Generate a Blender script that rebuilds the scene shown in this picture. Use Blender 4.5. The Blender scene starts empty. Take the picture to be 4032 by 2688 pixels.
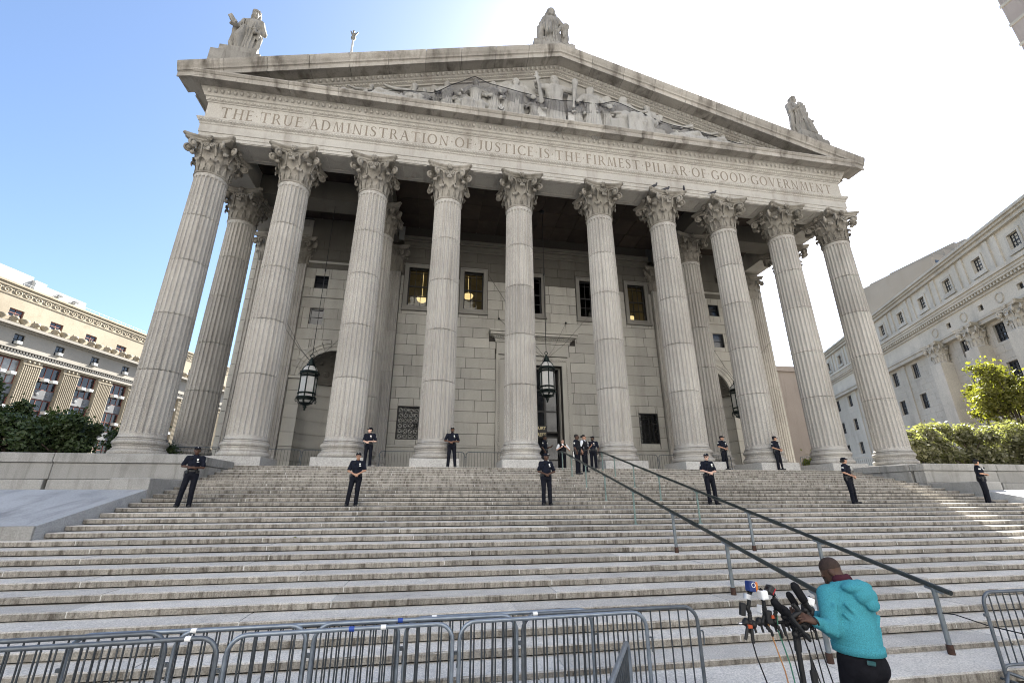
import bpy, math, random
import numpy as np
from mathutils import Vector, Matrix

random.seed(7)
RNG = np.random.default_rng(7)
SC = bpy.context.scene
COL = SC.collection
pi = math.pi
R = math.radians

# ------------------------------------------------------------------ camera
cd = bpy.data.cameras.new("camera")
cam = bpy.data.objects.new("camera", cd)
COL.objects.link(cam)
SC.camera = cam
cd.sensor_fit = 'HORIZONTAL'
cd.sensor_width = 36.0
cd.lens = 36.0 * 1754.43 / 4032.0
cd.clip_start = 0.05
cd.clip_end = 3000
CAM = Vector((-6.9985, -22.6711, -1.3465))
yaw, pit, rol = R(9.9473), R(19.3559), R(-0.1476)
fw = Vector((math.sin(yaw) * math.cos(pit), math.cos(yaw) * math.cos(pit), math.sin(pit)))
rt0 = Vector((math.cos(yaw), -math.sin(yaw), 0))
up0 = rt0.cross(fw)
rt = math.cos(rol) * rt0 + math.sin(rol) * up0
up = -math.sin(rol) * rt0 + math.cos(rol) * up0
cam.matrix_world = Matrix(((rt.x, up.x, -fw.x, CAM.x), (rt.y, up.y, -fw.y, CAM.y), (rt.z, up.z, -fw.z, CAM.z), (0, 0, 0, 1)))

# ------------------------------------------------------------------ sky, sun, exposure
SUN_AZ, SUN_EL = 36.0, 41.0          # degrees from +Y towards +X, above the horizon
world = bpy.data.worlds.new("World")
SC.world = world
world.use_nodes = True
wn, wl = world.node_tree.nodes, world.node_tree.links
sky = wn.new('ShaderNodeTexSky')
sky.sky_type = 'NISHITA'
sky.sun_disc = False
sky.sun_elevation = R(SUN_EL)
sky.sun_rotation = R(SUN_AZ)
sky.altitude = 20
sky.air_density = 1.0
sky.dust_density = 1.3
sky.ozone_density = 3.0
wl.new(sky.outputs[0], wn['Background'].inputs[0])
wn['Background'].inputs[1].default_value = 0.054
sd = bpy.data.lights.new("sun", 'SUN')
sun = bpy.data.objects.new("sun", sd)
COL.objects.link(sun)
sd.energy = 5.0
sd.angle = R(0.55)
sd.color = (1.0, 0.95, 0.87)
S3 = Vector((math.sin(R(SUN_AZ)) * math.cos(R(SUN_EL)), math.cos(R(SUN_AZ)) * math.cos(R(SUN_EL)), math.sin(R(SUN_EL))))
sun.rotation_euler = S3.to_track_quat('Z', 'Y').to_euler()
SC.view_settings.view_transform = 'Standard'
SC.view_settings.look = 'None'
SC.view_settings.exposure = 2.5
SC.view_settings.gamma = 1.0
SC.render.engine = 'CYCLES'
SC.cycles.filter_width = 1.0
SC.cycles.max_bounces = 6
SC.cycles.diffuse_bounces = 4
SC.cycles.transparent_max_bounces = 12

# ------------------------------------------------------------------ object helpers
def tag(o, label=None, cat=None, group=None, kind=None):
    if label: o['label'] = label
    if cat: o['category'] = cat
    if group: o['group'] = group
    if kind: o['kind'] = kind
    return o

def empty(name, loc=(0, 0, 0), rz=0.0, label=None, cat=None, group=None, kind=None, parent=None):
    o = bpy.data.objects.new(name, None)
    o.empty_display_size = 0.3
    COL.objects.link(o)
    o.location = loc
    o.rotation_euler = (0, 0, rz)
    if parent: o.parent = parent
    return tag(o, label, cat, group, kind)

def link(name, me, parent=None, mat=None, loc=(0, 0, 0), rot=(0, 0, 0), scale=(1, 1, 1), **kw):
    o = bpy.data.objects.new(name, me)
    COL.objects.link(o)
    o.location, o.rotation_euler, o.scale = loc, rot, scale
    if parent: o.parent = parent
    if mat:
        if not me.materials: me.materials.append(mat)
        elif me.materials[0] != mat:
            o.material_slots[0].link = 'OBJECT'
            o.material_slots[0].material = mat
    return tag(o, **kw)

def copy_tree(o, parent=None):
    c = o.copy()
    COL.objects.link(c)
    c.parent = parent
    for ch in o.children: copy_tree(ch, c)
    return c

class MB:
    """collects shapes into one mesh"""
    def __init__(s): s.v, s.f, s.sm = [], [], []
    def add(s, v, f, smooth=False):
        b = len(s.v)
        s.v += [tuple(p) for p in v]
        s.f += [tuple(i + b for i in q) for q in f]
        s.sm += [smooth] * len(f)
        return s
    def box(s, x0, x1, y0, y1, z0, z1, bev=0.0):
        if bev > 0:
            b = min(bev, abs(x1 - x0) / 2.1, abs(y1 - y0) / 2.1, abs(z1 - z0) / 2.1)
            xs, ys, zs = (x0, x1), (y0, y1), (z0, z1)
            v, idx = [], {}
            for ix in (0, 1):
                for iy in (0, 1):
                    for iz in (0, 1):
                        sx, sy, sz = (1, -1)[ix], (1, -1)[iy], (1, -1)[iz]
                        for a in range(3):
                            p = [xs[ix] + sx * b, ys[iy] + sy * b, zs[iz] + sz * b]
                            p[a] = (xs[ix], ys[iy], zs[iz])[a]
                            idx[(ix, iy, iz, a)] = len(v); v.append(p)
            f = []
            for a in range(3):
                o = [q for q in range(3) if q != a]
                for e in (0, 1):
                    q = []
                    for (c, d) in ((0, 0), (1, 0), (1, 1), (0, 1)):
                        k = [0, 0, 0]; k[a] = e; k[o[0]] = c; k[o[1]] = d
                        q.append(idx[(k[0], k[1], k[2], a)])
                    f.append(q if (e == 1) == (a != 1) else q[::-1])
            for a in range(3):      # edges parallel to axis a
                o = [q for q in range(3) if q != a]
                for c in (0, 1):
                    for d in (0, 1):
                        k0 = [0, 0, 0]; k0[o[0]] = c; k0[o[1]] = d
                        k1 = list(k0); k1[a] = 1
                        f.append([idx[(*k0, o[0])], idx[(*k0, o[1])], idx[(*k1, o[1])], idx[(*k1, o[0])]])
            for ix in (0, 1):
                for iy in (0, 1):
                    for iz in (0, 1):
                        f.append([idx[(ix, iy, iz, a)] for a in range(3)])
            return s.add(v, f)
        v = [(x0, y0, z0), (x1, y0, z0), (x1, y1, z0), (x0, y1, z0), (x0, y0, z1), (x1, y0, z1), (x1, y1, z1), (x0, y1, z1)]
        f = [(0, 3, 2, 1), (4, 5, 6, 7), (0, 1, 5, 4), (1, 2, 6, 5), (2, 3, 7, 6), (3, 0, 4, 7)]
        return s.add(v, f)
    def prism(s, pts, d0, d1, axis=1):
        """polygon pts (a,b) extruded along axis between d0 and d1"""
        n = len(pts)
        def P(a, b, d): return ((d, a, b), (a, d, b), (a, b, d))[axis]
        v = [P(a, b, d0) for a, b in pts] + [P(a, b, d1) for a, b in pts]
        f = [tuple(range(n))[::-1], tuple(range(n, 2 * n))] + [(i, (i + 1) % n, n + (i + 1) % n, n + i) for i in range(n)]
        return s.add(v, f)
    def tube(s, pts, r, n=8, cap=True, closed=False, smooth=True):
        pts = [Vector(p) for p in pts]
        m = len(pts)
        rs = r if isinstance(r, (list, tuple)) else [r] * m
        v, f = [], []
        ref = None
        for i, p in enumerate(pts):
            if closed: t = pts[(i + 1) % m] - pts[i - 1]
            else: t = pts[min(i + 1, m - 1)] - pts[max(i - 1, 0)]
            if t.length < 1e-9: t = Vector((0, 0, 1))
            t.normalize()
            if ref is None:
                ref = t.orthogonal().normalized()
            ref = (ref - t * ref.dot(t))
            if ref.length < 1e-6: ref = t.orthogonal()
            ref.normalize()
            b = t.cross(ref)
            for k in range(n):
                a = 2 * pi * k / n
                v.append(p + (ref * math.cos(a) + b * math.sin(a)) * rs[i])
        mm = m if closed else m - 1
        for i in range(mm):
            j = (i + 1) % m
            for k in range(n):
                f.append((i * n + k, i * n + (k + 1) % n, j * n + (k + 1) % n, j * n + k))
        s.add(v, f, smooth)
        if cap and not closed:
            s.add(v[:n], [tuple(range(n))[::-1]]); s.add(v[-n:], [tuple(range(n))])
        return s
    def lathe(s, prof, n=24, c=(0, 0, 0), smooth=True, a0=0.0, a1=2 * pi, caps=True):
        """profile of (r, z) turned about z"""
        full = abs(a1 - a0 - 2 * pi) < 1e-6
        m = n if full else n + 1
        v = [(c[0] + r * math.cos(a0 + (a1 - a0) * k / n), c[1] + r * math.sin(a0 + (a1 - a0) * k / n), c[2] + z) for r, z in prof for k in range(m)]
        f = []
        for i in range(len(prof) - 1):
            for k in range(n):
                k2 = (k + 1) % m
                f.append((i * m + k, i * m + k2, (i + 1) * m + k2, (i + 1) * m + k))
        s.add(v, f, smooth)
        if caps and full:
            if prof[0][0] > 1e-6: s.add(v[:m], [tuple(range(m))[::-1]])
            if prof[-1][0] > 1e-6: s.add(v[-m:], [tuple(range(m))])
        return s
    def sweep(s, path, prof, cap=True, smooth=False, flip=False):
        """profile (o, z) mitred along a horizontal open path; o is measured to the right-hand side of travel"""
        path = [Vector((p[0], p[1], 0)) for p in path]
        zz = [0.0] * len(path)
        n, m = len(path), len(prof)
        v = []
        for i in range(n):
            d0 = (path[i] - path[i - 1]).normalized() if i else None
            d1 = (path[i + 1] - path[i]).normalized() if i < n - 1 else None
            if d0 is None: d0 = d1
            if d1 is None: d1 = d0
            n0 = Vector((d0.y, -d0.x, 0)); n1 = Vector((d1.y, -d1.x, 0))
            mt = n0 + n1
            mt = mt / max(1e-6, mt.dot(n0))
            for o, z in prof:
                q = path[i] + mt * o
                v.append((q.x, q.y, z))
        f = []
        for i in range(n - 1):
            for k in range(m):
                k2 = (k + 1) % m
                f.append((i * m + k, i * m + k2, (i + 1) * m + k2, (i + 1) * m + k))
        s.add(v, f, smooth)
        if cap:
            s.add(v[:m], [tuple(range(m))[::-1]]); s.add(v[-m:], [tuple(range(m))])
        return s
    def sphere(s, c, r, n=10, m=7, smooth=True):
        rx, ry, rz = r if isinstance(r, (list, tuple)) else (r, r, r)
        v = [(c[0], c[1], c[2] - rz)]
        for i in range(1, m):
            a = -pi / 2 + pi * i / m
            for k in range(n):
                b = 2 * pi * k / n
                v.append((c[0] + rx * math.cos(a) * math.cos(b), c[1] + ry * math.cos(a) * math.sin(b), c[2] + rz * math.sin(a)))
        v.append((c[0], c[1], c[2] + rz))
        f = [(0, 1 + (k + 1) % n, 1 + k) for k in range(n)]
        for i in range(m - 2):
            for k in range(n):
                a = 1 + i * n + k; b = 1 + i * n + (k + 1) % n
                f.append((a, b, b + n, a + n))
        L = len(v) - 1
        f += [(L, 1 + (m - 2) * n + k, 1 + (m - 2) * n + (k + 1) % n) for k in range(n)]
        return s.add(v, f, smooth)
    def move(s, M, start=0):
        for i in range(start, len(s.v)):
            s.v[i] = tuple(M @ Vector(s.v[i]))
        return s
    def mesh(s, name):
        me = bpy.data.meshes.new(name)
        me.from_pydata(s.v, [], s.f)
        if any(s.sm): me.polygons.foreach_set('use_smooth', s.sm)
        me.validate()
        me.update()
        return me
    def build(s, name, mat, parent=None, **kw):
        return link(name, s.mesh(name), parent, mat, **kw)

BOXC = {}
def bevbox(sx, sy, sz, bev=0.012):
    """shared box mesh, origin at the middle of its bottom"""
    k = (round(sx, 3), round(sy, 3), round(sz, 3), bev)
    if k not in BOXC:
        BOXC[k] = MB().box(-sx / 2, sx / 2, -sy / 2, sy / 2, 0, sz, bev).mesh('stone')
    return BOXC[k]

# ------------------------------------------------------------------ signed-distance sculpting
def smin(a, b, k):
    if k <= 0: return np.minimum(a, b)
    h = np.clip(0.5 + 0.5 * (b - a) / k, 0, 1)
    return b + (a - b) * h - k * h * (1 - h)

def cone(a, b, ra, rb=None, k=0.02): return ('c', np.array(a, float), np.array(b, float), ra, ra if rb is None else rb, k)
def ell(c, r, k=0.02, rot=None): return ('e', np.array(c, float), np.array(r, float), rot, k)
def rbox(c, hs, rad=0.01, k=0.01, rot=None): return ('b', np.array(c, float), np.array(hs, float), rot, rad, k)
def cut(p): return ('-',) + p

def prim_bb(p):
    if p[0] == '-': return prim_bb(p[1:])
    if p[0] == 'c':
        r = max(p[3], p[4]); return np.minimum(p[1], p[2]) - r, np.maximum(p[1], p[2]) + r
    r = np.full(3, np.linalg.norm(p[2]) if p[3] is not None else 0.0)
    if p[3] is None: r = p[2]
    if p[0] == 'b': r = r + p[4]
    return p[1] - r, p[1] + r

def prim_d(p, X, Y, Z):
    if p[0] == 'c':
        a, b, ra, rb = p[1], p[2], p[3], p[4]
        ba = b - a
        L = float(ba @ ba) + 1e-12
        t = np.clip(((X - a[0]) * ba[0] + (Y - a[1]) * ba[1] + (Z - a[2]) * ba[2]) / L, 0, 1)
        return np.sqrt((X - a[0] - t * ba[0]) ** 2 + (Y - a[1] - t * ba[1]) ** 2 + (Z - a[2] - t * ba[2]) ** 2) - (ra + t * (rb - ra))
    c, r, rot = p[1], p[2], p[3]
    x, y, z = X - c[0], Y - c[1], Z - c[2]
    if rot is not None:
        M = np.array(rot.to_matrix() if hasattr(rot, 'to_matrix') else rot).T
        x, y, z = M[0][0] * x + M[0][1] * y + M[0][2] * z, M[1][0] * x + M[1][1] * y + M[1][2] * z, M[2][0] * x + M[2][1] * y + M[2][2] * z
    if p[0] == 'e':
        k0 = np.sqrt((x / r[0]) ** 2 + (y / r[1]) ** 2 + (z / r[2]) ** 2)
        k1 = np.sqrt((x / r[0] ** 2) ** 2 + (y / r[1] ** 2) ** 2 + (z / r[2] ** 2) ** 2) + 1e-9
        return k0 * (k0 - 1) / k1
    qx, qy, qz = abs(x) - r[0], abs(y) - r[1], abs(z) - r[2]
    return np.sqrt(np.maximum(qx, 0) ** 2 + np.maximum(qy, 0) ** 2 + np.maximum(qz, 0) ** 2) + np.minimum(np.maximum(qx, np.maximum(qy, qz)), 0) - p[4]

def sculpt(prims, h, post=None, name='sculpt'):
    """smooth union of the primitives as one continuous surface"""
    bb = [prim_bb(p) for p in prims if p[0] != '-']
    lo = np.min([b[0] for b in bb], axis=0) - 3 * h
    hi = np.max([b[1] for b in bb], axis=0) + 3 * h
    n = np.ceil((hi - lo) / h).astype(int) + 1
    ax = [(lo[i] + h * np.arange(n[i])).astype(np.float32) for i in range(3)]
    D = np.full(n, 6 * h + 0.05, np.float32)
    for p in prims:
        neg = p[0] == '-'
        q = p[1:] if neg else p
        k = q[-1]
        b0, b1 = prim_bb(q)
        i0 = np.clip(np.floor((b0 - lo - k - 3 * h) / h).astype(int), 0, n - 1)
        i1 = np.clip(np.ceil((b1 - lo + k + 3 * h) / h).astype(int) + 1, 1, n)
        sl = tuple(slice(i0[i], i1[i]) for i in range(3))
        d = prim_d(q, ax[0][sl[0]][:, None, None], ax[1][sl[1]][None, :, None], ax[2][sl[2]][None, None, :])
        D[sl] = -smin(-D[sl], d, k) if neg else smin(D[sl], d, k)
    if post is not None:
        D = post(D, ax[0][:, None, None], ax[1][None, :, None], ax[2][None, None, :])
    ins = D < 0
    nx, ny, nz = n
    C8 = [D[dx:nx - 1 + dx, dy:ny - 1 + dy, dz:nz - 1 + dz] for dx in (0, 1) for dy in (0, 1) for dz in (0, 1)]
    cnt = sum((c < 0).astype(np.int8) for c in C8)
    cells = np.argwhere((cnt > 0) & (cnt < 8))
    if len(cells) == 0: return bpy.data.meshes.new(name)
    cv = np.stack([c[cells[:, 0], cells[:, 1], cells[:, 2]] for c in C8], 1)
    offs = np.array([(dx, dy, dz) for dx in (0, 1) for dy in (0, 1) for dz in (0, 1)], float)
    acc = np.zeros((len(cells), 3)); num = np.zeros(len(cells))
    for a in range(8):
        for b in range(a + 1, 8):
            if np.abs(offs[a] - offs[b]).sum() != 1: continue
            m = (cv[:, a] < 0) != (cv[:, b] < 0)
            t = cv[m, a] / (cv[m, a] - cv[m, b])
            acc[m] += offs[a] + t[:, None] * (offs[b] - offs[a]); num[m] += 1
    V = lo + h * (cells + acc / num[:, None])
    idx = np.full((nx - 1, ny - 1, nz - 1), -1, np.int64)
    idx[cells[:, 0], cells[:, 1], cells[:, 2]] = np.arange(len(cells))
    F = []
    for axn in range(3):
        s0 = [slice(None)] * 3; s1 = [slice(None)] * 3
        s0[axn] = slice(0, -1); s1[axn] = slice(1, None)
        A, B = ins[tuple(s0)], ins[tuple(s1)]
        e = np.argwhere(A != B)
        o = [i for i in range(3) if i != axn]
        ok = (e[:, o[0]] > 0) & (e[:, o[1]] > 0) & (e[:, o[0]] < n[o[0]] - 1) & (e[:, o[1]] < n[o[1]] - 1)
        e = e[ok]
        q = []
        for (d0, d1) in ((-1, -1), (0, -1), (0, 0), (-1, 0)):
            c = e.copy(); c[:, o[0]] += d0; c[:, o[1]] += d1
            q.append(idx[c[:, 0], c[:, 1], c[:, 2]])
        q = np.stack(q, 1)
        flip = A[e[:, 0], e[:, 1], e[:, 2]]
        if axn == 1: flip = ~flip
        q[~flip] = q[~flip][:, ::-1]
        F.append(q)
    F = np.concatenate(F)
    F = F[(F >= 0).all(1)]
    me = bpy.data.meshes.new(name)
    me.from_pydata(V.tolist(), [], F.tolist())
    me.polygons.foreach_set('use_smooth', [True] * len(me.polygons))
    me.update()
    return me
# ------------------------------------------------------------------ materials
MAT = {}
def nt(name):
    m = bpy.data.materials.new(name)
    m.use_nodes = True
    MAT[name] = m
    return m, m.node_tree.nodes, m.node_tree.links, m.node_tree.nodes['Principled BSDF']

def mathn(N, L, op, a, b=None, c=None, clamp=False):
    n = N.new('ShaderNodeMath'); n.operation = op; n.use_clamp = clamp
    for i, x in enumerate((a, b, c)):
        if x is None: continue
        if isinstance(x, (int, float)): n.inputs[i].default_value = x
        else: L.new(x, n.inputs[i])
    return n.outputs[0]

def mixc(N, L, fac, a, b, mode='MIX'):
    n = N.new('ShaderNodeMix'); n.data_type = 'RGBA'; n.blend_type = mode
    for i, x in ((0, fac), (6, a), (7, b)):
        if isinstance(x, (int, float)): n.inputs[i].default_value = x
        elif isinstance(x, tuple): n.inputs[i].default_value = (*x, 1) if len(x) == 3 else x
        else: L.new(x, n.inputs[i])
    return n.outputs[2]

def noise(N, L, vec, scale, detail=3.0, rough=0.55, dist=0.0):
    n = N.new('ShaderNodeTexNoise'); n.inputs['Scale'].default_value = scale
    n.inputs['Detail'].default_value = detail; n.inputs['Roughness'].default_value = rough
    n.inputs['Distortion'].default_value = dist
    if vec is not None: L.new(vec, n.inputs['Vector'])
    return n.outputs['Fac']

def ramp(N, L, x, lo, hi, a=0.0, b=1.0):
    n = N.new('ShaderNodeMapRange'); n.clamp = True
    n.inputs[1].default_value = lo; n.inputs[2].default_value = hi
    n.inputs[3].default_value = a; n.inputs[4].default_value = b
    L.new(x, n.inputs[0])
    return n.outputs[0]

def scaled(N, L, vec, s):
    n = N.new('ShaderNodeVectorMath'); n.operation = 'MULTIPLY'
    L.new(vec, n.inputs[0]); n.inputs[1].default_value = s
    return n.outputs[0]

def stone(name, c1, c2, stain=(0.10, 0.085, 0.065), stain_amt=0.35, speck=0.25, speck_scale=38, streak=(2.2, 2.2, 0.12), big=0.35,
          rnd=0.10, rough=0.82, bump=0.25, blotch=0.0):
    m, N, L, B = nt(name)
    pos = N.new('ShaderNodeNewGeometry').outputs['Position']
    oi = N.new('ShaderNodeObjectInfo').outputs['Random']
    base = mixc(N, L, ramp(N, L, noise(N, L, pos, big, 4), 0.3, 0.7), c1, c2)
    sp = noise(N, L, pos, speck_scale, 2, 0.7)
    base = mixc(N, L, 1.0, base, mixc(N, L, ramp(N, L, sp, 0.35, 0.68), (1 - speck,) * 3, (1 + speck * 0.6,) * 3), 'MULTIPLY')
    st = noise(N, L, scaled(N, L, pos, streak), 1.0, 5, 0.62, 0.4)
    base = mixc(N, L, ramp(N, L, st, 0.50, 0.74, 0, stain_amt), base, stain)
    if blotch > 0:
        base = mixc(N, L, ramp(N, L, noise(N, L, pos, 0.9, 6, 0.65), 0.52, 0.72, 0, blotch), base, stain)
    v = mathn(N, L, 'MULTIPLY_ADD', oi, 2 * rnd, 1 - rnd)
    base = mixc(N, L, 1.0, base, v, 'MULTIPLY')
    L.new(base, B.inputs['Base Color'])
    B.inputs['Roughness'].default_value = rough
    B.inputs['Specular IOR Level'].default_value = 0.3
    bn = N.new('ShaderNodeBump'); bn.inputs['Strength'].default_value = bump; bn.inputs['Distance'].default_value = 0.012
    L.new(mathn(N, L, 'ADD', sp, mathn(N, L, 'MULTIPLY', noise(N, L, pos, 9, 4), 0.8)), bn.inputs['Height'])
    L.new(bn.outputs[0], B.inputs['Normal'])
    return m

def plain(name, c, rough=0.6, metal=0.0, var=0.12, scale=20, spec=0.4, bump=0.0):
    m, N, L, B = nt(name)
    if var > 0:
        pos = N.new('ShaderNodeTexCoord').outputs['Object']
        x = ramp(N, L, noise(N, L, pos, scale, 4), 0.25, 0.75, 1 - var, 1 + var)
        L.new(mixc(N, L, 1.0, c, x, 'MULTIPLY'), B.inputs['Base Color'])
        if bump > 0:
            bn = N.new('ShaderNodeBump'); bn.inputs['Strength'].default_value = bump; bn.inputs['Distance'].default_value = 0.01
            L.new(noise(N, L, pos, scale * 1.3, 4), bn.inputs['Height']); L.new(bn.outputs[0], B.inputs['Normal'])
    else:
        B.inputs['Base Color'].default_value = (*c, 1)
    B.inputs['Roughness'].default_value = rough
    B.inputs['Metallic'].default_value = metal
    B.inputs['Specular IOR Level'].default_value = spec
    return m

G1, G2 = (0.43, 0.41, 0.375), (0.36, 0.34, 0.31)
stone('granite', G1, G2, stain_amt=0.35, speck=0.26)
stone('granite_shaft', (0.46, 0.44, 0.405), (0.37, 0.35, 0.32), stain=(0.13, 0.115, 0.095), stain_amt=0.45, blotch=0.12, speck=0.34, speck_scale=30, streak=(3.0, 3.0, 0.10), rnd=0.10)
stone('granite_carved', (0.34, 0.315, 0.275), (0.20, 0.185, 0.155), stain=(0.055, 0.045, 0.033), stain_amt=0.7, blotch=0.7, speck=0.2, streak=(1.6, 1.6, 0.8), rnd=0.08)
stone('granite_sculpture', (0.29, 0.275, 0.25), (0.19, 0.18, 0.16), stain=(0.05, 0.043, 0.035), stain_amt=0.7, blotch=0.5, speck=0.2, streak=(2.4, 2.4, 0.5), rnd=0.1)
stone('granite_relief', (0.39, 0.38, 0.355), (0.28, 0.27, 0.25), stain=(0.09, 0.08, 0.07), stain_amt=0.45, blotch=0.35, speck=0.2, streak=(2.4, 2.4, 0.5), rnd=0.08)
stone('granite_frame', (0.27, 0.26, 0.235), (0.22, 0.21, 0.19), stain_amt=0.3, speck=0.16)
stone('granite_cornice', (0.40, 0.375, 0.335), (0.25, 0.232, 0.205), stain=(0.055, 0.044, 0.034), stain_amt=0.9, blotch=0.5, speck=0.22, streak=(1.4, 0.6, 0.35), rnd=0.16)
stone('granite_frieze', (0.47, 0.45, 0.41), (0.40, 0.38, 0.345), stain=(0.14, 0.115, 0.09), stain_amt=0.45, blotch=0.2, streak=(1.1, 1.1, 0.25), rnd=0.05)
stone('granite_wall', (0.46, 0.445, 0.40), (0.39, 0.375, 0.34), stain=(0.13, 0.115, 0.09), stain_amt=0.25, speck=0.16, streak=(1.3, 1.3, 0.15), rnd=0.10)
stone('granite_wall_dark', (0.155, 0.145, 0.125), (0.12, 0.112, 0.096), stain=(0.06, 0.053, 0.042), stain_amt=0.3, speck=0.16, streak=(1.3, 1.3, 0.15), rnd=0.10)  # darker wall stone used for the upper courses, beams and niche domes
stone('granite_plinth', (0.47, 0.46, 0.44), (0.40, 0.39, 0.37), stain_amt=0.15, speck=0.32, speck_scale=26)
stone('podium_stone', (0.33, 0.325, 0.31), (0.27, 0.265, 0.25), stain=(0.075, 0.07, 0.062), stain_amt=0.6, blotch=0.3, streak=(2.6, 2.6, 0.25), speck=0.2)
stone('ramp_stone', (0.42, 0.43, 0.44), (0.31, 0.32, 0.33), stain=(0.15, 0.15, 0.15), stain_amt=0.85, blotch=0.45, streak=(1.5, 0.35, 0.5), speck=0.25, bump=0.5)
stone('letter_cut_shade', (0.24, 0.205, 0.17), (0.18, 0.155, 0.125), stain_amt=0.3, speck=0.2)  # darker tone puts the shade of cut letters into these raised ones
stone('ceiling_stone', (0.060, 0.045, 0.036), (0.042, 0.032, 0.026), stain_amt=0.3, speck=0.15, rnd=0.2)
stone('facing_stone', (0.56, 0.555, 0.545), (0.49, 0.485, 0.475), stain_amt=0.1, speck=0.05, speck_scale=4, big=0.05, bump=0.0)
stone('limestone_left', (0.30, 0.262, 0.195), (0.225, 0.195, 0.145), stain=(0.14, 0.115, 0.08), stain_amt=0.45, blotch=0.3, streak=(0.35, 0.35, 0.15), speck=0.1, speck_scale=8, big=0.08, bump=0.1)
stone('limestone_white', (0.28, 0.262, 0.23), (0.22, 0.206, 0.18), stain=(0.22, 0.20, 0.16), stain_amt=0.35, streak=(0.4, 0.4, 0.12), speck=0.1, speck_scale=8, big=0.08, bump=0.1)
stone('limestone_right', (0.54, 0.495, 0.41), (0.42, 0.385, 0.315), stain=(0.20, 0.19, 0.165), stain_amt=0.4, blotch=0.25, streak=(0.4, 0.4, 0.12), speck=0.14, speck_scale=9, big=0.1, bump=0.1)
stone('slate_ledge', (0.16, 0.165, 0.17), (0.11, 0.115, 0.12), stain_amt=0.4, speck=0.15)
stone('brown_stone', (0.40, 0.345, 0.305), (0.34, 0.29, 0.255), stain_amt=0.3, speck=0.15, speck_scale=10, bump=0.1)
stone('pavement', (0.30, 0.305, 0.31), (0.24, 0.245, 0.25), stain=(0.11, 0.105, 0.10), stain_amt=0.4, blotch=0.35, streak=(0.8, 0.8, 0.8), speck=0.3, bump=0.4)
stone('square_paving', (0.26, 0.245, 0.22), (0.20, 0.19, 0.17), stain_amt=0.2, speck=0.15)
stone('asphalt', (0.06, 0.06, 0.062), (0.045, 0.045, 0.047), stain_amt=0.2, speck=0.3)

def step_stone():
    m, N, L, B = nt('step_granite')
    g = N.new('ShaderNodeNewGeometry')
    pos = g.outputs['Position']
    oi = N.new('ShaderNodeObjectInfo').outputs['Random']
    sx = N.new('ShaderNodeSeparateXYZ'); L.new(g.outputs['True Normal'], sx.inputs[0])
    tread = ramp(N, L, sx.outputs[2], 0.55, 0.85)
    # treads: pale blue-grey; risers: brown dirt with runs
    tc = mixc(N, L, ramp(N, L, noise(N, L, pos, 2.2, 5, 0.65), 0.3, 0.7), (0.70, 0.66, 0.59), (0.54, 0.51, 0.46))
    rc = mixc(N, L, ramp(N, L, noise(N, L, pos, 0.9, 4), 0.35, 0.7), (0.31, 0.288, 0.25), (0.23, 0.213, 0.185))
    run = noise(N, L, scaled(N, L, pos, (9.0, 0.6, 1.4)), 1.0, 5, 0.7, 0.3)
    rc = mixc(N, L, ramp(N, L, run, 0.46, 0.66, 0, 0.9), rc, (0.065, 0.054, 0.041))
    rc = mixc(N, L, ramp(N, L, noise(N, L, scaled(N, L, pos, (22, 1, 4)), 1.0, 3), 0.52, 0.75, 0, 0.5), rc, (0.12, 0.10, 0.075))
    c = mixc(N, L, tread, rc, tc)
    sp = noise(N, L, pos, 46, 2, 0.75)
    c = mixc(N, L, 1.0, c, mixc(N, L, ramp(N, L, sp, 0.32, 0.68), (0.66,) * 3, (1.2,) * 3), 'MULTIPLY')
    # rust bleeding out round the rail feet and dark gum spots
    spot = noise(N, L, pos, 3.4, 2)
    c = mixc(N, L, ramp(N, L, spot, 0.68, 0.78, 0, 0.35), c, (0.09, 0.08, 0.07))
    v = mathn(N, L, 'MULTIPLY_ADD', oi, 0.34, 0.83)
    c = mixc(N, L, 1.0, c, v, 'MULTIPLY')
    L.new(c, B.inputs['Base Color'])
    B.inputs['Roughness'].default_value = 0.8
    B.inputs['Specular IOR Level'].default_value = 0.3
    bn = N.new('ShaderNodeBump'); bn.inputs['Strength'].default_value = 0.5; bn.inputs['Distance'].default_value = 0.012
    L.new(mathn(N, L, 'ADD', sp, mathn(N, L, 'MULTIPLY', noise(N, L, pos, 14, 4), 0.8)), bn.inputs['Height'])
    L.new(bn.outputs[0], B.inputs['Normal'])
step_stone()

plain('joint_dark', (0.05, 0.045, 0.04), 0.95, var=0.2)
plain('mortar', (0.50, 0.49, 0.46), 0.9, var=0.15)
plain('lantern_metal', (0.018, 0.028, 0.026), 0.45, 0.6, var=0.3, scale=14)
plain('lantern_glass', (0.62, 0.62, 0.60), 0.35, var=0.1, scale=4, spec=0.5)
plain('iron', (0.03, 0.03, 0.032), 0.5, 0.4, var=0.2)
plain('bronze_dark', (0.028, 0.027, 0.026), 0.4, 0.5, var=0.3)
plain('window_frame_dark', (0.03, 0.03, 0.03), 0.5, 0.2, var=0.2)
plain('window_frame_red', (0.16, 0.055, 0.04), 0.6, var=0.2)
plain('gold_letter', (0.55, 0.47, 0.28), 0.35, 0.2, var=0.05)
plain('white_paint', (0.30, 0.31, 0.315), 0.6, var=0.06)
plain('grey_paint', (0.52, 0.54, 0.55), 0.6, var=0.08, scale=2)
plain('louver', (0.42, 0.43, 0.42), 0.6, var=0.08)
plain('dark_room', (0.012, 0.013, 0.016), 0.6, var=0.2)
plain('blind', (0.035, 0.035, 0.028), 0.8, var=0.1, scale=3)
plain('galvanised', (0.12, 0.135, 0.15), 0.42, 0.45, var=0.3, scale=9, bump=0.1)
plain('galvanised_dark', (0.06, 0.068, 0.075), 0.45, 0.4, var=0.3, scale=9)
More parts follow.
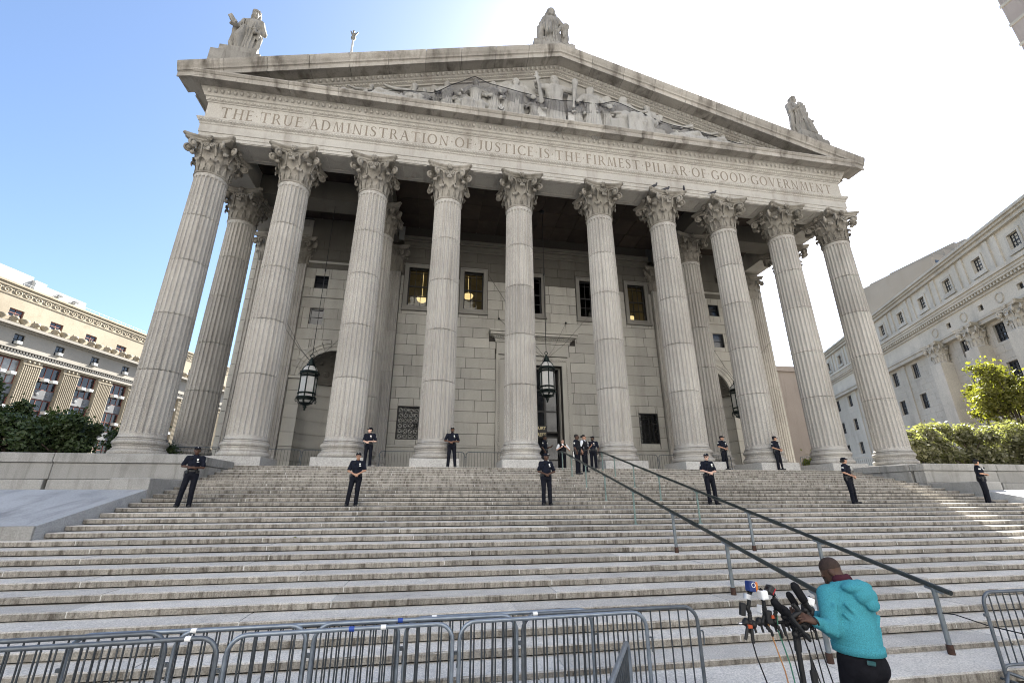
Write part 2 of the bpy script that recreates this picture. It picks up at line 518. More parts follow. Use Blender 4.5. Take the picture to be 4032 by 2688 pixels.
plain('galvanised_light', (0.24, 0.275, 0.315), 0.36, 0.55, var=0.25, scale=9, bump=0.1)
plain('rail_paint', (0.035, 0.042, 0.040), 0.4, 0.3, var=0.3, scale=6)
plain('rail_post', (0.15, 0.21, 0.19), 0.55, 0.1, var=0.35, scale=6)
plain('rail_post_grey', (0.16, 0.18, 0.19), 0.5, 0.3, var=0.3, scale=6)
plain('rust', (0.050, 0.026, 0.018), 0.9, var=0.4, scale=25)
plain('navy_cloth', (0.006, 0.008, 0.016), 0.85, var=0.35, scale=18, spec=0.2, bump=0.3)
plain('navy_trousers', (0.005, 0.006, 0.011), 0.85, var=0.3, scale=14, spec=0.2, bump=0.3)
plain('black_leather', (0.008, 0.008, 0.009), 0.4, var=0.2, spec=0.5)
plain('vest_black', (0.010, 0.011, 0.014), 0.8, var=0.2, spec=0.2)
plain('white_shirt', (0.78, 0.80, 0.84), 0.8, var=0.06, spec=0.2)
plain('badge', (0.78, 0.78, 0.74), 0.3, 0.4, var=0.1)
plain('patch', (0.62, 0.62, 0.60), 0.8, var=0.2, scale=80)
plain('hair_black', (0.008, 0.007, 0.006), 0.7, var=0.2)
plain('hair_cropped', (0.036, 0.021, 0.015), 0.8, var=0.3, scale=60)
plain('hair_grey', (0.16, 0.14, 0.12), 0.7, var=0.2)
for nm, c in (('dark', (0.075, 0.038, 0.024)), ('brown', (0.14, 0.070, 0.042)), ('tan', (0.40, 0.225, 0.15)), ('pale', (0.60, 0.38, 0.29))):
    plain('skin_' + nm, c, 0.55, var=0.12, scale=12, spec=0.35)
plain('teal_fleece', (0.055, 0.26, 0.31), 0.95, var=0.30, scale=110, spec=0.1, bump=0.3)
plain('maroon', (0.045, 0.006, 0.014), 0.9, var=0.1)
plain('black_denim', (0.008, 0.008, 0.011), 0.9, var=0.3, scale=25, spec=0.15, bump=0.3)
plain('phone_case', (0.015, 0.07, 0.075), 0.4, var=0.1)
plain('mic_black', (0.010, 0.010, 0.011), 0.55, var=0.3, scale=60)
plain('mic_foam', (0.014, 0.014, 0.016), 1.0, var=0.3, scale=90, spec=0.1, bump=0.6)
plain('cube_blue', (0.010, 0.028, 0.14), 0.5, var=0.05)
plain('cube_orange', (0.75, 0.22, 0.03), 0.5, var=0.05)
plain('cube_white', (0.80, 0.80, 0.80), 0.5, var=0.03)
plain('print_red', (0.42, 0.02, 0.03), 0.5, var=0.03)
plain('print_black', (0.02, 0.02, 0.02), 0.5, var=0.03)
plain('silver', (0.60, 0.60, 0.62), 0.25, 0.9, var=0.1)
plain('duct_tape', (0.45, 0.46, 0.48), 0.4, 0.3, var=0.1)
plain('cable_black', (0.010, 0.010, 0.011), 0.6, var=0.1)
plain('cable_orange', (0.40, 0.20, 0.08), 0.6, var=0.1)
plain('cable_green', (0.04, 0.16, 0.10), 0.6, var=0.1)
plain('clip_orange', (0.40, 0.07, 0.02), 0.5, var=0.1)
plain('tape_white', (0.80, 0.80, 0.78), 0.6, var=0.06)
plain('tape_blue', (0.02, 0.06, 0.30), 0.6, var=0.1)
plain('bark', (0.09, 0.07, 0.055), 0.95, var=0.35, scale=8, bump=0.6)
plain('pigeon', (0.05, 0.05, 0.058), 0.7, var=0.4, scale=20)
plain('eagle_metal', (0.16, 0.15, 0.13), 0.5, 0.4, var=0.2)
plain('paper', (0.72, 0.72, 0.70), 0.7, var=0.05)

def glass(name, c, rough=0.08, spec=0.6):
    m, N, L, B = nt(name)
    pos = N.new('ShaderNodeNewGeometry').outputs['Position']
    L.new(mixc(N, L, ramp(N, L, noise(N, L, pos, 0.6, 3), 0.3, 0.7), tuple(x * 0.6 for x in c), tuple(x * 1.4 for x in c)), B.inputs['Base Color'])
    B.inputs['Roughness'].default_value = rough
    B.inputs['Specular IOR Level'].default_value = spec
    return m
glass('pane_dark', (0.012, 0.014, 0.018))
glass('pane_sky', (0.05, 0.055, 0.06), 0.05, 0.8)
glass('pane_curtain', (0.22, 0.22, 0.21), 0.15, 0.5)

def clearpane():
    m, N, L, B = nt('pane_clear')
    B.inputs['Base Color'].default_value = (0.6, 0.62, 0.6, 1)
    B.inputs['Roughness'].default_value = 0.05
    tr = N.new('ShaderNodeBsdfTransparent'); tr.inputs[0].default_value = (0.75, 0.76, 0.72, 1)
    gl = N.new('ShaderNodeBsdfGlossy'); gl.inputs['Roughness'].default_value = 0.04
    mx = N.new('ShaderNodeMixShader'); mx.inputs[0].default_value = 0.035
    L.new(tr.outputs[0], mx.inputs[1]); L.new(gl.outputs[0], mx.inputs[2])
    L.new(mx.outputs[0], N['Material Output'].inputs[0])
clearpane()

def emissive(name, c, s):
    m, N, L, B = nt(name)
    B.inputs['Base Color'].default_value = (*c, 1)
    B.inputs['Emission Color'].default_value = (*c, 1)
    B.inputs['Emission Strength'].default_value = s
emissive('lit_bowl', (1.0, 0.74, 0.36), 0.32)
emissive('room_glow', (0.20, 0.16, 0.09), 0.018)  # room surfaces emit faintly themselves, in place of lamplight falling on them

def leafmat(name, a, b, tr=0.35, rough=0.5):
    m, N, L, B = nt(name)
    pos = N.new('ShaderNodeNewGeometry').outputs['Position']
    c = mixc(N, L, ramp(N, L, noise(N, L, pos, 2.2, 5, 0.7), 0.3, 0.7), a, b)
    L.new(c, B.inputs['Base Color'])
    B.inputs['Roughness'].default_value = rough
    B.inputs['Specular IOR Level'].default_value = 0.4
    t = N.new('ShaderNodeBsdfTranslucent')
    L.new(mixc(N, L, 1.0, c, (1.5, 1.7, 0.6), 'MULTIPLY'), t.inputs[0])
    mx = N.new('ShaderNodeMixShader'); mx.inputs[0].default_value = tr
    L.new(B.outputs[0], mx.inputs[1]); L.new(t.outputs[0], mx.inputs[2])
    L.new(mx.outputs[0], N['Material Output'].inputs[0])
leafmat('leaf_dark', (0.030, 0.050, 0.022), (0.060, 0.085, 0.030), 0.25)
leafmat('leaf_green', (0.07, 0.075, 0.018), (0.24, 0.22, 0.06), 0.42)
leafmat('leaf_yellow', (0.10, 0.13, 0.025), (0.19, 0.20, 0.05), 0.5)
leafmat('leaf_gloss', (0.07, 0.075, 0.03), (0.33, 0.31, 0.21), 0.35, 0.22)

def netmat():
    m, N, L, B = nt('net')
    B.inputs['Base Color'].default_value = (0.018, 0.018, 0.03, 1)
    B.inputs['Roughness'].default_value = 0.9
    tr = N.new('ShaderNodeBsdfTransparent')
    mx = N.new('ShaderNodeMixShader'); mx.inputs[0].default_value = 0.30
    L.new(tr.outputs[0], mx.inputs[1]); L.new(B.outputs[0], mx.inputs[2])
    L.new(mx.outputs[0], N['Material Output'].inputs[0])
netmat()
# ================================================================== the courthouse portico
XC = [-19.74, -15.47, -11.17, -6.87, -2.57, 2.57, 6.87, 11.17, 15.47, 19.74]
court = empty('courthouse', (0, 0, 0), label='pale granite courthouse with ten fluted columns under a carved inscription and pediment', cat='courthouse')

def shaft_r(z):
    t = (z - 1.16) / 13.86
    return 0.868 - 0.092 * t ** 1.5

US = (-0.5, -0.40, -0.34, -0.2, 0.0, 0.2, 0.34, 0.40)
def drum_mesh(z0, z1, first, last):
    zs = [z0 + 0.004, z0 + 0.016, z0 + 0.032]
    if first: zs = [z0, z0 + 0.05, z0 + 0.12, z0 + 0.17, z0 + 0.18, z0 + 0.2, z0 + 0.23, z0 + 0.265, z0 + 0.3]
    zs += [z0 + (z1 - z0) * q for q in (0.35, 0.65)]
    if last: zs += [z1 - 0.30, z1 - 0.265, z1 - 0.23, z1 - 0.2, z1 - 0.185, z1 - 0.17, z1 - 0.06, z1]
    else: zs += [z1 - 0.032, z1 - 0.016, z1 - 0.004]
    rings = []
    for i, z in enumerate(zs):
        r = shaft_r(z)
        if first and z < z0 + 0.12: r += 0.07 * (1 - (z - z0) / 0.12) ** 2
        if last and z > z1 - 0.07: r += 0.02
        if (i == 0 and not first) or (i == len(zs) - 1 and not last): r -= 0.05
        if (i == 1 and not first) or (i == len(zs) - 2 and not last): r -= 0.03
        w = 0.40 * 2 * pi * r / 24
        sc = 1.0
        if first: sc = min(sc, math.sqrt(max(0, 1 - max(0, 1 - max(0, z - z0 - 0.175) / w) ** 2)))
        if last: sc = min(sc, math.sqrt(max(0, 1 - max(0, 1 - max(0, z1 - 0.175 - z) / w) ** 2)))
        ring = []
        for k in range(24):
            for u in US:
                a = 2 * pi * (k + u) / 24
                q = abs(u) / (0.40 * sc) if sc > 1e-3 else 2
                d = 0.082 * sc * math.sqrt(max(0, 1 - q * q)) if q < 1 else 0
                ring.append(((r - d) * math.cos(a), (r - d) * math.sin(a), z))
        rings.append(ring)
    n = len(rings[0])
    v = [p for g in rings for p in g]
    f = [(i * n + k, i * n + (k + 1) % n, (i + 1) * n + (k + 1) % n, (i + 1) * n + k) for i in range(len(rings) - 1) for k in range(n)]
    m = MB().add(v, f)
    m.add(rings[-1], [tuple(range(n))])
    return m.mesh('drum')

DZ = [1.16, 4.19, 6.96, 9.85, 12.46, 15.02]
DRUMS = [drum_mesh(DZ[i], DZ[i + 1], i == 0, i == 4) for i in range(5)]
def torus_prof(r, zc, h, n=7):
    return [(r - h / 2 + h / 2 * math.cos(a), zc + h / 2 * math.sin(a)) for a in [-pi / 2 + pi * i / n for i in range(n + 1)]]
BASE = MB().lathe([(0.3, 0.40)] + torus_prof(1.085, 0.53, 0.26) + [(0.99, 0.67), (0.99, 0.70), (0.955, 0.72), (0.93, 0.76), (0.94, 0.80), (0.97, 0.82), (0.97, 0.85)]
                  + torus_prof(1.025, 0.96, 0.21) + [(0.955, 1.075), (0.955, 1.11), (0.92, 1.13), (0.90, 1.16), (0.3, 1.16)], 48).mesh('column_base')
PLINTH = MB().box(-1.135, 1.135, -1.135, 1.135, 0, 0.398, 0.012).mesh('plinth')

def capital_mesh():
    m = MB()
    H = 2.16
    def rb(z): return 0.745 + 0.05 * z / 1.86 + 0.16 * (max(z, 0) / 1.86) ** 4
    m.lathe([(0.79, 0.0), (0.83, 0.02), (0.845, 0.06), (0.83, 0.10), (0.79, 0.12)] + [(rb(z), z) for z in (0.14, 0.5, 0.9, 1.3, 1.6, 1.86)] + [(0.5, 1.87)], 32)
    def leaf(ang, z0, hgt, W, curl, lift):
        nu, nv = 9, 15
        pts = []
        for j in range(nv):
            v = j / (nv - 1)
            if v < 0.62:
                q = v / 0.62
                z = z0 + (hgt - curl) * q
                r = rb(z) + 0.03 + lift * q * q
            else:
                q = (v - 0.62) / 0.38
                a = pi - q * R(235)
                zt = z0 + hgt - curl
                r = rb(zt) + 0.03 + lift + curl + curl * math.cos(a) * (1 - 0.25 * q)
                z = zt + curl * math.sin(a) * (1 - 0.2 * q)
            w = W * (0.80 + 0.32 * math.sin(min(v, 0.75) / 0.75 * pi * 0.85)) * (1 - 0.55 * max(0, (v - 0.55) / 0.45))
            w *= 1 - 0.20 * abs(math.sin(v * pi * 4.5))
            for i in range(nu):
                u = -1 + 2 * i / (nu - 1)
                rr = r + 0.045 * u * u * (1 if v < 0.7 else 0.4) - 0.028 * abs(math.sin(u * pi * 2)) + (0.03 if i == nu // 2 else 0)
                aa = ang + u * w / max(0.7, r)
                pts.append((rr * math.cos(aa), rr * math.sin(aa), z))
        f = [(j * nu + i, j * nu + i + 1, (j + 1) * nu + i + 1, (j + 1) * nu + i) for j in range(nv - 1) for i in range(nu - 1)]
        m.add(pts, f, True)
        b = []
        for j in range(nv):
            for i in range(nu):
                p = Vector(pts[j * nu + i]); v = j / (nv - 1)
                c = Vector((math.cos(ang), math.sin(ang), 0)) * (rb(z0 + hgt - curl) + 0.03 + lift + curl) + Vector((0, 0, z0 + hgt - curl))
                d = (c - p) if v > 0.62 else -Vector((math.cos(ang), math.sin(ang), 0))
                if d.length > 1e-6: d.normalize()
                b.append(p + d * 0.035)
        m.add(b, f, True)
    for k in range(8): leaf(R(22.5 + 45 * k), 0.12, 0.72, 0.30, 0.12, 0.05)
    for k in range(8): leaf(R(45 * k), 0.16, 1.26, 0.30, 0.14, 0.06)
    def spiral(c, e, ez, r0, r1, turns, a0, sgn, tr, lead):
        pts = [Vector(q) for q in lead]
        n = 26
        for i in range(n + 1):
            t = i / n
            a = a0 + sgn * turns * 2 * pi * t
            r = r0 + (r1 - r0) * t ** 0.8
            pts.append(c + e * (r * math.cos(a)) + ez * (r * math.sin(a)))
        m.tube(pts, [tr * (1 - 0.35 * i / len(pts)) for i in range(len(pts))], 6)
        return pts
    Zv = Vector((0, 0, 1))
    for k in range(4):
        g = R(45 + 90 * k)
        for s in (-1, 1):
            gg = g + s * R(9)
            e = Vector((math.cos(gg), math.sin(gg), 0))
            sd = Vector((-math.sin(g), math.cos(g), 0)) * s * 0.085
            c = e * 1.30 + Vector((0, 0, 1.53)) + sd
            g2 = g + s * R(26)
            e2 = Vector((math.cos(g2), math.sin(g2), 0))
            lead = [e2 * 0.80 + Zv * 0.95, e2 * 0.86 + Zv * 1.25, e2 * 0.93 + Zv * 1.55, (e2 + e) * 0.54 + Zv * 1.74 + sd]
            spiral(c, e, Zv, 0.25, 0.05, 1.75, pi * 0.62, -1, 0.072, lead)
            m.sphere(c + sd * 0.1, (0.15, 0.15, 0.17), 8, 5)
        # support leaf under the volute
        e = Vector((math.cos(g), math.sin(g), 0))
        m.sphere(e * 1.16 + Zv * 1.18, (0.13, 0.13, 0.10), 8, 5)
    for k in range(4):
        g = R(90 * k)
        e = Vector((math.cos(g), math.sin(g), 0)); t = Vector((-math.sin(g), math.cos(g), 0))
        for s in (-1, 1):
            c = e * 1.02 + t * (s * 0.165) + Zv * 1.60
            lead = [e * 0.84 + t * (s * 0.36) + Zv * 1.05, e * 0.92 + t * (s * 0.36) + Zv * 1.35, e * 1.0 + t * (s * 0.33) + Zv * 1.58]
            spiral(c, t * s, Zv, 0.15, 0.03, 1.3, 0.1, 1, 0.038, lead)
        m.sphere(e * 0.96 + Zv * 1.42, (0.10, 0.10, 0.18), 8, 5)
        c = e * 1.10 + Zv * 2.0
        m.sphere(c, 0.13, 8, 6)
        for q in range(6):
            a = q * pi / 3
            m.sphere(c + t * (0.12 * math.cos(a)) + Zv * (0.12 * math.sin(a)), 0.075, 6, 4)
        for s in (-1.6, -0.8, 0, 0.8, 1.6):   # pale fringe of the central leaf
            m.sphere(e * 1.13 + t * (s * 0.075) + Zv * 1.24, (0.045, 0.045, 0.085), 6, 4)
    # abacus with hollow sides and clipped corners
    def outline(c, mid):
        o = []
        for k in range(4):
            g = R(-45 + 90 * k)
            for i in range(9):
                s = -1 + 2 * i / 8
                g0 = R(90 * k)
                e = Vector((math.cos(g0), math.sin(g0), 0)); t = Vector((-math.sin(g0), math.cos(g0), 0))
                o.append(e * (mid + (c - mid) * abs(s) ** 2.2) + t * (s * (c - 0.10)))
        return o
    lay = [(1.12, 0.86, 1.86), (1.20, 0.93, 1.92), (1.20, 0.94, 2.0), (1.27, 1.0, 2.06), (1.30, 1.03, 2.10), (1.30, 1.03, H)]
    rings = [[(p.x, p.y, z) for p in outline(c, md)] for c, md, z in lay]
    n = len(rings[0])
    v = [p for g in rings for p in g]
    m.add(v, [(i * n + k, i * n + (k + 1) % n, (i + 1) * n + (k + 1) % n, (i + 1) * n + k) for i in range(len(lay) - 1) for k in range(n)])
    m.add(rings[0], [tuple(range(n))[::-1]]); m.add(rings[-1], [tuple(range(n))])
    return m.mesh('capital')
CAP = capital_mesh()

def column(x, y):
    c = empty('column', (x, y, 0), parent=court)
    for d in DRUMS: link('drum', d, c, MAT['granite_shaft'])
    link('base', BASE, c, MAT['granite_shaft'])
    link('plinth', PLINTH, c, MAT['granite_plinth'])
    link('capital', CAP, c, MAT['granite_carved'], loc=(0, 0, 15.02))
    return c
for x in XC: column(x, 0)
for x in (-19.74, -11.17, 11.17, 19.74): column(x, 4.3)

# ------------------------------------------------------------------ wall pilasters
YW = 8.2
def pilaster(x, w=1.45, depth=0.32):
    p = empty('pilaster', (x, YW, 0), parent=court)
    n = 7
    pts = []
    fl = w / (n + 0.25)
    x0 = -w / 2
    pts.append((x0, 0.0)); pts.append((x0, -depth))
    for k in range(n):
        c = x0 + fl * (k + 0.625)
        for a in range(0, 181, 45):
            pts.append((c - fl * 0.38 * math.cos(R(a)), -depth + 0.07 * math.sin(R(a))))
    pts.append((w / 2, -depth)); pts.append((w / 2, 0.0))
    for i in range(5):
        MB().prism([(a, b) for a, b in pts], DZ[i] + 0.006, DZ[i + 1] - 0.4 * (i == 4) - 0.006, axis=2).build('block', MAT['granite_shaft'], p)
    b = MB()
    for z0, z1, e in ((0.0, 0.398, 0.17), (0.402, 0.63, 0.14), (0.63, 0.80, 0.07), (0.80, 1.0, 0.11), (1.0, 1.16, 0.03)):
        b.box(-w / 2 - e, w / 2 + e, -depth - e, 0, z0, z1, 0.02)
    b.build('base', MAT['granite_shaft'], p)
    link('capital', CAP, p, MAT['granite_carved'], loc=(0, 0, 14.62), scale=(0.98, 0.42, 1.0))
for x in (-19.25, -17.4, -10.75, 10.75, 17.4, 19.25): pilaster(x)

# ------------------------------------------------------------------ entablature
PATH = [(-20.5, 30), (-20.5, -0.8), (20.5, -0.8), (20.5, 30)]
MB().sweep(PATH, [(0, 17.18), (0, 17.36), (0.03, 17.37), (0.03, 17.60), (0.07, 17.62), (0.07, 18.12), (0.11, 18.16), (0.11, 18.25), (0.17, 18.30), (0.24, 18.44), (0.24, 18.515), (-1.6, 18.515), (-1.6, 17.18)]).build('architrave', MAT['granite_frieze'], court)
# sunk panels in the soffit: proud borders
for i in range(9):
    x0, x1 = XC[i] + 1.35, XC[i + 1] - 1.35
    if x1 - x0 < 0.5: continue
    b = MB()
    for (a0, a1, c0, c1) in ((x0, x1, -0.76, -0.52), (x0, x1, 0.5, 0.74), (x0, x0 + 0.22, -0.5, 0.48), (x1 - 0.22, x1, -0.5, 0.48)):
        b.box(a0, a1, c0, c1, 17.13, 17.176)
    b.build('soffit_moulding', MAT['granite'], court)
MB().sweep(PATH, [(-0.06, 18.52), (-0.06, 19.73), (-1.6, 19.73), (-1.6, 18.52)]).build('frieze_backing', MAT['granite_frieze'], court)
# bed mouldings, corona and small cyma of the level cornice
MB().sweep(PATH, [(0.0, 19.73), (0.05, 19.75), (0.05, 19.80), (0.10, 19.82), (0.12, 20.02), (0.20, 20.06), (0.22, 20.15), (0.24, 20.18), (0.36, 20.46), (0.36, 20.56), (-1.0, 20.56), (-1.0, 19.735)]).build('bed_moulding', MAT['granite_frieze'], court)
cb = [-21.5 + 43.0 * i / 16 for i in range(17)]
for i in range(16):
    xa, xb = cb[i] + 0.008, cb[i + 1] - 0.008
    m = MB()
    prof = [(-0.75, 20.565), (-1.72, 20.565), (-1.74, 20.44), (-1.80, 20.44), (-1.80, 20.73), (-1.84, 20.75), (-1.92, 20.86), (-1.92, 20.92), (-0.4, 20.96), (-0.4, 20.565)]
    m.prism(prof, xa, xb, axis=0)
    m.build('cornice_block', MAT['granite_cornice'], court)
for s in (-1, 1):
    m = MB()
    m.prism([(s * o, z) for o, z in ((20.85, 20.566), (21.42, 20.566), (21.44, 20.442), (21.5, 20.442), (21.5, 20.73), (21.54, 20.75), (21.62, 20.86), (21.62, 20.92), (20.0, 20.95), (20.0, 20.566))], -0.39, 30, axis=1)
    m.build('side_cornice', MAT['granite_cornice'], court)

# carved egg mouldings and dentils (too many and too small to pick singly)
def egg(m, c, rx, ry, rz): m.sphere(c, (rx, ry, rz), 6, 5)
m = MB()
n = 122
for i in range(n):
    x = -20.6 + 41.2 * (i + 0.5) / n
    egg(m, (x, -1.11, 20.33), 0.105, 0.10, 0.15)
for i in range(n * 2):
    x = -20.5 + 41.0 * (i + 0.5) / (2 * n)
    m.box(x - 0.05, x + 0.05, -0.945, -0.90, 19.84, 20.0)
for i in range(n * 2):
    x = -20.6 + 41.2 * (i + 0.5) / (2 * n)
    m.sphere((x, -1.0, 18.36), (0.055, 0.03, 0.06), 5, 4)
    m.sphere((x, -0.905, 18.2), (0.05, 0.03, 0.035), 5, 4)
m.build('egg_moulding', MAT['granite_frieze'], court, kind='stuff')

# ------------------------------------------------------------------ inscription
def lettering():
    st, th, sf = 0.135, 0.06, 0.05     # stem, thin stroke, serif
    L = {}
    def q(x0, x1, y0, y1): return [(x0, y0), (x1, y0), (x1, y1), (x0, y1)]
    def stem(c, y0=0.0, y1=1.0, w=st, bot=True, top=True, e=0.075):
        o = []
        a, b = (sf if bot else 0), (sf if top else 0)
        o.append(q(c - w / 2, c + w / 2, y0 + a, y1 - b))
        if bot: o.append(q(c - w / 2 - e, c + w / 2 + e, y0, y0 + sf))
        if top: o.append(q(c - w / 2 - e, c + w / 2 + e, y1 - sf, y1))
        return o
    def arc(cx, cy, rx, ry, w0, w1, a0, a1, n=14):
        o = []
        for i in range(n):
            u, v = R(a0 + (a1 - a0) * i / n), R(a0 + (a1 - a0) * (i + 1) / n)
            def P(a, inn):
                w = (w1 + (w0 - w1) * abs(math.cos(a))) if inn else 0
                return (cx + (rx - w) * math.cos(a), cy + (ry - (w if inn else 0)) * math.sin(a))
            o.append([P(u, 0), P(v, 0), P(v, 1), P(u, 1)])
        return o
    def diag(x0, y0, x1, y1, w): return [[(x0 - w / 2, y0), (x0 + w / 2, y0), (x1 + w / 2, y1), (x1 - w / 2, y1)]]
    L['I'] = (0.32, stem(0.16))
    L['T'] = (0.80, stem(0.40, top=False, y1=1 - th) + [q(0.0, 0.80, 1 - th, 1), q(0, 0.05, 0.84, 1 - th), q(0.75, 0.80, 0.84, 1 - th)])
    L['H'] = (0.84, stem(0.15) + stem(0.69) + [q(0.15 + st / 2, 0.69 - st / 2, 0.50, 0.50 + th)])
    L['E'] = (0.58, stem(0.14, top=False, bot=False) + [q(0.02, 0.14 - st / 2, 0, sf), q(0.02, 0.14 - st / 2, 1 - sf, 1), q(0.14 + st / 2, 0.56, 0, th), q(0.14 + st / 2, 0.52, 1 - th, 1), q(0.14 + st / 2, 0.48, 0.50, 0.50 + th), q(0.51, 0.56, th, 0.16), q(0.47, 0.52, 0.85, 1 - th)])
    L['F'] = (0.56, stem(0.14, top=False) + [q(0.02, 0.14 - st / 2, 1 - sf, 1), q(0.14 + st / 2, 0.52, 1 - th, 1), q(0.14 + st / 2, 0.46, 0.50, 0.50 + th), q(0.47, 0.52, 0.85, 1 - th)])
    L['L'] = (0.56, stem(0.14, bot=False) + [q(0.02, 0.14 - st / 2, 0, sf), q(0.14 + st / 2, 0.55, 0, th), q(0.50, 0.55, th, 0.17)])
    L['P'] = (0.62, stem(0.14, top=False) + [q(0.02, 0.14 - st / 2, 1 - sf, 1), q(0.14 + st / 2, 0.34, 1 - th, 1), q(0.14 + st / 2, 0.34, 0.44, 0.44 + th)] + arc(0.34, 0.72, 0.26, 0.28, 0.125, th, -90, 90))
    L['R'] = (0.74, stem(0.14, top=False) + [q(0.02, 0.14 - st / 2, 1 - sf, 1), q(0.14 + st / 2, 0.34, 1 - th, 1), q(0.14 + st / 2, 0.34, 0.46, 0.46 + th)] + arc(0.34, 0.73, 0.24, 0.27, 0.125, th, -90, 90) + [[(0.62, 0.0), (0.78, 0.0), (0.46, 0.455), (0.33, 0.455)]])
    L['D'] = (0.80, stem(0.14, top=False, bot=False) + [q(0.02, 0.14 - st / 2, 0, sf), q(0.02, 0.14 - st / 2, 1 - sf, 1), q(0.14 + st / 2, 0.34, 1 - th, 1), q(0.14 + st / 2, 0.34, 0, th)] + arc(0.34, 0.5, 0.44, 0.5, 0.14, th, -90, 90))
    L['O'] = (0.90, arc(0.45, 0.5, 0.45, 0.52, 0.15, 0.055, 0, 360, 28))
    L['C'] = (0.78, arc(0.46, 0.5, 0.46, 0.52, 0.15, 0.055, 48, 312, 22) + [q(0.74, 0.775, 0.76, 0.92), q(0.74, 0.775, 0.08, 0.22)])
    L['G'] = (0.84, arc(0.46, 0.5, 0.46, 0.52, 0.15, 0.055, 48, 318, 22) + [q(0.74, 0.775, 0.76, 0.92), q(0.68, 0.81, 0.09, 0.40), q(0.60, 0.88, 0.40, 0.45)])
    L['U'] = (0.82, stem(0.15, y0=0.36, bot=False) + stem(0.67, y0=0.36, bot=False, w=0.09) + arc(0.4, 0.36, 0.3175, 0.38, 0.125, 0.06, 180, 360, 14))
    L['J'] = (0.40, stem(0.26, y0=0.22, bot=False) + arc(0.07, 0.22, 0.2575, 0.24, 0.13, 0.05, 262, 360, 7))
    L['A'] = (0.84, diag(0.72, sf, 0.42, 1.0, 0.145) + [[(0.10, sf), (0.165, sf), (0.40, 0.86), (0.385, 0.98)], q(0.0, 0.26, 0, sf), q(0.57, 0.87, 0, sf), [(0.235, 0.34), (0.555, 0.34), (0.535, 0.40), (0.255, 0.40)]])
    L['V'] = (0.84, diag(0.43, 0.0, 0.14, 1 - sf, 0.145) + [[(0.46, 0.02), (0.47, 0.16), (0.74, 1 - sf), (0.675, 1 - sf)], q(0.0, 0.29, 1 - sf, 1), q(0.58, 0.84, 1 - sf, 1)])
    L['N'] = (0.88, [q(0.12, 0.19, sf, 1.0), q(0.02, 0.29, 0, sf), q(0.69, 0.76, 0.0, 1 - sf), q(0.60, 0.86, 1 - sf, 1), [(0.62, 0.0), (0.69, 0.0), (0.69, 0.12), (0.19, 1.0), (0.19, 0.82)]])
    L['M'] = (1.02, [[(0.09, sf), (0.155, sf), (0.235, 0.9), (0.20, 1.0)], q(0.0, 0.25, 0, sf)] + diag(0.86, sf, 0.79, 1.0, 0.14) + [q(0.72, 1.02, 0, sf), [(0.46, 0.02), (0.54, 0.02), (0.335, 1.0), (0.215, 1.0)], [(0.50, 0.03), (0.545, 0.03), (0.72, 0.86), (0.71, 0.98)]])
    sp = []
    pts = [(0.47, 0.80), (0.42, 0.93), (0.30, 0.985), (0.17, 0.955), (0.095, 0.86), (0.10, 0.73), (0.19, 0.63), (0.31, 0.54), (0.425, 0.44), (0.46, 0.30), (0.42, 0.14), (0.31, 0.04), (0.18, 0.015), (0.09, 0.06), (0.04, 0.21)]
    wd = [0.05, 0.06, 0.055, 0.07, 0.11, 0.13, 0.145, 0.15, 0.145, 0.13, 0.10, 0.07, 0.06, 0.06, 0.05]
    off = []
    for i, (x, y) in enumerate(pts):
        a, b2 = pts[max(0, i - 1)], pts[min(len(pts) - 1, i + 1)]
        dx, dy = b2[0] - a[0], b2[1] - a[1]; l = math.hypot(dx, dy)
        off.append(((x - dy / l * wd[i] / 2, y + dx / l * wd[i] / 2), (x + dy / l * wd[i] / 2, y - dx / l * wd[i] / 2)))
    for i in range(len(off) - 1): sp.append([off[i][0], off[i + 1][0], off[i + 1][1], off[i][1]])
    L['S'] = (0.55, sp)
    L['.'] = (0.13, [[(0, 0.46), (0.13, 0.46), (0.065, 0.60)]])
    return L
GLY = lettering()
TXT = 'THE TRUE ADMINISTRATION OF JUSTICE IS THE FIRMEST PILLAR OF GOOD GOVERNMENT'
CH, SPC, DOTW = 0.74, 0.17, 0.26
tot = 0
for c in TXT: tot += (GLY['.'][0] + DOTW) if c == ' ' else GLY[c][0] + SPC
tot -= SPC
kx = 39.45 / tot
x = -39.45 / 2
YF, ZL = -0.8, 18.755
words, cur, bounds = [], [], [-20.5]
for c in TXT:
    g = GLY['.'] if c == ' ' else GLY[c]
    if c == ' ':
        x += kx * (DOTW - SPC) / 2
        bounds.append(x + 0.10)
    cur.append((c, x, g[1]))
    x += kx * (g[0] + (SPC if c != ' ' else SPC)) + (kx * (DOTW - SPC) / 2 if c == ' ' else 0)
bounds.append(20.5)
bounds = [bounds[0]] + [b + 0.16 for b in bounds[1:-1]] + [bounds[-1]]
blocks = []
for i in range(len(bounds) - 1):
    o = MB().box(bounds[i] + 0.004, bounds[i + 1] - 0.004, YF, -0.72, 18.521, 19.729, 0.006).build('frieze_block', MAT['granite_frieze'], court)
    blocks.append(o)
for c, xx, polys in cur:
    m = MB()
    for pl in polys:
        m.prism([(xx + a * kx * 0.98, ZL + b * CH) for a, b in pl], YF - 0.005, YF + 0.002, axis=1)
    i = max(j for j in range(len(bounds) - 1) if xx >= bounds[j] - 0.2)
    m.build('letter', MAT['letter_cut_shade'], blocks[min(i, len(blocks) - 1)])
for s in (-1, 1):
    MB().box(s * 20.5, s * 20.42, -0.715, 30, 18.522, 19.728).build('frieze_block', MAT['granite_frieze'], court)

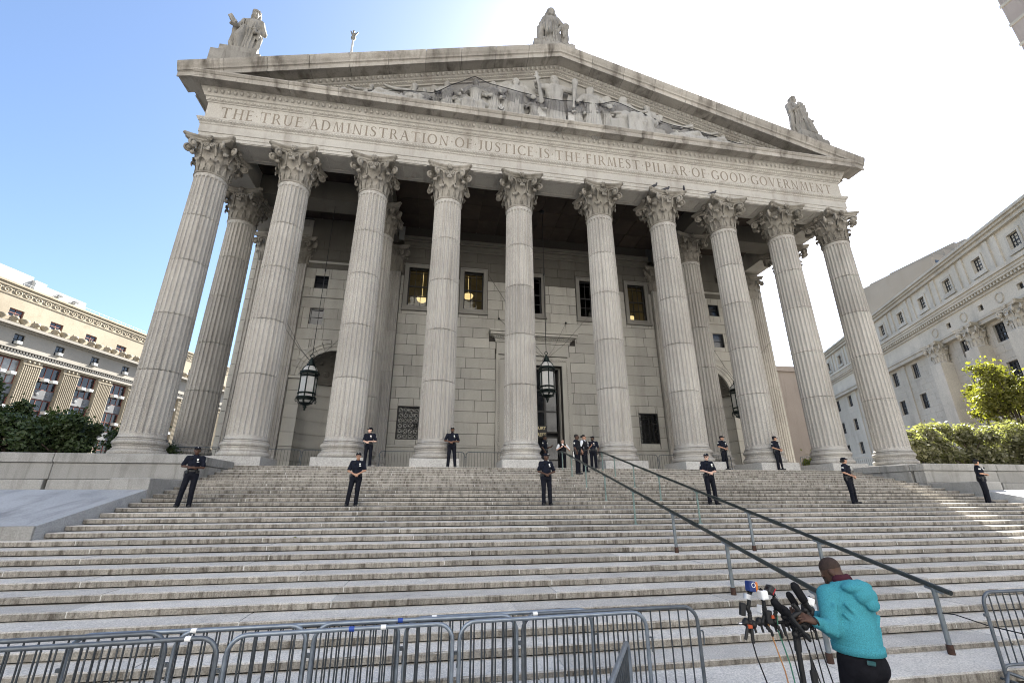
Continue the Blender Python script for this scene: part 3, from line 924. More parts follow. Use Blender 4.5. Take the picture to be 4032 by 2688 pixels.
# ------------------------------------------------------------------ pediment
SL = 0.285
def rake(prof, xa, xb):
    """profile (y, z at the peak) sheared down the slope between two |x| stations on one side"""
    m = MB()
    n = len(prof)
    v = [(xx, y, z - SL * abs(xx)) for xx in (xa, xb) for y, z in prof]
    m.add(v, [tuple(range(n))[::-1], tuple(range(n, 2 * n))] + [(i, (i + 1) % n, n + (i + 1) % n, n + i) for i in range(n)])
    return m
RP = [(-0.6, 26.62), (-1.10, 26.60), (-1.74, 26.58), (-1.75, 26.47), (-1.812, 26.47), (-1.812, 26.74), (-1.85, 26.78), (-1.90, 26.80), (-1.93, 26.90), (-2.0, 27.02), (-2.06, 27.18), (-2.08, 27.30), (-2.0, 27.34), (-0.6, 27.36)]
NB = 10
for s in (-1, 1):
    st_ = [21.78 * i / NB for i in range(NB + 1)]
    for i in range(NB):
        a, b2 = st_[i] + (0.012 if i else 0.0), st_[i + 1] - 0.012
        rake(RP, s * a, s * b2).build('cornice_block', MAT['granite_cornice'], court)
    rake([(-0.45, 26.02), (-0.62, 26.02), (-0.64, 26.10), (-0.74, 26.14), (-0.76, 26.28), (-0.88, 26.32), (-0.90, 26.36), (-1.05, 26.58), (-0.45, 26.61)], 0, s * 20.2).build('raking_bed_moulding', MAT['granite_frieze'], court)
for s in (-1, 1): rake([(-0.62, 26.64), (-1.70, 26.61), (-1.78, 26.50), (-1.78, 26.74), (-1.96, 27.05), (-2.0, 27.26), (-0.62, 27.30)], 0, s * 21.7).build('cornice_core', MAT['joint_dark'], court)
m = MB()
for s in (-1, 1):
    for i in range(62):
        xx = s * (0.17 + 0.325 * i)
        egg(m, (xx, -1.0, 26.47 - SL * abs(xx)), 0.105, 0.10, 0.13)
    for i in range(120):
        xx = s * (0.1 + 0.166 * i)
        m.box(xx - 0.045, xx + 0.045, -0.80, -0.75, 26.15 - SL * abs(xx), 26.27 - SL * abs(xx))
m.build('raking_egg_moulding', MAT['granite_frieze'], court, kind='stuff')
MB().prism([(-20.4, 20.7), (20.4, 20.7), (0, 26.5)], -0.5, -0.3, axis=1).build('tympanum', MAT['granite_relief'], court)
# ledge under the sculpture and the roof
MB().box(-21.0, 21.0, -1.7, -0.45, 20.925, 20.965).build('pediment_floor', MAT['granite_cornice'], court)
for s in (-1, 1):
    MB().add([(0, -0.65, 27.28), (s * 21.7, -0.65, 27.28 - SL * 21.7), (s * 21.7, 30, 27.28 - SL * 21.7), (0, 30, 27.28),
              (0, -0.65, 27.1), (s * 21.7, -0.65, 27.1 - SL * 21.7), (s * 21.7, 30, 27.1 - SL * 21.7), (0, 30, 27.1)],
             [(0, 1, 2, 3), (7, 6, 5, 4), (0, 4, 5, 1), (2, 6, 7, 3), (1, 5, 6, 2)]).build('roof', MAT['slate_ledge'], court)

# ------------------------------------------------------------------ ceiling and beams of the porch
for s in (-1, 1):
    MB().box(s * 11.17 - 0.74, s * 11.17 + 0.74, 0.801, 8.19, 17.182, 18.6).build('beam', MAT['granite_wall_dark'], court)
    MB().box(min(s * 11.92, s * 18.89), max(s * 11.92, s * 18.89), 3.56, 5.04, 17.183, 18.6).build('beam', MAT['granite_wall_dark'], court)
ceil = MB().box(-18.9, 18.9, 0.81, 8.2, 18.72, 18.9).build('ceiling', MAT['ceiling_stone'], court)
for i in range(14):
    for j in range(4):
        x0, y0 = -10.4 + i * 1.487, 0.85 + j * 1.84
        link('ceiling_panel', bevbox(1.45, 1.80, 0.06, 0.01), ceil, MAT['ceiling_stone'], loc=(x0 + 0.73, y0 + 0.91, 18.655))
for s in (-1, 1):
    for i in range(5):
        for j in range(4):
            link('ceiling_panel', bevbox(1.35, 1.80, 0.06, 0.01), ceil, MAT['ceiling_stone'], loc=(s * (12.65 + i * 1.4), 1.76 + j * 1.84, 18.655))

# ------------------------------------------------------------------ back wall
def carve(rects, op):
    out = []
    for (a, b2, c, d) in rects:
        x0, x1, z0, z1 = op
        if x1 <= a or x0 >= b2 or z1 <= c or z0 >= d: out.append((a, b2, c, d)); continue
        if a < x0: out.append((a, x0, c, d))
        if x1 < b2: out.append((x1, b2, c, d))
        aa, bb = max(a, x0), min(b2, x1)
        if c < z0: out.append((aa, bb, c, z0))
        if z1 < d: out.append((aa, bb, z1, d))
    return out
def ashlar(parent, y, x0, x1, z0, nc, ch, ops, lens, seed, split=14.4):
    rnd = random.Random(seed)
    for k in range(nc):
        a = x0 - rnd.uniform(0.1, lens[0])
        za, zb = z0 + k * ch, z0 + (k + 1) * ch
        i = k % 2
        while a < x1:
            w = lens[i % 2] * rnd.uniform(0.92, 1.08); i += 1
            xa, xb = max(a, x0), min(a + w, x1)
            a += w
            if xb - xa < 0.05: continue
            rs = [(xa, xb, za, zb)]
            for op in ops: rs = carve(rs, op)
            for (p, q2, c, d) in rs:
                if q2 - p < 0.06 or d - c < 0.06: continue
                j = 0.011
                link('stone', bevbox(q2 - p - 2 * j, 0.16, d - c - 2 * j, 0.012), parent, MAT['granite_wall_dark' if za > split else 'granite_wall'], loc=((p + q2) / 2, y + 0.08, c + j))
UPW = [(-8.72, 0.73), (-4.55, 0.75), (0.0, 0.75), (4.62, 0.73), (8.72, 0.73)]
ops = [(c - w - 0.33, c + w + 0.33, 11.80, 15.55) for c, w in UPW] + [(-8.72 - 0.75, -8.72 + 0.75, 2.36, 4.58), (8.70 - 0.76, 8.70 + 0.76, 2.36, 4.58), (-2.8, 2.8, 0, 9.57), (-3.3, 3.3, 9.57, 10.35)]
wall = empty('wall', (0, 0, 0), parent=court)
bk = [(-10.0, 10.0, 0, 18.7)]
for c, w in UPW: bk = carve(bk, (c - w, c + w, 12.03, 15.15))
for c in (-8.72, 8.70): bk = carve(bk, (c - 0.73, c + 0.73, 2.38, 4.56))
bk = carve(bk, (-2.16, 2.16, 0, 7.89))
m = MB()
for (a, b2, c, d) in bk: m.box(a, b2, YW + 0.03, YW + 0.6, c, d)
m.build('core', MAT['joint_dark'], wall)
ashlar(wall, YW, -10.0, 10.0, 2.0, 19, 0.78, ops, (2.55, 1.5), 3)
d = MB()
for (a, b2) in ((-10.0, -2.82), (2.82, 10.0)):
    d.box(a, b2, YW - 0.03, YW + 0.2, 0, 1.84, 0.01).box(a, b2, YW - 0.09, YW + 0.2, 1.845, 1.995, 0.02)
d.build('dado', MAT['granite_wall'], wall)
d = MB()
for z0, z1, e in ((16.83, 17.0, 0.05), (17.0, 17.35, 0.10), (17.36, 17.5, 0.2), (17.5, 17.75, 0.3)):
    d.box(-10.0, 10.0, YW - e, YW + 0.2, z0, z1, 0.02)
d.build('wall_cornice', MAT['granite_wall_dark'], wall)

def frame_box(m, x0, x1, z0, z1, w, y0, y1):
    m.box(x0 - w, x0, y0, y1, z0 - w, z1 + w).box(x1, x1 + w, y0, y1, z0 - w, z1 + w)
    m.box(x0, x1, y0, y1, z1, z1 + w).box(x0, x1, y0, y1, z0 - w, z0)
def upper_window(cx, w, lit):
    o = empty('window', (cx, YW, 12.03), parent=court)
    h = 3.12
    m = MB(); frame_box(m, -w, w, 0, h, 0.30, -0.08, 0.3); frame_box(m, -w - 0.2, w + 0.2, -0.2, h + 0.2, 0.10, -0.13, -0.079); m.box(-w - 0.36, w + 0.36, -0.2, 0.05, -0.42, -0.302)
    m.build('frame', MAT['granite_frame'], o)
    m = MB(); frame_box(m, -w + 0.09, w - 0.09, 0.09, h - 0.09, 0.088, 0.18, 0.30)
    for i in (1, 2): m.box(-w + 0.09 + (2 * w - 0.18) * i / 3 - 0.022, -w + 0.09 + (2 * w - 0.18) * i / 3 + 0.022, 0.19, 0.27, 0.09, h - 0.09)
    for z in (0.85, 1.65, 2.75): m.box(-w + 0.09, w - 0.09, 0.185, 0.275, z - (0.05 if z == 1.65 else 0.02), z + (0.05 if z == 1.65 else 0.02))
    m.build('sash', MAT['window_frame_dark'], o)
    zs = [0.09, 0.85, 1.65, 2.75, h - 0.09]
    xs = [-w + 0.09 + (2 * w - 0.18) * i / 3 for i in range(4)]
    for a in range(3):
        for b2 in range(4):
            MB().box(xs[a] + 0.005, xs[a + 1] - 0.005, 0.225, 0.235, zs[b2] + 0.005, zs[b2 + 1] - 0.005).build('pane', MAT['pane_clear'], o)
    r = MB()      # the room behind the glass
    r.box(-w - 0.3, w + 0.3, 3.2, 3.3, -0.6, h + 0.6).box(-w - 0.4, -w - 0.3, 0.6, 3.2, -0.6, h + 0.6).box(w + 0.3, w + 0.4, 0.6, 3.2, -0.6, h + 0.6).box(-w - 0.3, w + 0.3, 0.6, 3.2, h + 0.5, h + 0.6).box(-w - 0.3, w + 0.3, 0.6, 3.2, -0.7, -0.6)
    r.build('room', MAT['room_glow'] if lit else MAT['dark_room'], o)
    if lit: 
        MB().lathe([(0.02, 0), (0.25, 0.06), (0.38, 0.2), (0.42, 0.34), (0.40, 0.36)], 16, (lit[0], 1.7, lit[1])).tube([(lit[0], 1.7, lit[1] + 0.2), (lit[0], 1.7, h + 0.5)], 0.015, 5).build('ceiling_lamp', MAT['lit_bowl'], o)
upper_window(-8.72, 0.73, (0.28, 1.05))
upper_window(-4.55, 0.75, (-0.3, 1.6))
upper_window(0.0, 0.75, None)
upper_window(4.62, 0.73, None)
upper_window(8.72, 0.73, (0.1, 0.6))
def lower_window(cx, w, lit):
    o = empty('grille_window', (cx, YW, 2.36), parent=court)
    h = 2.22
    m = MB(); frame_box(m, -w + 0.05, w - 0.05, 0.05, h - 0.05, 0.045, 0.05, 0.35); m.build('frame', MAT['iron'], o)
    g = MB()
    nx, nz = 4, 6
    dx, dz = (2 * w - 0.1) / nx, (h - 0.1) / nz
    for i in range(nx + 1): g.box(-w + 0.05 + dx * i - 0.018, -w + 0.05 + dx * i + 0.018, 0.08, 0.12, 0.05, h - 0.05)
    for k in range(nz + 1): g.box(-w + 0.05, w - 0.05, 0.081, 0.119, 0.05 + dz * k - 0.016, 0.05 + dz * k + 0.016)
    for i in range(nx):
        for k in range(nz):
            x0, z0 = -w + 0.05 + dx * i, 0.05 + dz * k
            for s in (0, 1):
                g.tube([(x0 + (dx if s else 0), 0.10, z0), (x0 + (0 if s else dx), 0.10, z0 + dz)], 0.014, 4, smooth=False)
            g.sphere((x0 + dx / 2, 0.09, z0 + dz / 2), 0.04, 6, 4)
    g.build('grille', MAT['iron'], o)
    MB().box(-w + 0.05, w - 0.05, 0.24, 0.25, 0.05, h - 0.05).build('pane', MAT['pane_clear'], o)
    r = MB().box(-w, w, 1.6, 1.7, 0, h)
    r.build('blind', MAT['blind'] if lit else MAT['dark_room'], o)
lower_window(-8.72, 0.74, True)
lower_window(8.70, 0.75, False)

# ------------------------------------------------------------------ entrance
door = empty('entrance_door', (0, YW, 0), parent=court)
m = MB()
for a, b2, e in ((2.17, 2.5, 0.10), (2.5, 2.62, 0.16), (2.62, 2.80, 0.12)):
    for s in (-1, 1): m.box(min(s * a, s * b2), max(s * a, s * b2), -e, 0.5, 0.01, 8.62 - (2.8 - b2))
    m.box(-a, a, -e, 0.5, 7.89 + (a - 2.16), 7.89 + (b2 - 2.16))
for s in (-1, 1):
    for i in range(44): m.sphere((s * 2.56, -0.165, 0.5 + i * 0.17), (0.045, 0.03, 0.06), 5, 4)
for i in range(29): m.sphere((-2.4 + i * 0.172, -0.165, 8.29), (0.06, 0.03, 0.045), 5, 4)
m.box(-2.75, 2.75, -0.05, 0.3, 8.64, 9.56)
m.build('surround', MAT['granite_wall'], door)
m = MB()
for z0, z1, e, xx in ((9.57, 9.68, 0.14, 2.84), (9.68, 9.80, 0.18, 2.88), (9.80, 9.92, 0.24, 2.92), (9.93, 10.0, 0.42, 3.08), (10.0, 10.2, 0.62, 3.26), (10.2, 10.35, 0.72, 3.36)):
    m.box(-xx, xx, -e, 0.3, z0, z1 - 0.003, 0.015)
for i in range(36): 
    xx = -2.9 + 5.8 * i / 35
    m.box(xx - 0.05, xx + 0.05, -0.34, -0.2, 9.81, 9.915)
m.build('hood', MAT['granite_wall'], door)
m = MB(); m.box(-2.165, -2.1, 0.5, 1.5, 0, 7.9).box(2.1, 2.165, 0.5, 1.5, 0, 7.9).box(-2.165, 2.165, 0.5, 1.5, 7.85, 7.95)
m.build('reveal', MAT['granite_wall'], door)
m = MB()
for x0 in (-2.1, -1.02, -0.04, 0.94, 1.98): m.box(x0, x0 + 0.11, 0.85, 1.0, 0, 7.85)
for z0 in (0, 1.15, 2.75, 3.1, 4.6, 6.2, 7.74): m.box(-2.1, 2.1, 0.86, 0.99, z0, z0 + 0.10)
m.build('door_frame', MAT['bronze_dark'], door)
for i in range(4):
    for z0, z1 in ((0.1, 1.15), (1.25, 2.75), (3.2, 4.6), (4.7, 6.2), (6.3, 7.74)):
        x0 = (-1.99, -0.91, 0.07, 1.05)[i]
        MB().box(x0, x0 + 0.87, 0.92, 0.93, z0 + 0.005, z1 - 0.005).build('pane', MAT['pane_dark'], door)
sg = MB().box(-2.0, 1.1, 0.74, 0.78, 2.72, 3.62).build('sign_board', MAT['bronze_dark'], door)
def text_mesh(s, size, align='LEFT', ext=0.004, bold=0.0):
    cu = bpy.data.curves.new('txt', 'FONT'); cu.body = s; cu.size = size; cu.align_x = align; cu.extrude = ext; cu.offset = bold; cu.resolution_u = 3
    o = bpy.data.objects.new('txt', cu); COL.objects.link(o)
    dg = bpy.context.evaluated_depsgraph_get()
    me = bpy.data.meshes.new_from_object(o.evaluated_get(dg))
    bpy.data.objects.remove(o)
    return me
for s, z in (('SUPREME COURT', 3.32), ('60 CENTRE STREET', 2.86)):
    link('lettering', text_mesh(s, 0.30, 'RIGHT', bold=0.006), sg, MAT['gold_letter'], loc=(1.02, 0.733, z), rot=(pi / 2, 0, 0))
MB().box(-2.1, 2.1, 1.3, 1.4, 0, 7.85).build('lobby', MAT['dark_room'], door)
for s in (-1, 1):     # iron eyes for the lantern stays
    MB().tube([(s * 2.6, 0.1, 11.36), (s * 2.6, -0.16, 11.36)], 0.03, 6).sphere((s * 2.6, -0.16, 11.36), 0.085).build('stay_eye', MAT['iron'], door)

# ------------------------------------------------------------------ side bays with niches
for s in (-1, 1):
    bay = empty('niche_bay', (0, 0, 0), parent=court)
    cx = s * 13.95
    x0, x1 = (cx - 2.75, cx + 2.75)
    Ri, Ro, ZS = 1.85, 2.6, 6.4
    wins = [(cx + q - 0.46, cx + q + 0.46, za, zb) for q in (-1.6, 1.6) for za, zb in ((12.9, 13.9), (10.15, 11.3))]
    ops = wins + [(cx - Ro, cx + Ro, 0, ZS), (cx - 2.3, cx + 2.3, ZS, ZS + 1.25), (cx - 1.65, cx + 1.65, ZS + 1.25, ZS + 2.05), (cx - 0.9, cx + 0.9, ZS + 2.05, ZS + 2.5)]
    ashlar(bay, YW, x0, x1, 2.0, 19, 0.78, ops, (2.2, 1.5), 9 + s)
    bk = [(x0, x1, 0, 18.7)]
    for w in wins: bk = carve(bk, w)
    bk = carve(bk, (cx - Ri, cx + Ri, 0, ZS))
    nst = 12
    for i in range(nst):
        za, zb = ZS + Ri * i / nst, ZS + Ri * (i + 1) / nst
        hw = math.sqrt(max(0.0, Ri ** 2 - (za - ZS) ** 2)) - 0.02
        if hw > 0.05: bk = carve(bk, (cx - hw, cx + hw, za, zb))
    m = MB()
    for (a, b2, c, d) in bk: m.box(a, b2, YW + 0.035, YW + 0.4, c, d)
    m.build('core', MAT['granite_wall_dark'], bay)
    for w in wins:
        o = empty('small_window', ((w[0] + w[1]) / 2, YW, w[2]), parent=bay)
        f = MB(); frame_box(f, -0.40, 0.40, 0.06, w[3] - w[2] - 0.06, 0.055, 0.1, 0.25); f.box(-0.4, 0.4, 0.12, 0.2, (w[3] - w[2]) / 2 - 0.03, (w[3] - w[2]) / 2 + 0.03)
        f.box(-0.4, 0.4, 0.19, 0.21, 0.06, w[3] - w[2] - 0.06)
        f.build('sash', MAT['pane_dark'], o)
        o.parent = court
    # arch ring in voussoirs, jambs, impost
    for i in range(13):
        a0, a1 = pi * i / 13 + 0.006, pi * (i + 1) / 13 - 0.006
        m = MB()
        for ra, rb_, e in ((Ri, Ri + 0.28, 0.06), (Ri + 0.28, Ri + 0.50, 0.11), (Ri + 0.50, Ro, 0.17)):
            n = 3
            v, f = [], []
            for y in (YW - e, YW + 0.3):
                for q in range(n + 1):
                    a = a0 + (a1 - a0) * q / n
                    v += [(cx + ra * math.cos(a), y, ZS + ra * math.sin(a)), (cx + rb_ * math.cos(a), y, ZS + rb_ * math.sin(a))]
            o2 = 2 * (n + 1)
            for q in range(n):
                f += [(2 * q, 2 * q + 1, 2 * q + 3, 2 * q + 2), (o2 + 2 * q, o2 + 2 * q + 2, o2 + 2 * q + 3, o2 + 2 * q + 1), (2 * q + 1, o2 + 2 * q + 1, o2 + 2 * q + 3, 2 * q + 3), (2 * q, 2 * q + 2, o2 + 2 * q + 2, o2 + 2 * q)]
            f += [(0, o2, o2 + 1, 1), (2 * n, 2 * n + 1, o2 + 2 * n + 1, o2 + 2 * n)]
            m.add(v, f)
        m.build('voussoir', MAT['granite_wall'], bay)
    for q in (-1, 1):
        xa, xb = sorted((cx + q * Ri, cx + q * (Ro + 0.1)))
        for k in range(7):
            MB().box(xa, xb, YW - 0.06, YW + 0.35, 0.9 * k + 0.008, min(0.9 * (k + 1), 6.2) - 0.008, 0.012).build('jamb_stone', MAT['granite_wall'], bay)
        MB().box(xa - 0.06, xb + 0.06, YW - 0.2, YW + 0.33, 6.2, 6.385, 0.03).build('impost', MAT['granite_wall'], bay)
    # the niche: half drum of coursed stone, coffered half dome
    for k in range(7):
        m = MB(); m.lathe([(Ri + 0.001, 0.9 * k + 0.012), (Ri + 0.001, min(0.9 * (k + 1), 6.2) - 0.012), (Ri + 0.3, min(0.9 * (k + 1), 6.2) - 0.012), (Ri + 0.3, 0.9 * k + 0.012)], 16, (cx, YW + 0.05, 0), a0=0, a1=pi)
        m.build('niche_course', MAT['granite_wall'], bay)
    MB().lathe([(Ri - 0.12, 6.2), (Ri - 0.12, 6.38), (Ri + 0.2, 6.38), (Ri + 0.2, 6.2), (Ri - 0.12, 6.2)], 16, (cx, YW + 0.05, 0), a0=0, a1=pi).build('niche_band', MAT['granite_wall_dark'], bay)
    m = MB(); m.lathe([(Ri * math.cos(R(a)) + 0.004, ZS + Ri * math.sin(R(a))) for a in range(0, 91, 6)], 24, (cx, YW + 0.05, 0), a0=0, a1=pi)
    m.lathe([(Ri + 0.5, 0), (Ri + 0.5, 8.5), (0.05, 8.6)], 12, (cx, YW + 0.1, 0), a0=0, a1=pi)
    for ring, n in ((18, 7), (42, 6), (64, 4)):
        for i in range(n):
            a = pi * (i + 0.5) / n
            e = Vector((math.cos(a) * math.cos(R(ring)), math.sin(a) * math.cos(R(ring)), math.sin(R(ring))))
            c = Vector((cx, YW + 0.05, ZS)) + e * (Ri - 0.02)
            t1 = e.orthogonal().normalized(); t2 = e.cross(t1)
            rr = 0.26 * (1 - ring / 130)
            for rad, th in ((rr, 0.035), (rr * 0.6, 0.05)):
                m.tube([c + t1 * (rad * math.cos(2 * pi * q / 10)) + t2 * (rad * math.sin(2 * pi * q / 10)) for q in range(10)], th, 5, closed=True)
    m.build('niche_dome', MAT['granite_wall_dark'], bay)
    for z in (12.16, 14.9):
        MB().box(x0, x1, YW - 0.07, YW + 0.1, z, z + 0.16, 0.02).build('band_course', MAT['granite_wall'], bay)
    # corner pier behind the pilasters and the flank of the main block
    pier = MB()
    xa, xb = sorted((s * 16.7, s * 20.4))
    for k in range(24):
        za = 0.0 + k * 0.78
        off = 0.55 if k % 2 else 0.0
        xx = xa
        for w in (1.2 + off, 1.6, 2.0):
            xe = min(xx + w, xb)
            if xe - xx > 0.1: pier.box(xx + 0.012, xe - 0.012, YW + 0.0, YW + 0.3, za + 0.012, min(za + 0.768, 18.5), 0.012)
            xx = xe
        yy = YW + 0.31
        while yy < 30:
            w = 1.7 + off * 0.5
            pier.box(*( (s * 20.4 - 0.3, s * 20.4) if s > 0 else (-20.4, -20.1)), yy, yy + w - 0.024, za + 0.012, min(za + 0.768, 18.5), 0.012)
            yy += w
    pier.build('corner_pier', MAT['granite_wall'], court, kind='stuff')
    MB().box(xa + 0.05 if s < 0 else xa, xb if s < 0 else xb - 0.05, YW + 0.06, 30, 0, 18.6).build('flank_core', MAT['joint_dark'], court)
MB().box(-20.3, 20.3, 13.0, 30, 0, 20.4).build('main_block', MAT['granite_wall'], court)
# ================================================================== ground, steps, podium, rails
RS, TR, Y0 = 0.12039, 0.53407, 1.3924
ZG = -3.60
def sheet(name, x0, x1, y0, y1, z, mat):
    return MB().add([(x0, y0, z), (x1, y0, z), (x1, y1, z), (x0, y1, z)], [(0, 1, 2, 3)]).build(name, MAT[mat], kind='structure')
sheet('ground', -900, 900, -700, 1200, ZG - 0.16, 'asphalt')
sheet('square', -260, 260, -200, -33.5, ZG - 0.05, 'square_paving')
pave = MB().box(-70, 70, -29.0, -16.0, ZG - 0.159, ZG - 0.012).build('pavement', MAT['joint_dark'], kind='structure')
for i in range(17):
    for j in range(7):
        w, h = 1.6, 1.6
        dz = random.uniform(-0.004, 0.004)
        link('paving_slab', bevbox(w - 0.014, h - 0.014, 0.05, 0.006), pave, MAT['pavement'], loc=(-16 + i * w, -17.1 - h / 2 - j * h, ZG - 0.05 + dz))

steps = empty('steps', (0, 0, 0), kind='structure')
EDGE = []
for i in range(1, 31):
    y, z, hgt = -Y0 - (i - 1) * TR, -(i - 1) * RS, RS
    if i == 28: y = -15.72
    if i == 29: y, hgt = -16.26, 0.078
    if i == 30: y, z, hgt = -17.02, -28 * RS - 0.078, 0.145
    EDGE.append((y, z, hgt))
def step_y(i): return EDGE[i - 1]
rs = random.Random(21)
core, fill = MB(), MB()
for i, (y, z, hgt) in enumerate(EDGE):
    hw = (15.26, 15.26) if y > -10.7 else (19.5, 17.5)
    yb = EDGE[i - 1][0] + 0.05 if i else y + 1.2
    a = -hw[0] - rs.uniform(0, 2.2)
    while a < hw[1]:
        w = rs.uniform(3.3, 4.1)
        xa, xb = max(a, -hw[0]) + 0.009, min(a + w, hw[1]) - 0.009
        a += w
        if xb - xa < 0.3: continue
        n = max(3, int((xb - xa) / 0.28))
        v, f = [], []
        dz = rs.uniform(-0.003, 0.003)
        for k in range(n + 1):
            xx = xa + (xb - xa) * k / n
            j1, j2 = rs.gauss(0, 0.0025), rs.gauss(0, 0.0025)
            if rs.random() < 0.05: j1, j2 = 0.012, -0.010
            c = 0.016
            g = 0.017 if i < 28 else 0.0
            v += [(xx, y + 0.03, z - hgt + g + dz), (xx, y + 0.004, z - hgt + g + 0.006 + dz), (xx, y + max(0, j1), z - c + min(0, j2) + dz), (xx, y + c + max(0, j1), z + min(0, j2 * 0.3) + dz), (xx, yb, z + dz)]
        for k in range(n):
            for q in range(4): f.append((k * 5 + q, (k + 1) * 5 + q, (k + 1) * 5 + q + 1, k * 5 + q + 1))
        f += [(0, 1, 2, 3, 4), (n * 5 + 4, n * 5 + 3, n * 5 + 2, n * 5 + 1, n * 5)]
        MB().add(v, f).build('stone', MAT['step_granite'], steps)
        if xb < hw[1] - 0.1:
            fill.box(xb - 0.004, xb + 0.018, y + 0.006, yb - 0.06, z - hgt + 0.03, z - 0.003)
    core.box(-hw[0], hw[1], y + 0.075, 0 if i < 29 else -14, z - hgt - 0.4, z - 0.05)
core.build('stair_core', MAT['joint_dark'], steps)
fill.build('joint_filling', MAT['mortar'], steps, kind='stuff')
# porch floor
MB().box(-24, 24, -0.22, 13, -0.3, -0.003).build('porch_floor', MAT['granite_plinth'], steps)

for s in (-1, 1):
    pod = empty('podium', (0, 0, 0), label=('%s podium wall of weathered grey blocks flanking the steps' % ('left' if s < 0 else 'right')), cat='wall')
    YA = -5.0
    def bx(name, xa, xb, y0, y1, z0, z1, mat='podium_stone', bev=0.015):
        x0, x1 = sorted((s * xa, s * xb))
        return MB().box(x0, x1, y0, y1, z0, z1, bev).build(name, MAT[mat], pod)
    lens = [0, 4.1, 7.6, 11.3, 15.0, 18.9, 22.7, 27, 31, 35]
    for k in range(len(lens) - 1):
        a, b2 = 15.27 + lens[k] + 0.008, 15.27 + lens[k + 1] - 0.008
        bx('coping_block', a - (0.05 if k == 0 else 0), b2, YA - 0.06, YA + 0.6, -0.19, 0.12)
        bx('wall_block', a, b2, YA, YA + 0.5, -0.72, -0.198)
        bx('base_block', a + 0.1, b2, YA - 0.02, YA + 0.4, -1.2, -0.728)
    for k, (ya, yb) in enumerate(((-4.38, -2.9), (-2.9, -1.42))):
        bx('coping_block', 15.22, 15.85, ya + 0.008, yb - 0.008, -0.19, 0.119)
        bx('wall_block', 15.272, 15.80, ya + 0.008, yb - 0.008, -1.3, -0.198)
    bx('wall_block', 15.271, 15.80, -4.99, -4.39, -1.6, -0.73)
    # block at the head of the ramp, shelf, ramp slabs and nose
    bx('pedestal_block', 15.273, 16.35, -7.05, YA - 0.065, -1.75, -0.75)
    bx('shelf', 16.36, 50, -7.04, YA - 0.03, -1.4, -1.075)
    for k, (xa, xb) in enumerate(((15.275, 19.2), (19.22, 23.4), (23.42, 50))):
        x0, x1 = sorted((s * xa, s * xb))
        m = MB()
        m.prism([(-10.74, -1.885), (-7.055, -1.078), (-7.055, -2.9), (-10.74, -2.9)], x0, x1, axis=0)
        m.build('ramp_slab', MAT['ramp_stone'], pod)
    bx('ramp_nose', 15.272, 50, -10.80, -10.745, -2.9, -1.88, bev=0.01)
    bx('planting_bed', 15.85, 50, YA + 0.51, -1.3, -1.2, 0.05, 'asphalt', 0.0)
    bx('planting_bed', 24.1, 60, -1.29, 16, -1.2, 0.05, 'asphalt', 0.0)
    bx('side_ground', 15.9, 24.0, -1.28, -0.23, -0.8, -0.005, 'granite_plinth', 0.0)

# hand rails
def railing(x0, x1, label):
    o = empty('hand_rail', (0, 0, 0), label=label, cat='hand rail', group='hand rails up the steps')
    def xat(y): return x0 + (x1 - x0) * (y + 16.5) / 15.3
    def zr(y):
        return 0.82 - RS / TR * max(0.0, (-Y0 - y)) - 0.02
    ys = [-16.66, -16.4, -12, -8, -4, -1.6, -1.0]
    m = MB().tube([(xat(y), y, zr(y)) for y in ys], 0.037, 10)
    for y in (-13.2, -11.0, -6.5, -3.2): m.tube([(xat(y), y - 0.14, zr(y - 0.14)), (xat(y), y + 0.14, zr(y + 0.14))], 0.047, 10)
    m.build('rail', MAT['rail_paint'], o)
    for k, y in enumerate((-16.42, -14.35, -12.3, -10.0, -7.6, -5.4, -3.3, -1.65)):
        i = max(j for j in range(30) if EDGE[j][0] > y - 0.06 or j == 0)
        # tread under the post
        zt = 0.0
        for (ye, ze, h) in EDGE:
            if y >= ye: zt = ze; break
        gal = k in (0, 1, 2)
        pm = 'rail_post_grey' if gal else 'rail_post'
        p = MB().tube([(xat(y), y, zt + 0.0), (xat(y), y, zr(y) - 0.02)], 0.034 if gal else 0.026, 9)
        p.tube([(xat(y), y - 0.12, zr(y - 0.12) - 0.045), (xat(y), y + 0.12, zr(y + 0.12) - 0.045)], 0.024, 6)
        post = p.build('post', MAT[pm], o)
        if gal: MB().lathe([(0.046, -0.002), (0.045, 0.06), (0.044, 0.115), (0.036, 0.12)], 10, (xat(y), y, zt)).build('rusty_foot', MAT['rust'], post)
        else: MB().lathe([(0.06, 0.0), (0.06, 0.012), (0.03, 0.03)], 10, (xat(y), y, zt)).build('foot_plate', MAT['rail_post'], post)
railing(-1.56, -0.88, 'dark pipe hand rail left of its pair, its foot behind the microphones')
railing(0.42, 1.10, 'dark pipe hand rail right of its pair, ending near the chained barricade')
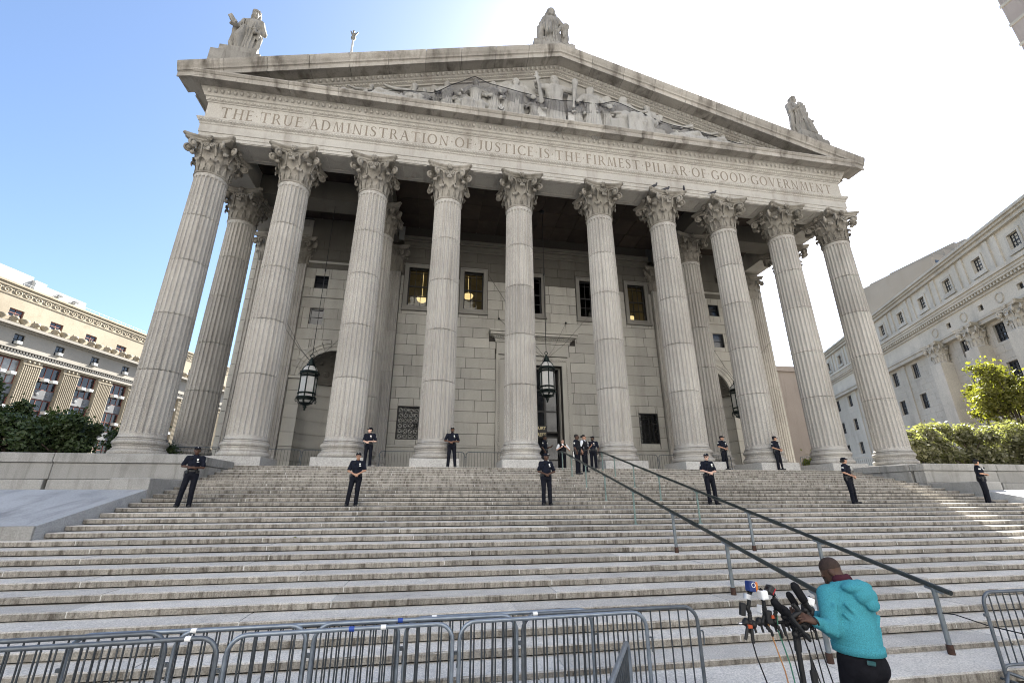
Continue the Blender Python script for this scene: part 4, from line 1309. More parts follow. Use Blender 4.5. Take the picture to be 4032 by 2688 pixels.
# ================================================================== buildings on either side
def far_window(par, x, y, z, w, h, fm, pm, nx=2, nz=2, curtain=None, out=-1):
    """window sunk in a wall whose face is at local y; out is the outward sign"""
    o = empty('window', (x, y, z), parent=par)
    def yy(a): return -out * a
    def bx(m, x0, x1, a, b, z0, z1):
        y0, y1 = sorted((yy(a), yy(b))); m.box(x0, x1, y0, y1, z0, z1)
    m = MB()
    t = 0.13
    for (a, b, c, d) in ((-w / 2, -w / 2 + t, 0, h), (w / 2 - t, w / 2, 0, h), (-w / 2 + t, w / 2 - t, 0, t), (-w / 2 + t, w / 2 - t, h - t, h), (-w / 2 + t, w / 2 - t, h / 2 - 0.07, h / 2 + 0.07)): bx(m, a, b, 0.18, 0.4, c, d)
    for i in range(1, nx): bx(m, -w / 2 + w * i / nx - 0.05, -w / 2 + w * i / nx + 0.05, 0.19, 0.39, t, h - t)
    for i in range(1, nz):
        if abs(i / nz - 0.5) > 0.01: bx(m, -w / 2 + t, w / 2 - t, 0.2, 0.38, h * i / nz - 0.035, h * i / nz + 0.035)
    m.build('frame', MAT[fm], o)
    m = MB(); bx(m, -w / 2 + t, w / 2 - t, 0.30, 0.32, t, h - t)
    m.build('pane', MAT[pm], o)
    return o

def gapped_wall(par, x0, x1, z0, z1, ops, y, depth, mat, out=-1, name='wall'):
    m = MB()
    rs_ = [(x0, x1, z0, z1)]
    for op in ops: rs_ = carve(rs_, op)
    ya, yb = sorted((y, y - out * depth))
    for (a, b, c, d) in rs_: m.box(a, b, ya, yb, c, d)
    return m.build(name, MAT[mat], par)

# ---- left: sunlit limestone block
LB = empty('office_building', (-94.19, 73.75, 0), R(74.5), label='sunlit cream limestone building with fluted pilasters, beyond the left columns', cat='building')
XS0, XS1 = -34.0, 70.0
NBAY = 13
bc = [14.75 + 8.02 * (k - 6) for k in range(NBAY)]
bc = [c for c in bc if XS0 < c < XS1]
# lower storeys: tall window strips between fluted pilasters
gapped_wall(LB, XS0, XS1, ZG - 0.2, 26.4, [(c - 2.2, c + 2.2, 0, 26.1) for c in bc], 0, 1.5, 'limestone_left')
for c in bc:
    p = MB()
    n = 9
    for i in range(n):
        x0 = c + 2.28 + 3.46 * i / n
        p.tube([(x0 + 0.19, -0.02, 1), (x0 + 0.19, -0.02, 25.2)], 0.17, 6)
    p.box(c + 2.2, c + 5.82, -0.25, 0.1, 25.2, 25.45)
    for q in (-0.9, 0, 0.9): p.sphere((c + 4.0 + q, -0.12, 25.9), (0.28, 0.2, 0.28), 8, 5)
    p.build('pilaster', MAT['limestone_left'], LB)
    for (z0, h) in ((20.9, 5.0), (14.2, 4.6), (7.6, 4.6)):
        far_window(LB, c, 0.5, z0, 4.3, h, 'window_frame_red', 'pane_curtain' if (int(c * 3) + int(z0)) % 5 == 0 else 'pane_dark', 3, 2)
        s = MB().box(c - 2.15, c + 2.15, 0.55, 0.8, z0 - 2.0, z0 - 0.05)
        for q in (-1, 1): s.sphere((c + q * 1.1, 0.52, z0 - 1.0), (0.4, 0.08, 0.4), 10, 5)
        s.build('spandrel', MAT['slate_ledge'], LB)
    for q, z0 in ((-0.9, 22.6), (0.9, 22.6), (1.3, 15.9)):
        MB().box(c + q - 0.5, c + q + 0.5, -0.5, 0.6, z0, z0 + 0.65).box(c + q - 0.42, c + q + 0.42, -0.53, -0.49, z0 + 0.08, z0 + 0.55).build('air_conditioner', MAT['louver'], LB)
MB().box(XS0, XS1, 0.9, 1.4, -3, 26).build('inner_core', MAT['dark_room'], LB)
# belt and mezzanine
MB().box(XS0, XS1, -0.35, 1.5, 26.4, 27.15).build('belt_course', MAT['limestone_white'], LB)
m = MB()
k = XS0
while k < XS1: m.box(k, k + 0.28, -0.5, -0.1, 27.17, 27.6); k += 0.56
m.box(XS0, XS1, -0.62, 1.5, 27.62, 27.95)
m.build('dentil_course', MAT['limestone_white'], LB, kind='stuff')
gapped_wall(LB, XS0, XS1, 27.955, 31.6, [(c - 0.95, c + 0.95, 28.65, 30.85) for c in bc], 0, 1.2, 'limestone_white', name='mezzanine_wall')
for c in bc:
    far_window(LB, c, 0.05, 28.65, 1.88, 2.18, 'window_frame_dark', 'pane_dark', 2, 2)
    MB().box(c - 0.5, c + 0.5, -0.55, 0.3, 28.75, 29.4).box(c - 0.42, c + 0.42, -0.58, -0.54, 28.82, 29.3).build('air_conditioner', MAT['louver'], LB)
m = MB().box(XS0, XS1, -0.5, 3.2, 31.6, 31.95).box(XS0, XS1, -1.35, 3.2, 31.96, 32.5)
m.build('ledge', MAT['limestone_white'], LB)
LION = sculpt([ell((0, 0, 0.75), (0.62, 0.55, 0.72), 0.1), ell((0, -0.45, 0.95), (0.42, 0.45, 0.42), 0.1), ell((0, -0.8, 0.8), (0.24, 0.3, 0.22), 0.06), cone((-0.9, 0.1, 0.15), (-0.3, -0.2, 0.5), 0.25, 0.2, 0.1), cone((0.9, 0.1, 0.15), (0.3, -0.2, 0.5), 0.25, 0.2, 0.1), ell((-0.4, -0.2, 1.45), (0.14, 0.1, 0.16), 0.05), ell((0.4, -0.2, 1.45), (0.14, 0.1, 0.16), 0.05)], 0.1, name='lion')
SHELL = MB().lathe([(0.35, 0), (0.42, 0.4), (0.75, 0.95), (0.95, 1.35), (0.7, 1.45)], 10).mesh('urn')
for c in bc:
    link('lion_head', LION, LB, MAT['limestone_left'], loc=(c + 1.6, -0.4, 32.5), scale=(1.15, 1.1, 1.1))
    link('lion_head', LION, LB, MAT['limestone_left'], loc=(c - 2.4, -0.4, 32.5), scale=(1.15, 1.1, 1.1))
    link('stone_urn', SHELL, LB, MAT['limestone_left'], loc=(c - 0.4, -0.2, 32.5))
    link('stone_urn', SHELL, LB, MAT['limestone_left'], loc=(c + 3.6, -0.2, 32.5))
# attic set back
YT = 3.0
gapped_wall(LB, XS0, XS1, 32.5, 41.7, [(c - 1.35, c + 1.35, 34.9, 36.6) for c in bc], YT, 1.2, 'limestone_left', name='attic_wall')
m = MB()
for k in range(-1, 14):
    for r_ in range(6):
        zz = 33.2 + r_ * 1.05
        if zz > 38.5: continue
for c in bc: far_window(LB, c, YT + 0.05, 34.9, 2.66, 1.68, 'window_frame_red', 'pane_dark', 2, 2)
k = XS0 + 0.8
while k < XS1:
    m.tube([(k + 0.62 * math.cos(q * pi / 6), YT - 0.03, 40.0 + 0.5 * math.sin(q * pi / 6)) for q in range(12)], 0.13, 5, closed=True)
    m.sphere((k, YT - 0.02, 40.0), (0.22, 0.12, 0.2), 8, 5)
    m.tube([(k + 0.6, YT - 0.03, 39.8), (k + 0.95, YT - 0.05, 40.3), (k + 1.3, YT - 0.03, 39.8)], 0.1, 5)
    k += 1.95
m.box(XS0, XS1, YT - 0.12, YT, 39.15, 39.35).box(XS0, XS1, YT - 0.22, YT, 40.75, 41.0).box(XS0, XS1, YT - 0.32, YT + 1.5, 41.5, 41.9)
m.build('scroll_frieze', MAT['limestone_left'], LB, kind='stuff')
MB().box(XS0, XS1, 3.6, 30, 26, 41.6).build('roof_block', MAT['limestone_left'], LB)
ph = MB().box(-16, 11.5, 9.0, 22, 41.6, 47.0).build('penthouse', MAT['white_paint'], LB)
MB().box(11.5, 14.0, 8.4, 20, 41.6, 46.3).build('louver_bank', MAT['louver'], ph)
for i in range(12): MB().box(11.7, 13.8, 8.28, 8.42, 42.6 + i * 0.28, 42.74 + i * 0.28).build('louver_slat', MAT['grey_paint'], ph)
MB().box(14.0, 24.3, 9.5, 20, 41.6, 46.2).build('plant_room', MAT['white_paint'], ph)
for x_ in (17.2, 21.0): MB().box(x_, x_ + 0.9, 8.6, 9.5, 44.9, 45.3).build('vent', MAT['slate_ledge'], ph)
m = MB()
for i in range(40): m.tube([(-10 + i * 1.2, YT + 0.9, 41.8), (-10 + i * 1.2, YT + 0.9, 42.9)], 0.03, 4)
m.tube([(-10, YT + 0.9, 42.9), (37, YT + 0.9, 42.9)], 0.03, 4)
m.build('roof_rail', MAT['grey_paint'], LB, kind='stuff')

# ---- right: shaded classical courthouse annex
RB = empty('court_annex', (55.92, 8.01, 0), R(245), label='shaded grey classical building with giant capitals, beyond the right columns', cat='building')
def P_(s): return -s
XA, XB = -95.0, 34.0
ws = [4.87 + 6.25 * k for k in range(-4, 15)]
atw = [(-s - 0.78, -s + 0.78, 26.2, 28.05) for s in ws]
gapped_wall(RB, XA, XB, 24.6, 29.3, atw, 1.2, 1.0, 'limestone_right', name='attic_wall')
for s in ws:
    far_window(RB, -s, 1.25, 26.2, 1.54, 1.84, 'window_frame_dark', 'pane_sky', 3, 4)
    m = MB(); frame_box(m, -s - 0.8, -s + 0.8, 26.2, 28.05, 0.32, 1.08, 1.25); m.box(-s - 1.3, -s + 1.3, 1.0, 1.25, 25.6, 25.86)
    m.build('window_surround', MAT['limestone_right'], RB)
    for q in (2.3, 3.7): MB().box(-s + q - 0.35, -s + q + 0.35, 1.02, 1.25, 24.9, 29.2).build('attic_pilaster', MAT['limestone_right'], RB)
m = MB().box(XA, XB, 0.75, 3, 29.3, 29.75).box(XA, XB, 0.45, 3, 29.76, 30.05).box(XA, XB, 0.2, 3, 30.06, 30.4)
m.build('parapet', MAT['limestone_right'], RB)
MB().box(XA, XB, 0.15, 2.0, 24.2, 24.62).build('roof_step', MAT['slate_ledge'], RB)
m = MB().box(XA, XB, -0.95, 2, 23.75, 24.2).box(XA, XB, -0.75, 2, 23.4, 23.75)
k = XA
while k < XB: m.box(k, k + 0.25, -0.55, 0.4, 22.75, 23.1); k += 0.55
m.box(XA, XB, -0.65, 2, 23.1, 23.4).box(XA, XB, -0.2, 2, 22.45, 22.75)
m.build('main_cornice', MAT['limestone_right'], RB, kind='stuff')
sq = [(-s - 0.43, -s + 0.43, 20.95, 21.7) for s in (-8.0, -1.6, 4.98, 11.45, 17.9)]
gapped_wall(RB, XA, XB, 20.2, 22.45, sq, 0, 1, 'limestone_right', name='frieze_wall')
for a, b, c, d in sq: MB().box(a, b, 0.3, 0.5, c, d).build('square_window', MAT['pane_dark'], RB)
m = MB().box(XA, XB, -0.25, 1.2, 19.85, 20.2).box(XA, XB, -0.1, 1.2, 19.3, 19.85)
for s in (1.7, 8.2, 14.7, 21.0):
    m.tube([(-s + 0.6 * math.cos(q * pi / 6), -0.03, 21.3 + 0.6 * math.sin(q * pi / 6)) for q in range(12)], 0.10, 5, closed=True)
m.build('architrave', MAT['limestone_right'], RB)
rows = (16.6, 11.75, 7.0, 2.6, -1.8)
fine = [(-s - 0.88, -s + 0.88, z, z + 2.3) for s in [17.0 - 6.25 * k for k in range(0, 7)] + [23.1 + 6.1 * k for k in range(11)] for z in rows]
gapped_wall(RB, XA, XB, ZG - 0.2, 19.3, fine, 0.6, 1, 'limestone_right')
for a, b, z, z1 in fine:
    if -a > 72: continue
    far_window(RB, (a + b) / 2, 0.65, z, 1.74, 2.28, 'window_frame_dark', 'pane_curtain' if int(z + a) % 2 else 'pane_sky', 3, 4)
MB().box(XA, XB, 1.5, 24, ZG - 0.2, 29.8).build('inner_core', MAT['limestone_right'], RB)
k = 0
m = MB()
for r_ in range(26):         # coursed joints of the near wall, standing proud
    zz = ZG + 0.9 * r_
    for c_ in range(46):
        xx = -78 + c_ * 2.35 + (1.15 if r_ % 2 else 0)
        if zz + 0.9 > 19.3: continue
        rr = [(xx + 0.02, xx + 2.33, zz + 0.02, zz + 0.88)]
        for op in fine:
            if op[0] < xx + 2.4 and op[1] > xx and op[2] < zz + 1 and op[3] > zz: rr = carve(rr, op)
        for (a, b, c, d) in rr:
            if b - a > 0.1 and d - c > 0.08: m.box(a, b, 0.57, 0.62, c, d)
m.build('facing_stones', MAT['limestone_right'], RB, kind='stuff')
# giant pilasters and their capitals
for s in (21.6, 14.0, 6.6, -0.8, -8.2):
    p = empty('giant_pilaster', (-s, 0.6, 0), parent=RB)
    MB().box(-1.2, 1.2, -1.5, 0.1, ZG, 16.7, 0.03).build('shaft', MAT['limestone_right'], p)
    link('capital', CAP, p, MAT['limestone_right'], loc=(0, -0.55, 16.7), scale=(1.45, 1.0, 1.46))
for s in (24.6, 30.7 + 1.5, 38.5, 44.6, 50.7):
    MB().box(-s - 0.55, -s + 0.55, 0.42, 0.7, ZG, 19.28).build('wall_strip', MAT['limestone_right'], RB)
# projecting wing end far back and taller blocks behind it
TB = empty('tower_block', (118, 60, 0), 0.0, label='pale stepped office tower rising behind the shaded classical building', cat='building')
m = MB().box(-8, 20, -6, 12, ZG, 54.0).box(-5.5, 20, -5, 12, 54.0, 55.5).box(-1.5, 20, -5, 12, 55.5, 57.2).box(2.5, 20, -5, 12, 57.2, 59.6).box(6.5, 20, -5, 12, 59.6, 61.0)
m.build('tower_body', MAT['limestone_white'], TB)
for i in range(9):
    for z in range(5): MB().box(-7 + i * 2.4, -5.8 + i * 2.4, -6.06, -5.98, 42 + z * 2.4, 43.5 + z * 2.4).build('window', MAT['pane_sky'], TB)
BB = empty('brown_building', (36.4, 21.7, 0), 0.0, label='plain brownish block seen low between the right columns', cat='building')
MB().box(-11, 0, 0, 20, ZG, 12.6).build('wall', MAT['brown_stone'], BB)
MB().box(-11, 0.25, -0.25, 20, 12.6, 13.2).build('parapet', MAT['brown_stone'], BB)
ST = empty('stone_tower', (76.2, 11.6, 0), 0.0, label='corner of a tall pale tower in the top right sky', cat='tower')
MB().box(0, 26, -26, 0, ZG, 150).build('tower_body', MAT['brown_stone'], ST)
m = MB()
for z in range(30): m.box(-0.12, 0.02, -26, 0.12, 30 + z * 4, 30.5 + z * 4)
m.build('string_course', MAT['limestone_right'], ST, kind='stuff')
# ---- the sunlit far side of the square, behind the viewer: it throws warm light back on the shaded front
for i, (x, w, hgt) in enumerate(((-135, 88, 175), (-45, 86, 165), (43, 84, 95), (132, 88, 60))):
    o = empty('facing_building', (x, -118, 0), 0, ['cream stone block on the far side of the square, far left', 'tallest cream block on the far side of the square', 'broad cream block on the far side of the square', 'lowest cream block on the far side of the square, far right'][i], 'building', 'buildings across the square')
    MB().box(-w / 2, w / 2, -30, 0, ZG, hgt).build('wall', MAT['facing_stone'], o)
    m = MB()
    for a in range(int(w / 8)):
        for b in range(int(hgt / 7)): m.box(-w / 2 + 2 + a * 8, -w / 2 + 4.0 + a * 8, -0.05, 0.04, b * 7, b * 7 + 2.4)
    m.build('windows', MAT['pane_dark'], o, kind='stuff')
# ================================================================== trees and hedges
def foliage(blobs, n, size, seed, shell=0.15, aspect=0.62):
    rg = np.random.default_rng(seed)
    vol = np.array([b[1][0] * b[1][1] * b[1][2] for b in blobs]) ** 0.75
    pick = rg.choice(len(blobs), n, p=vol / vol.sum())
    C_ = np.array([b[0] for b in blobs])[pick]; Rr = np.array([b[1] for b in blobs])[pick]
    d = rg.normal(size=(n, 3)); d /= np.linalg.norm(d, axis=1)[:, None]
    rad = (shell + (1 - shell) * rg.random(n) ** 0.6) * (1 + 0.24 * rg.normal(size=n))
    # twig clumps: pull leaves towards shared directions
    P = C_ + d * Rr * rad[:, None]
    P += 0.10 * np.sin(P * 5.3 + seed) + rg.normal(size=(n, 3)) * 0.07
    nrm = d * 0.6 + rg.normal(size=(n, 3)) * 0.8 + np.array([0, 0, 0.5])
    nrm /= np.linalg.norm(nrm, axis=1)[:, None]
    t = np.cross(nrm, rg.normal(size=(n, 3))); t /= np.linalg.norm(t, axis=1)[:, None]
    b = np.cross(nrm, t)
    s = size * (0.6 + 0.8 * rg.random(n))[:, None]
    V = np.empty((n, 4, 3))
    V[:, 0] = P - t * s * 0.5
    V[:, 1] = P + b * s * aspect * 0.5 + nrm * s * 0.08
    V[:, 2] = P + t * s * 0.5
    V[:, 3] = P - b * s * aspect * 0.5 + nrm * s * 0.08
    me = bpy.data.meshes.new('leaves')
    me.from_pydata(V.reshape(-1, 3).tolist(), [], np.arange(n * 4).reshape(n, 4).tolist())
    me.update()
    return me
def clumps(c, r, n, seed, k=0.36):
    rg = random.Random(seed)
    out = []
    for i in range(n):
        d = Vector((rg.gauss(0, 1), rg.gauss(0, 1), rg.gauss(0, 1))).normalized()
        q = rg.uniform(0.35, 0.95)
        s = rg.uniform(0.7, 1.3) * k
        out.append(((c[0] + d.x * r[0] * q, c[1] + d.y * r[1] * q, c[2] + d.z * r[2] * q), (r[0] * s, r[1] * s, r[2] * s)))
    return out
def tree(name, loc, crown_c, crown_r, n, size, mat, seed, label, cat, group=None, stems=4, thick=0.09, nb=18, k=0.34):
    t = empty(name, loc, 0, label, cat, group)
    bl = clumps(crown_c, crown_r, nb, seed, k)
    link('crown', foliage(bl, n, size, seed), t, MAT[mat])
    m = MB()
    rg = random.Random(seed + 5)
    for i in range(stems):
        a = 2 * pi * i / stems + rg.random()
        x0, y0 = 0.15 * math.cos(a) * (stems > 1), 0.15 * math.sin(a) * (stems > 1)
        tgt = bl[i % len(bl)][0]
        m.tube([(x0, y0, -0.1), (x0 + (tgt[0] - x0) * 0.25, y0 + (tgt[1] - y0) * 0.25, tgt[2] * 0.45), (tgt[0] * 0.7, tgt[1] * 0.7, tgt[2] * 0.8), tgt], [thick, thick * 0.8, thick * 0.5, thick * 0.2], 7)
    for b in bl:
        q = b[0]
        m.tube([(q[0] * 0.3, q[1] * 0.3, q[2] * 0.55), (q[0] * 0.7, q[1] * 0.7, q[2] * 0.9), (q[0], q[1], q[2] + b[1][2] * 0.4)], [thick * 0.4, thick * 0.25, thick * 0.08], 5)
    m.build('trunk', MAT['bark'], t)
    return t
# left bed, dark in the shade
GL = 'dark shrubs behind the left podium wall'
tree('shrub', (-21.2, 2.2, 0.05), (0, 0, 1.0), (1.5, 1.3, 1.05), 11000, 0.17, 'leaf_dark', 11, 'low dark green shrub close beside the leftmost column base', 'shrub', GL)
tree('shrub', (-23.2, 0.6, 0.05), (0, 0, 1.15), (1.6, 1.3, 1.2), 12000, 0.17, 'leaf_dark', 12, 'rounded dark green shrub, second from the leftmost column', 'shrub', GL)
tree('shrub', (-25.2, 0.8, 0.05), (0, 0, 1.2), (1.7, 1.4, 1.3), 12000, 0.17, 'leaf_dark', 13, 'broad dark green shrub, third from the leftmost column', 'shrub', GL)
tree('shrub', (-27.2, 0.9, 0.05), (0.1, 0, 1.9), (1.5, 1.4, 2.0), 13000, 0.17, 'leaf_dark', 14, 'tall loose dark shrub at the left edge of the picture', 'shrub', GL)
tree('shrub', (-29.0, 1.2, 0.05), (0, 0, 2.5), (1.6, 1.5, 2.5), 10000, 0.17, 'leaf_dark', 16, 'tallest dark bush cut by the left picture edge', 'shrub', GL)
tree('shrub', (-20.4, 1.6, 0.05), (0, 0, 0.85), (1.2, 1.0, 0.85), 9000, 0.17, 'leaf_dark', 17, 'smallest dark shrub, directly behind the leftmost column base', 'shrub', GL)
# right bed, sunlit
GR = 'sunlit trees behind the right podium wall'
tree('hedge_bush', (25.6, 3.0, 0.05), (0, 0, 1.45), (2.2, 1.6, 1.5), 15000, 0.25, 'leaf_gloss', 21, 'glossy sunlit bush next to the rightmost column base', 'shrub', GR)
tree('hedge_bush', (29.2, 3.0, 0.05), (0, 0, 1.7), (2.5, 1.7, 1.75), 17000, 0.25, 'leaf_gloss', 22, 'glossy sunlit bush behind the right podium wall, below the small tree', 'shrub', GR)
tree('hedge_bush', (33.4, 3.0, 0.05), (0, 0, 2.0), (2.6, 1.7, 2.1), 18000, 0.25, 'leaf_gloss', 23, 'glossy sunlit bush at the right picture edge behind the wall', 'shrub', GR)
tree('small_tree', (41.0, 6.5, 0.05), (0.3, 0, 5.6), (4.9, 3.0, 4.0), 19000, 0.28, 'leaf_green', 24, 'yellow-green small tree at the right picture edge above the bushes', 'tree', GR, stems=4, thick=0.16, nb=44, k=0.24)
tree('young_tree', (34.0, 22.0, -3.0), (0, 0, 5.6), (1.4, 1.4, 1.9), 8000, 0.24, 'leaf_yellow', 25, 'small bright green tree low between the right columns', 'tree', None, stems=1, thick=0.1)
# ================================================================== people
def V3(*a): return np.array(a, float)
def hand(w, d, nrm, side, curl=0.5, s=1.0, spread=0.0):
    """palm, four unequal bent fingers and a thumb that leaves the side of the palm"""
    w, d, nrm = np.array(w, float), np.array(d, float), np.array(nrm, float)
    d /= np.linalg.norm(d); nrm -= d * (nrm @ d); nrm /= np.linalg.norm(nrm)
    l = np.cross(d, nrm) * side
    out = [cone(w - d * 0.02 * s, w + d * 0.04 * s, 0.026 * s, 0.028 * s, 0.015)]
    for i, ln in enumerate((0.9, 1.05, 1.0, 0.8)):
        o = (i - 1.5) * 0.0205 * s
        kn = w + d * 0.088 * s - l * o * -1
        out.append(cone(w + d * 0.03 * s + l * o * 0.8, kn, 0.0145 * s, 0.012 * s, 0.012))
        a1, a2 = curl * 0.9, curl * 1.9
        p1 = kn + (d * math.cos(a1) + nrm * math.sin(a1)) * 0.042 * ln * s + l * (i - 1.5) * spread * s
        p2 = p1 + (d * math.cos(a2) + nrm * math.sin(a2)) * 0.040 * ln * s
        out += [cone(kn, p1, 0.0105 * s, 0.0095 * s, 0.004), cone(p1, p2, 0.0095 * s, 0.0078 * s, 0.004)]
    t0 = w + d * 0.025 * s - l * 0.024 * s
    t1 = t0 + (d * 0.6 - l * 0.65 + nrm * 0.45) * 0.042 * s
    t2 = t1 + (d * 0.85 + nrm * 0.5) * 0.034 * s
    out += [cone(t0, t1, 0.0145 * s, 0.012 * s, 0.01), cone(t1, t2, 0.012 * s, 0.0095 * s, 0.004)]
    return out

def head_prims(c, yaw=0.0, tilt=0.0, s=1.0, beard=False):
    """returns primitives of a head centred at c that looks along -Y turned by yaw and bent by tilt"""
    M = Matrix.Rotation(yaw, 3, 'Z') @ Matrix.Rotation(tilt, 3, 'X')
    def T(p): return np.array(M @ Vector(p)) * s + np.array(c)
    P = [ell(T((0, 0.018, 0.035)), np.array((0.076, 0.095, 0.088)) * s, 0.02, M),
         ell(T((0, -0.028, -0.025)), np.array((0.060, 0.070, 0.088)) * s, 0.03, M),
         ell(T((0, -0.045, -0.085)), np.array((0.036, 0.036, 0.028)) * s, 0.025, M),
         cone(T((0, -0.088, 0.01)), T((0, -0.110, -0.028)), 0.010 * s, 0.016 * s, 0.012),
         cone(T((-0.018, -0.092, -0.062)), T((0.018, -0.092, -0.062)), 0.010 * s, None, 0.012),
         cone(T((-0.04, -0.085, 0.025)), T((0.04, -0.085, 0.025)), 0.012 * s, None, 0.015)]
    for q in (-1, 1):
        P.append(ell(T((q * 0.079, 0.015, -0.01)), np.array((0.012, 0.024, 0.034)) * s, 0.008, M))
        P.append(cut(ell(T((q * 0.032, -0.098, 0.006)), np.array((0.017, 0.014, 0.011)) * s, 0.008, M)))
    return P, T, M

def person(name, loc, H=1.65, heading=0.0, yaw=0.0, pose='clasp', skin='skin_tan', female=False, cap=True, hair='hair_black', feet=((-0.12, 0.0), (0.12, 0.0)),
           shirt='navy_cloth', vest=None, label='', lean=0.0, bulk=1.0, beard=False, bun=False, glasses=False, group='uniformed officers on the steps', h=0.012, radio=True):
    o = empty(name, loc, heading, label, 'person', group)
    s = H / 1.80 if cap else H / 1.76
    b = bulk
    sh = 0.175 if female else 0.198
    def S(*p): return np.array(p, float) * s + np.array((lean * p[2], 0, 0)) * s
    hipw = 0.098 if female else 0.092
    A = {}
    if pose == 'clasp':
        A['E'] = [S(-0.275 * b, 0.0, 1.15), S(0.275 * b, 0.0, 1.15)]
        A['W'] = [S(-0.085, -0.225 * b, 1.045), S(0.075, -0.215 * b, 1.065)]
        A['D'] = [V3(0.85, -0.25, -0.35), V3(-0.85, -0.2, -0.45)]; A['N'] = [V3(0.1, 0.9, -0.4), V3(0.1, 0.7, -0.6)]
    elif pose == 'belt':
        A['E'] = [S(-0.30 * b, 0.0, 1.17), S(0.28 * b, -0.02, 1.16)]
        A['W'] = [S(-0.05, -0.225 * b, 1.09), S(0.02, -0.235 * b, 1.085)]
        A['D'] = [V3(0.9, -0.1, -0.15), V3(-0.95, -0.1, 0.0)]; A['N'] = [V3(0, 0.9, -0.5), V3(0, 0.6, -0.8)]
    elif pose == 'collar':
        A['E'] = [S(-0.33 * b, -0.10, 1.16), S(0.33 * b, -0.10, 1.16)]
        A['W'] = [S(-0.14, -0.21 * b, 1.33), S(0.14, -0.21 * b, 1.33)]
        A['D'] = [V3(0.7, 0.0, 0.6), V3(-0.7, 0.0, 0.6)]; A['N'] = [V3(0, 1, 0), V3(0, 1, 0)]
    elif pose == 'talk':
        A['E'] = [S(-0.25 * b, 0.03, 1.15), S(0.26 * b, -0.03, 1.15)]
        A['W'] = [S(-0.30, -0.07, 0.93), S(0.20, -0.28, 1.18)]
        A['D'] = [V3(0.05, -0.15, -1), V3(-0.3, -0.8, 0.4)]; A['N'] = [V3(1, 0, 0), V3(-0.6, 0.1, 0.8)]
    else:
        A['E'] = [S(-0.265 * b, 0.03, 1.15), S(0.265 * b, 0.03, 1.15)]
        A['W'] = [S(-0.28 * b, -0.06, 0.92), S(0.28 * b, -0.06, 0.92)]
        A['D'] = [V3(0.05, -0.12, -1), V3(-0.05, -0.12, -1)]; A['N'] = [V3(1, 0.2, 0), V3(-1, 0.2, 0)]
    rj = random.Random(label)
    for i in (0, 1): A['E'][i] = A['E'][i] + V3(rj.uniform(-0.03, 0.03), rj.uniform(-0.04, 0.03), rj.uniform(-0.03, 0.03)) * s
    jw = V3(rj.uniform(-0.04, 0.04), rj.uniform(-0.02, 0.02), rj.uniform(-0.05, 0.05)) * s
    for i in (0, 1): A['W'][i] = A['W'][i] + jw
    b = b * rj.uniform(0.95, 1.06)
    hips = [S(-hipw, 0, 0.93), S(hipw, 0, 0.93)]
    ank = [S(feet[0][0], feet[0][1], 0.085) , S(feet[1][0], feet[1][1], 0.085)]
    for i in (0, 1): ank[i][0] = feet[i][0] * s; 
    knee = [(hips[i] * 0.5 + ank[i] * 0.5) + np.array((0, -0.02 * s, 0.02 * s)) for i in (0, 1)]
    shd = [S(-sh * b, 0.01, 1.425), S(sh * b, 0.01, 1.425)]
    hc = S(0, -0.012, 1.635)
    HP, T, HM = head_prims(hc, yaw, rj.uniform(-0.12, 0.14), s)
    trunk = lambda e: [cone(S(0, 0.0, 0.95), S(0, 0, 1.06), (0.128 * b + e) * s, (0.118 * b + e) * s, 0.05),
                       ell(S(0, 0.0, 1.28), np.array((0.168 * b + e, 0.112 * b + e, 0.20 + e)) * s, 0.06),
                       cone(S(-sh * 0.72, 0.01, 1.41), S(sh * 0.72, 0.01, 1.41), (0.062 + e) * s, None, 0.05)] + \
                      ([ell(S(0, -0.075, 1.295), np.array((0.115 + e, 0.07 + e, 0.075 + e)) * s, 0.05)] if female else []) + \
                      ([ell(S(0, -0.05 * b, 1.12), np.array((0.13 * b + e, 0.10 * b + e, 0.12 + e)) * s, 0.06)] if b > 1.05 else [])
    body = HP + [cone(S(0, 0.02, 1.42), S(0, 0.004, 1.57), 0.060 * s, 0.054 * s, 0.03)] + trunk(-0.02)
    for i in (0, 1):
        body += [cone(shd[i], A['E'][i], 0.048 * s, 0.041 * s, 0.02), cone(A['E'][i], A['W'][i], 0.040 * s, 0.027 * s, 0.015),
                 cone(hips[i], knee[i], 0.07 * s, 0.05 * s, 0.03), cone(knee[i], ank[i], 0.048 * s, 0.035 * s, 0.02)]
        body += hand(A['W'][i], A['D'][i], A['N'][i], 1 if i else -1, 0.55, s)
    link('body', sculpt(body, h, name='body'), o, MAT[skin])
    sl = [shd[i] + (A['E'][i] - shd[i]) * 0.80 for i in (0, 1)]
    st = trunk(0.012) + [cone(shd[i], sl[i], 0.068 * s, 0.066 * s, 0.03) for i in (0, 1)] + [cone(S(0, 0.02, 1.455), S(0, 0.012, 1.49), 0.072 * s, 0.066 * s, 0.02)]
    st += [cut(rbox(S(0, 0, 0.86), (0.4, 0.4, 0.13 * s), 0.0, 0.004))]
    # folds
    for i in (0, 1):
        q = -1 if i == 0 else 1
        st += [cone(S(q * 0.10, -0.105, 1.12), S(q * 0.05, -0.118, 1.26), 0.012 * s, 0.008 * s, 0.02), cone(S(q * 0.13, -0.07, 1.08), S(q * 0.15, -0.06, 1.2), 0.014 * s, 0.008 * s, 0.02)]
    link('shirt', sculpt(st, h, name='shirt'), o, MAT[shirt])
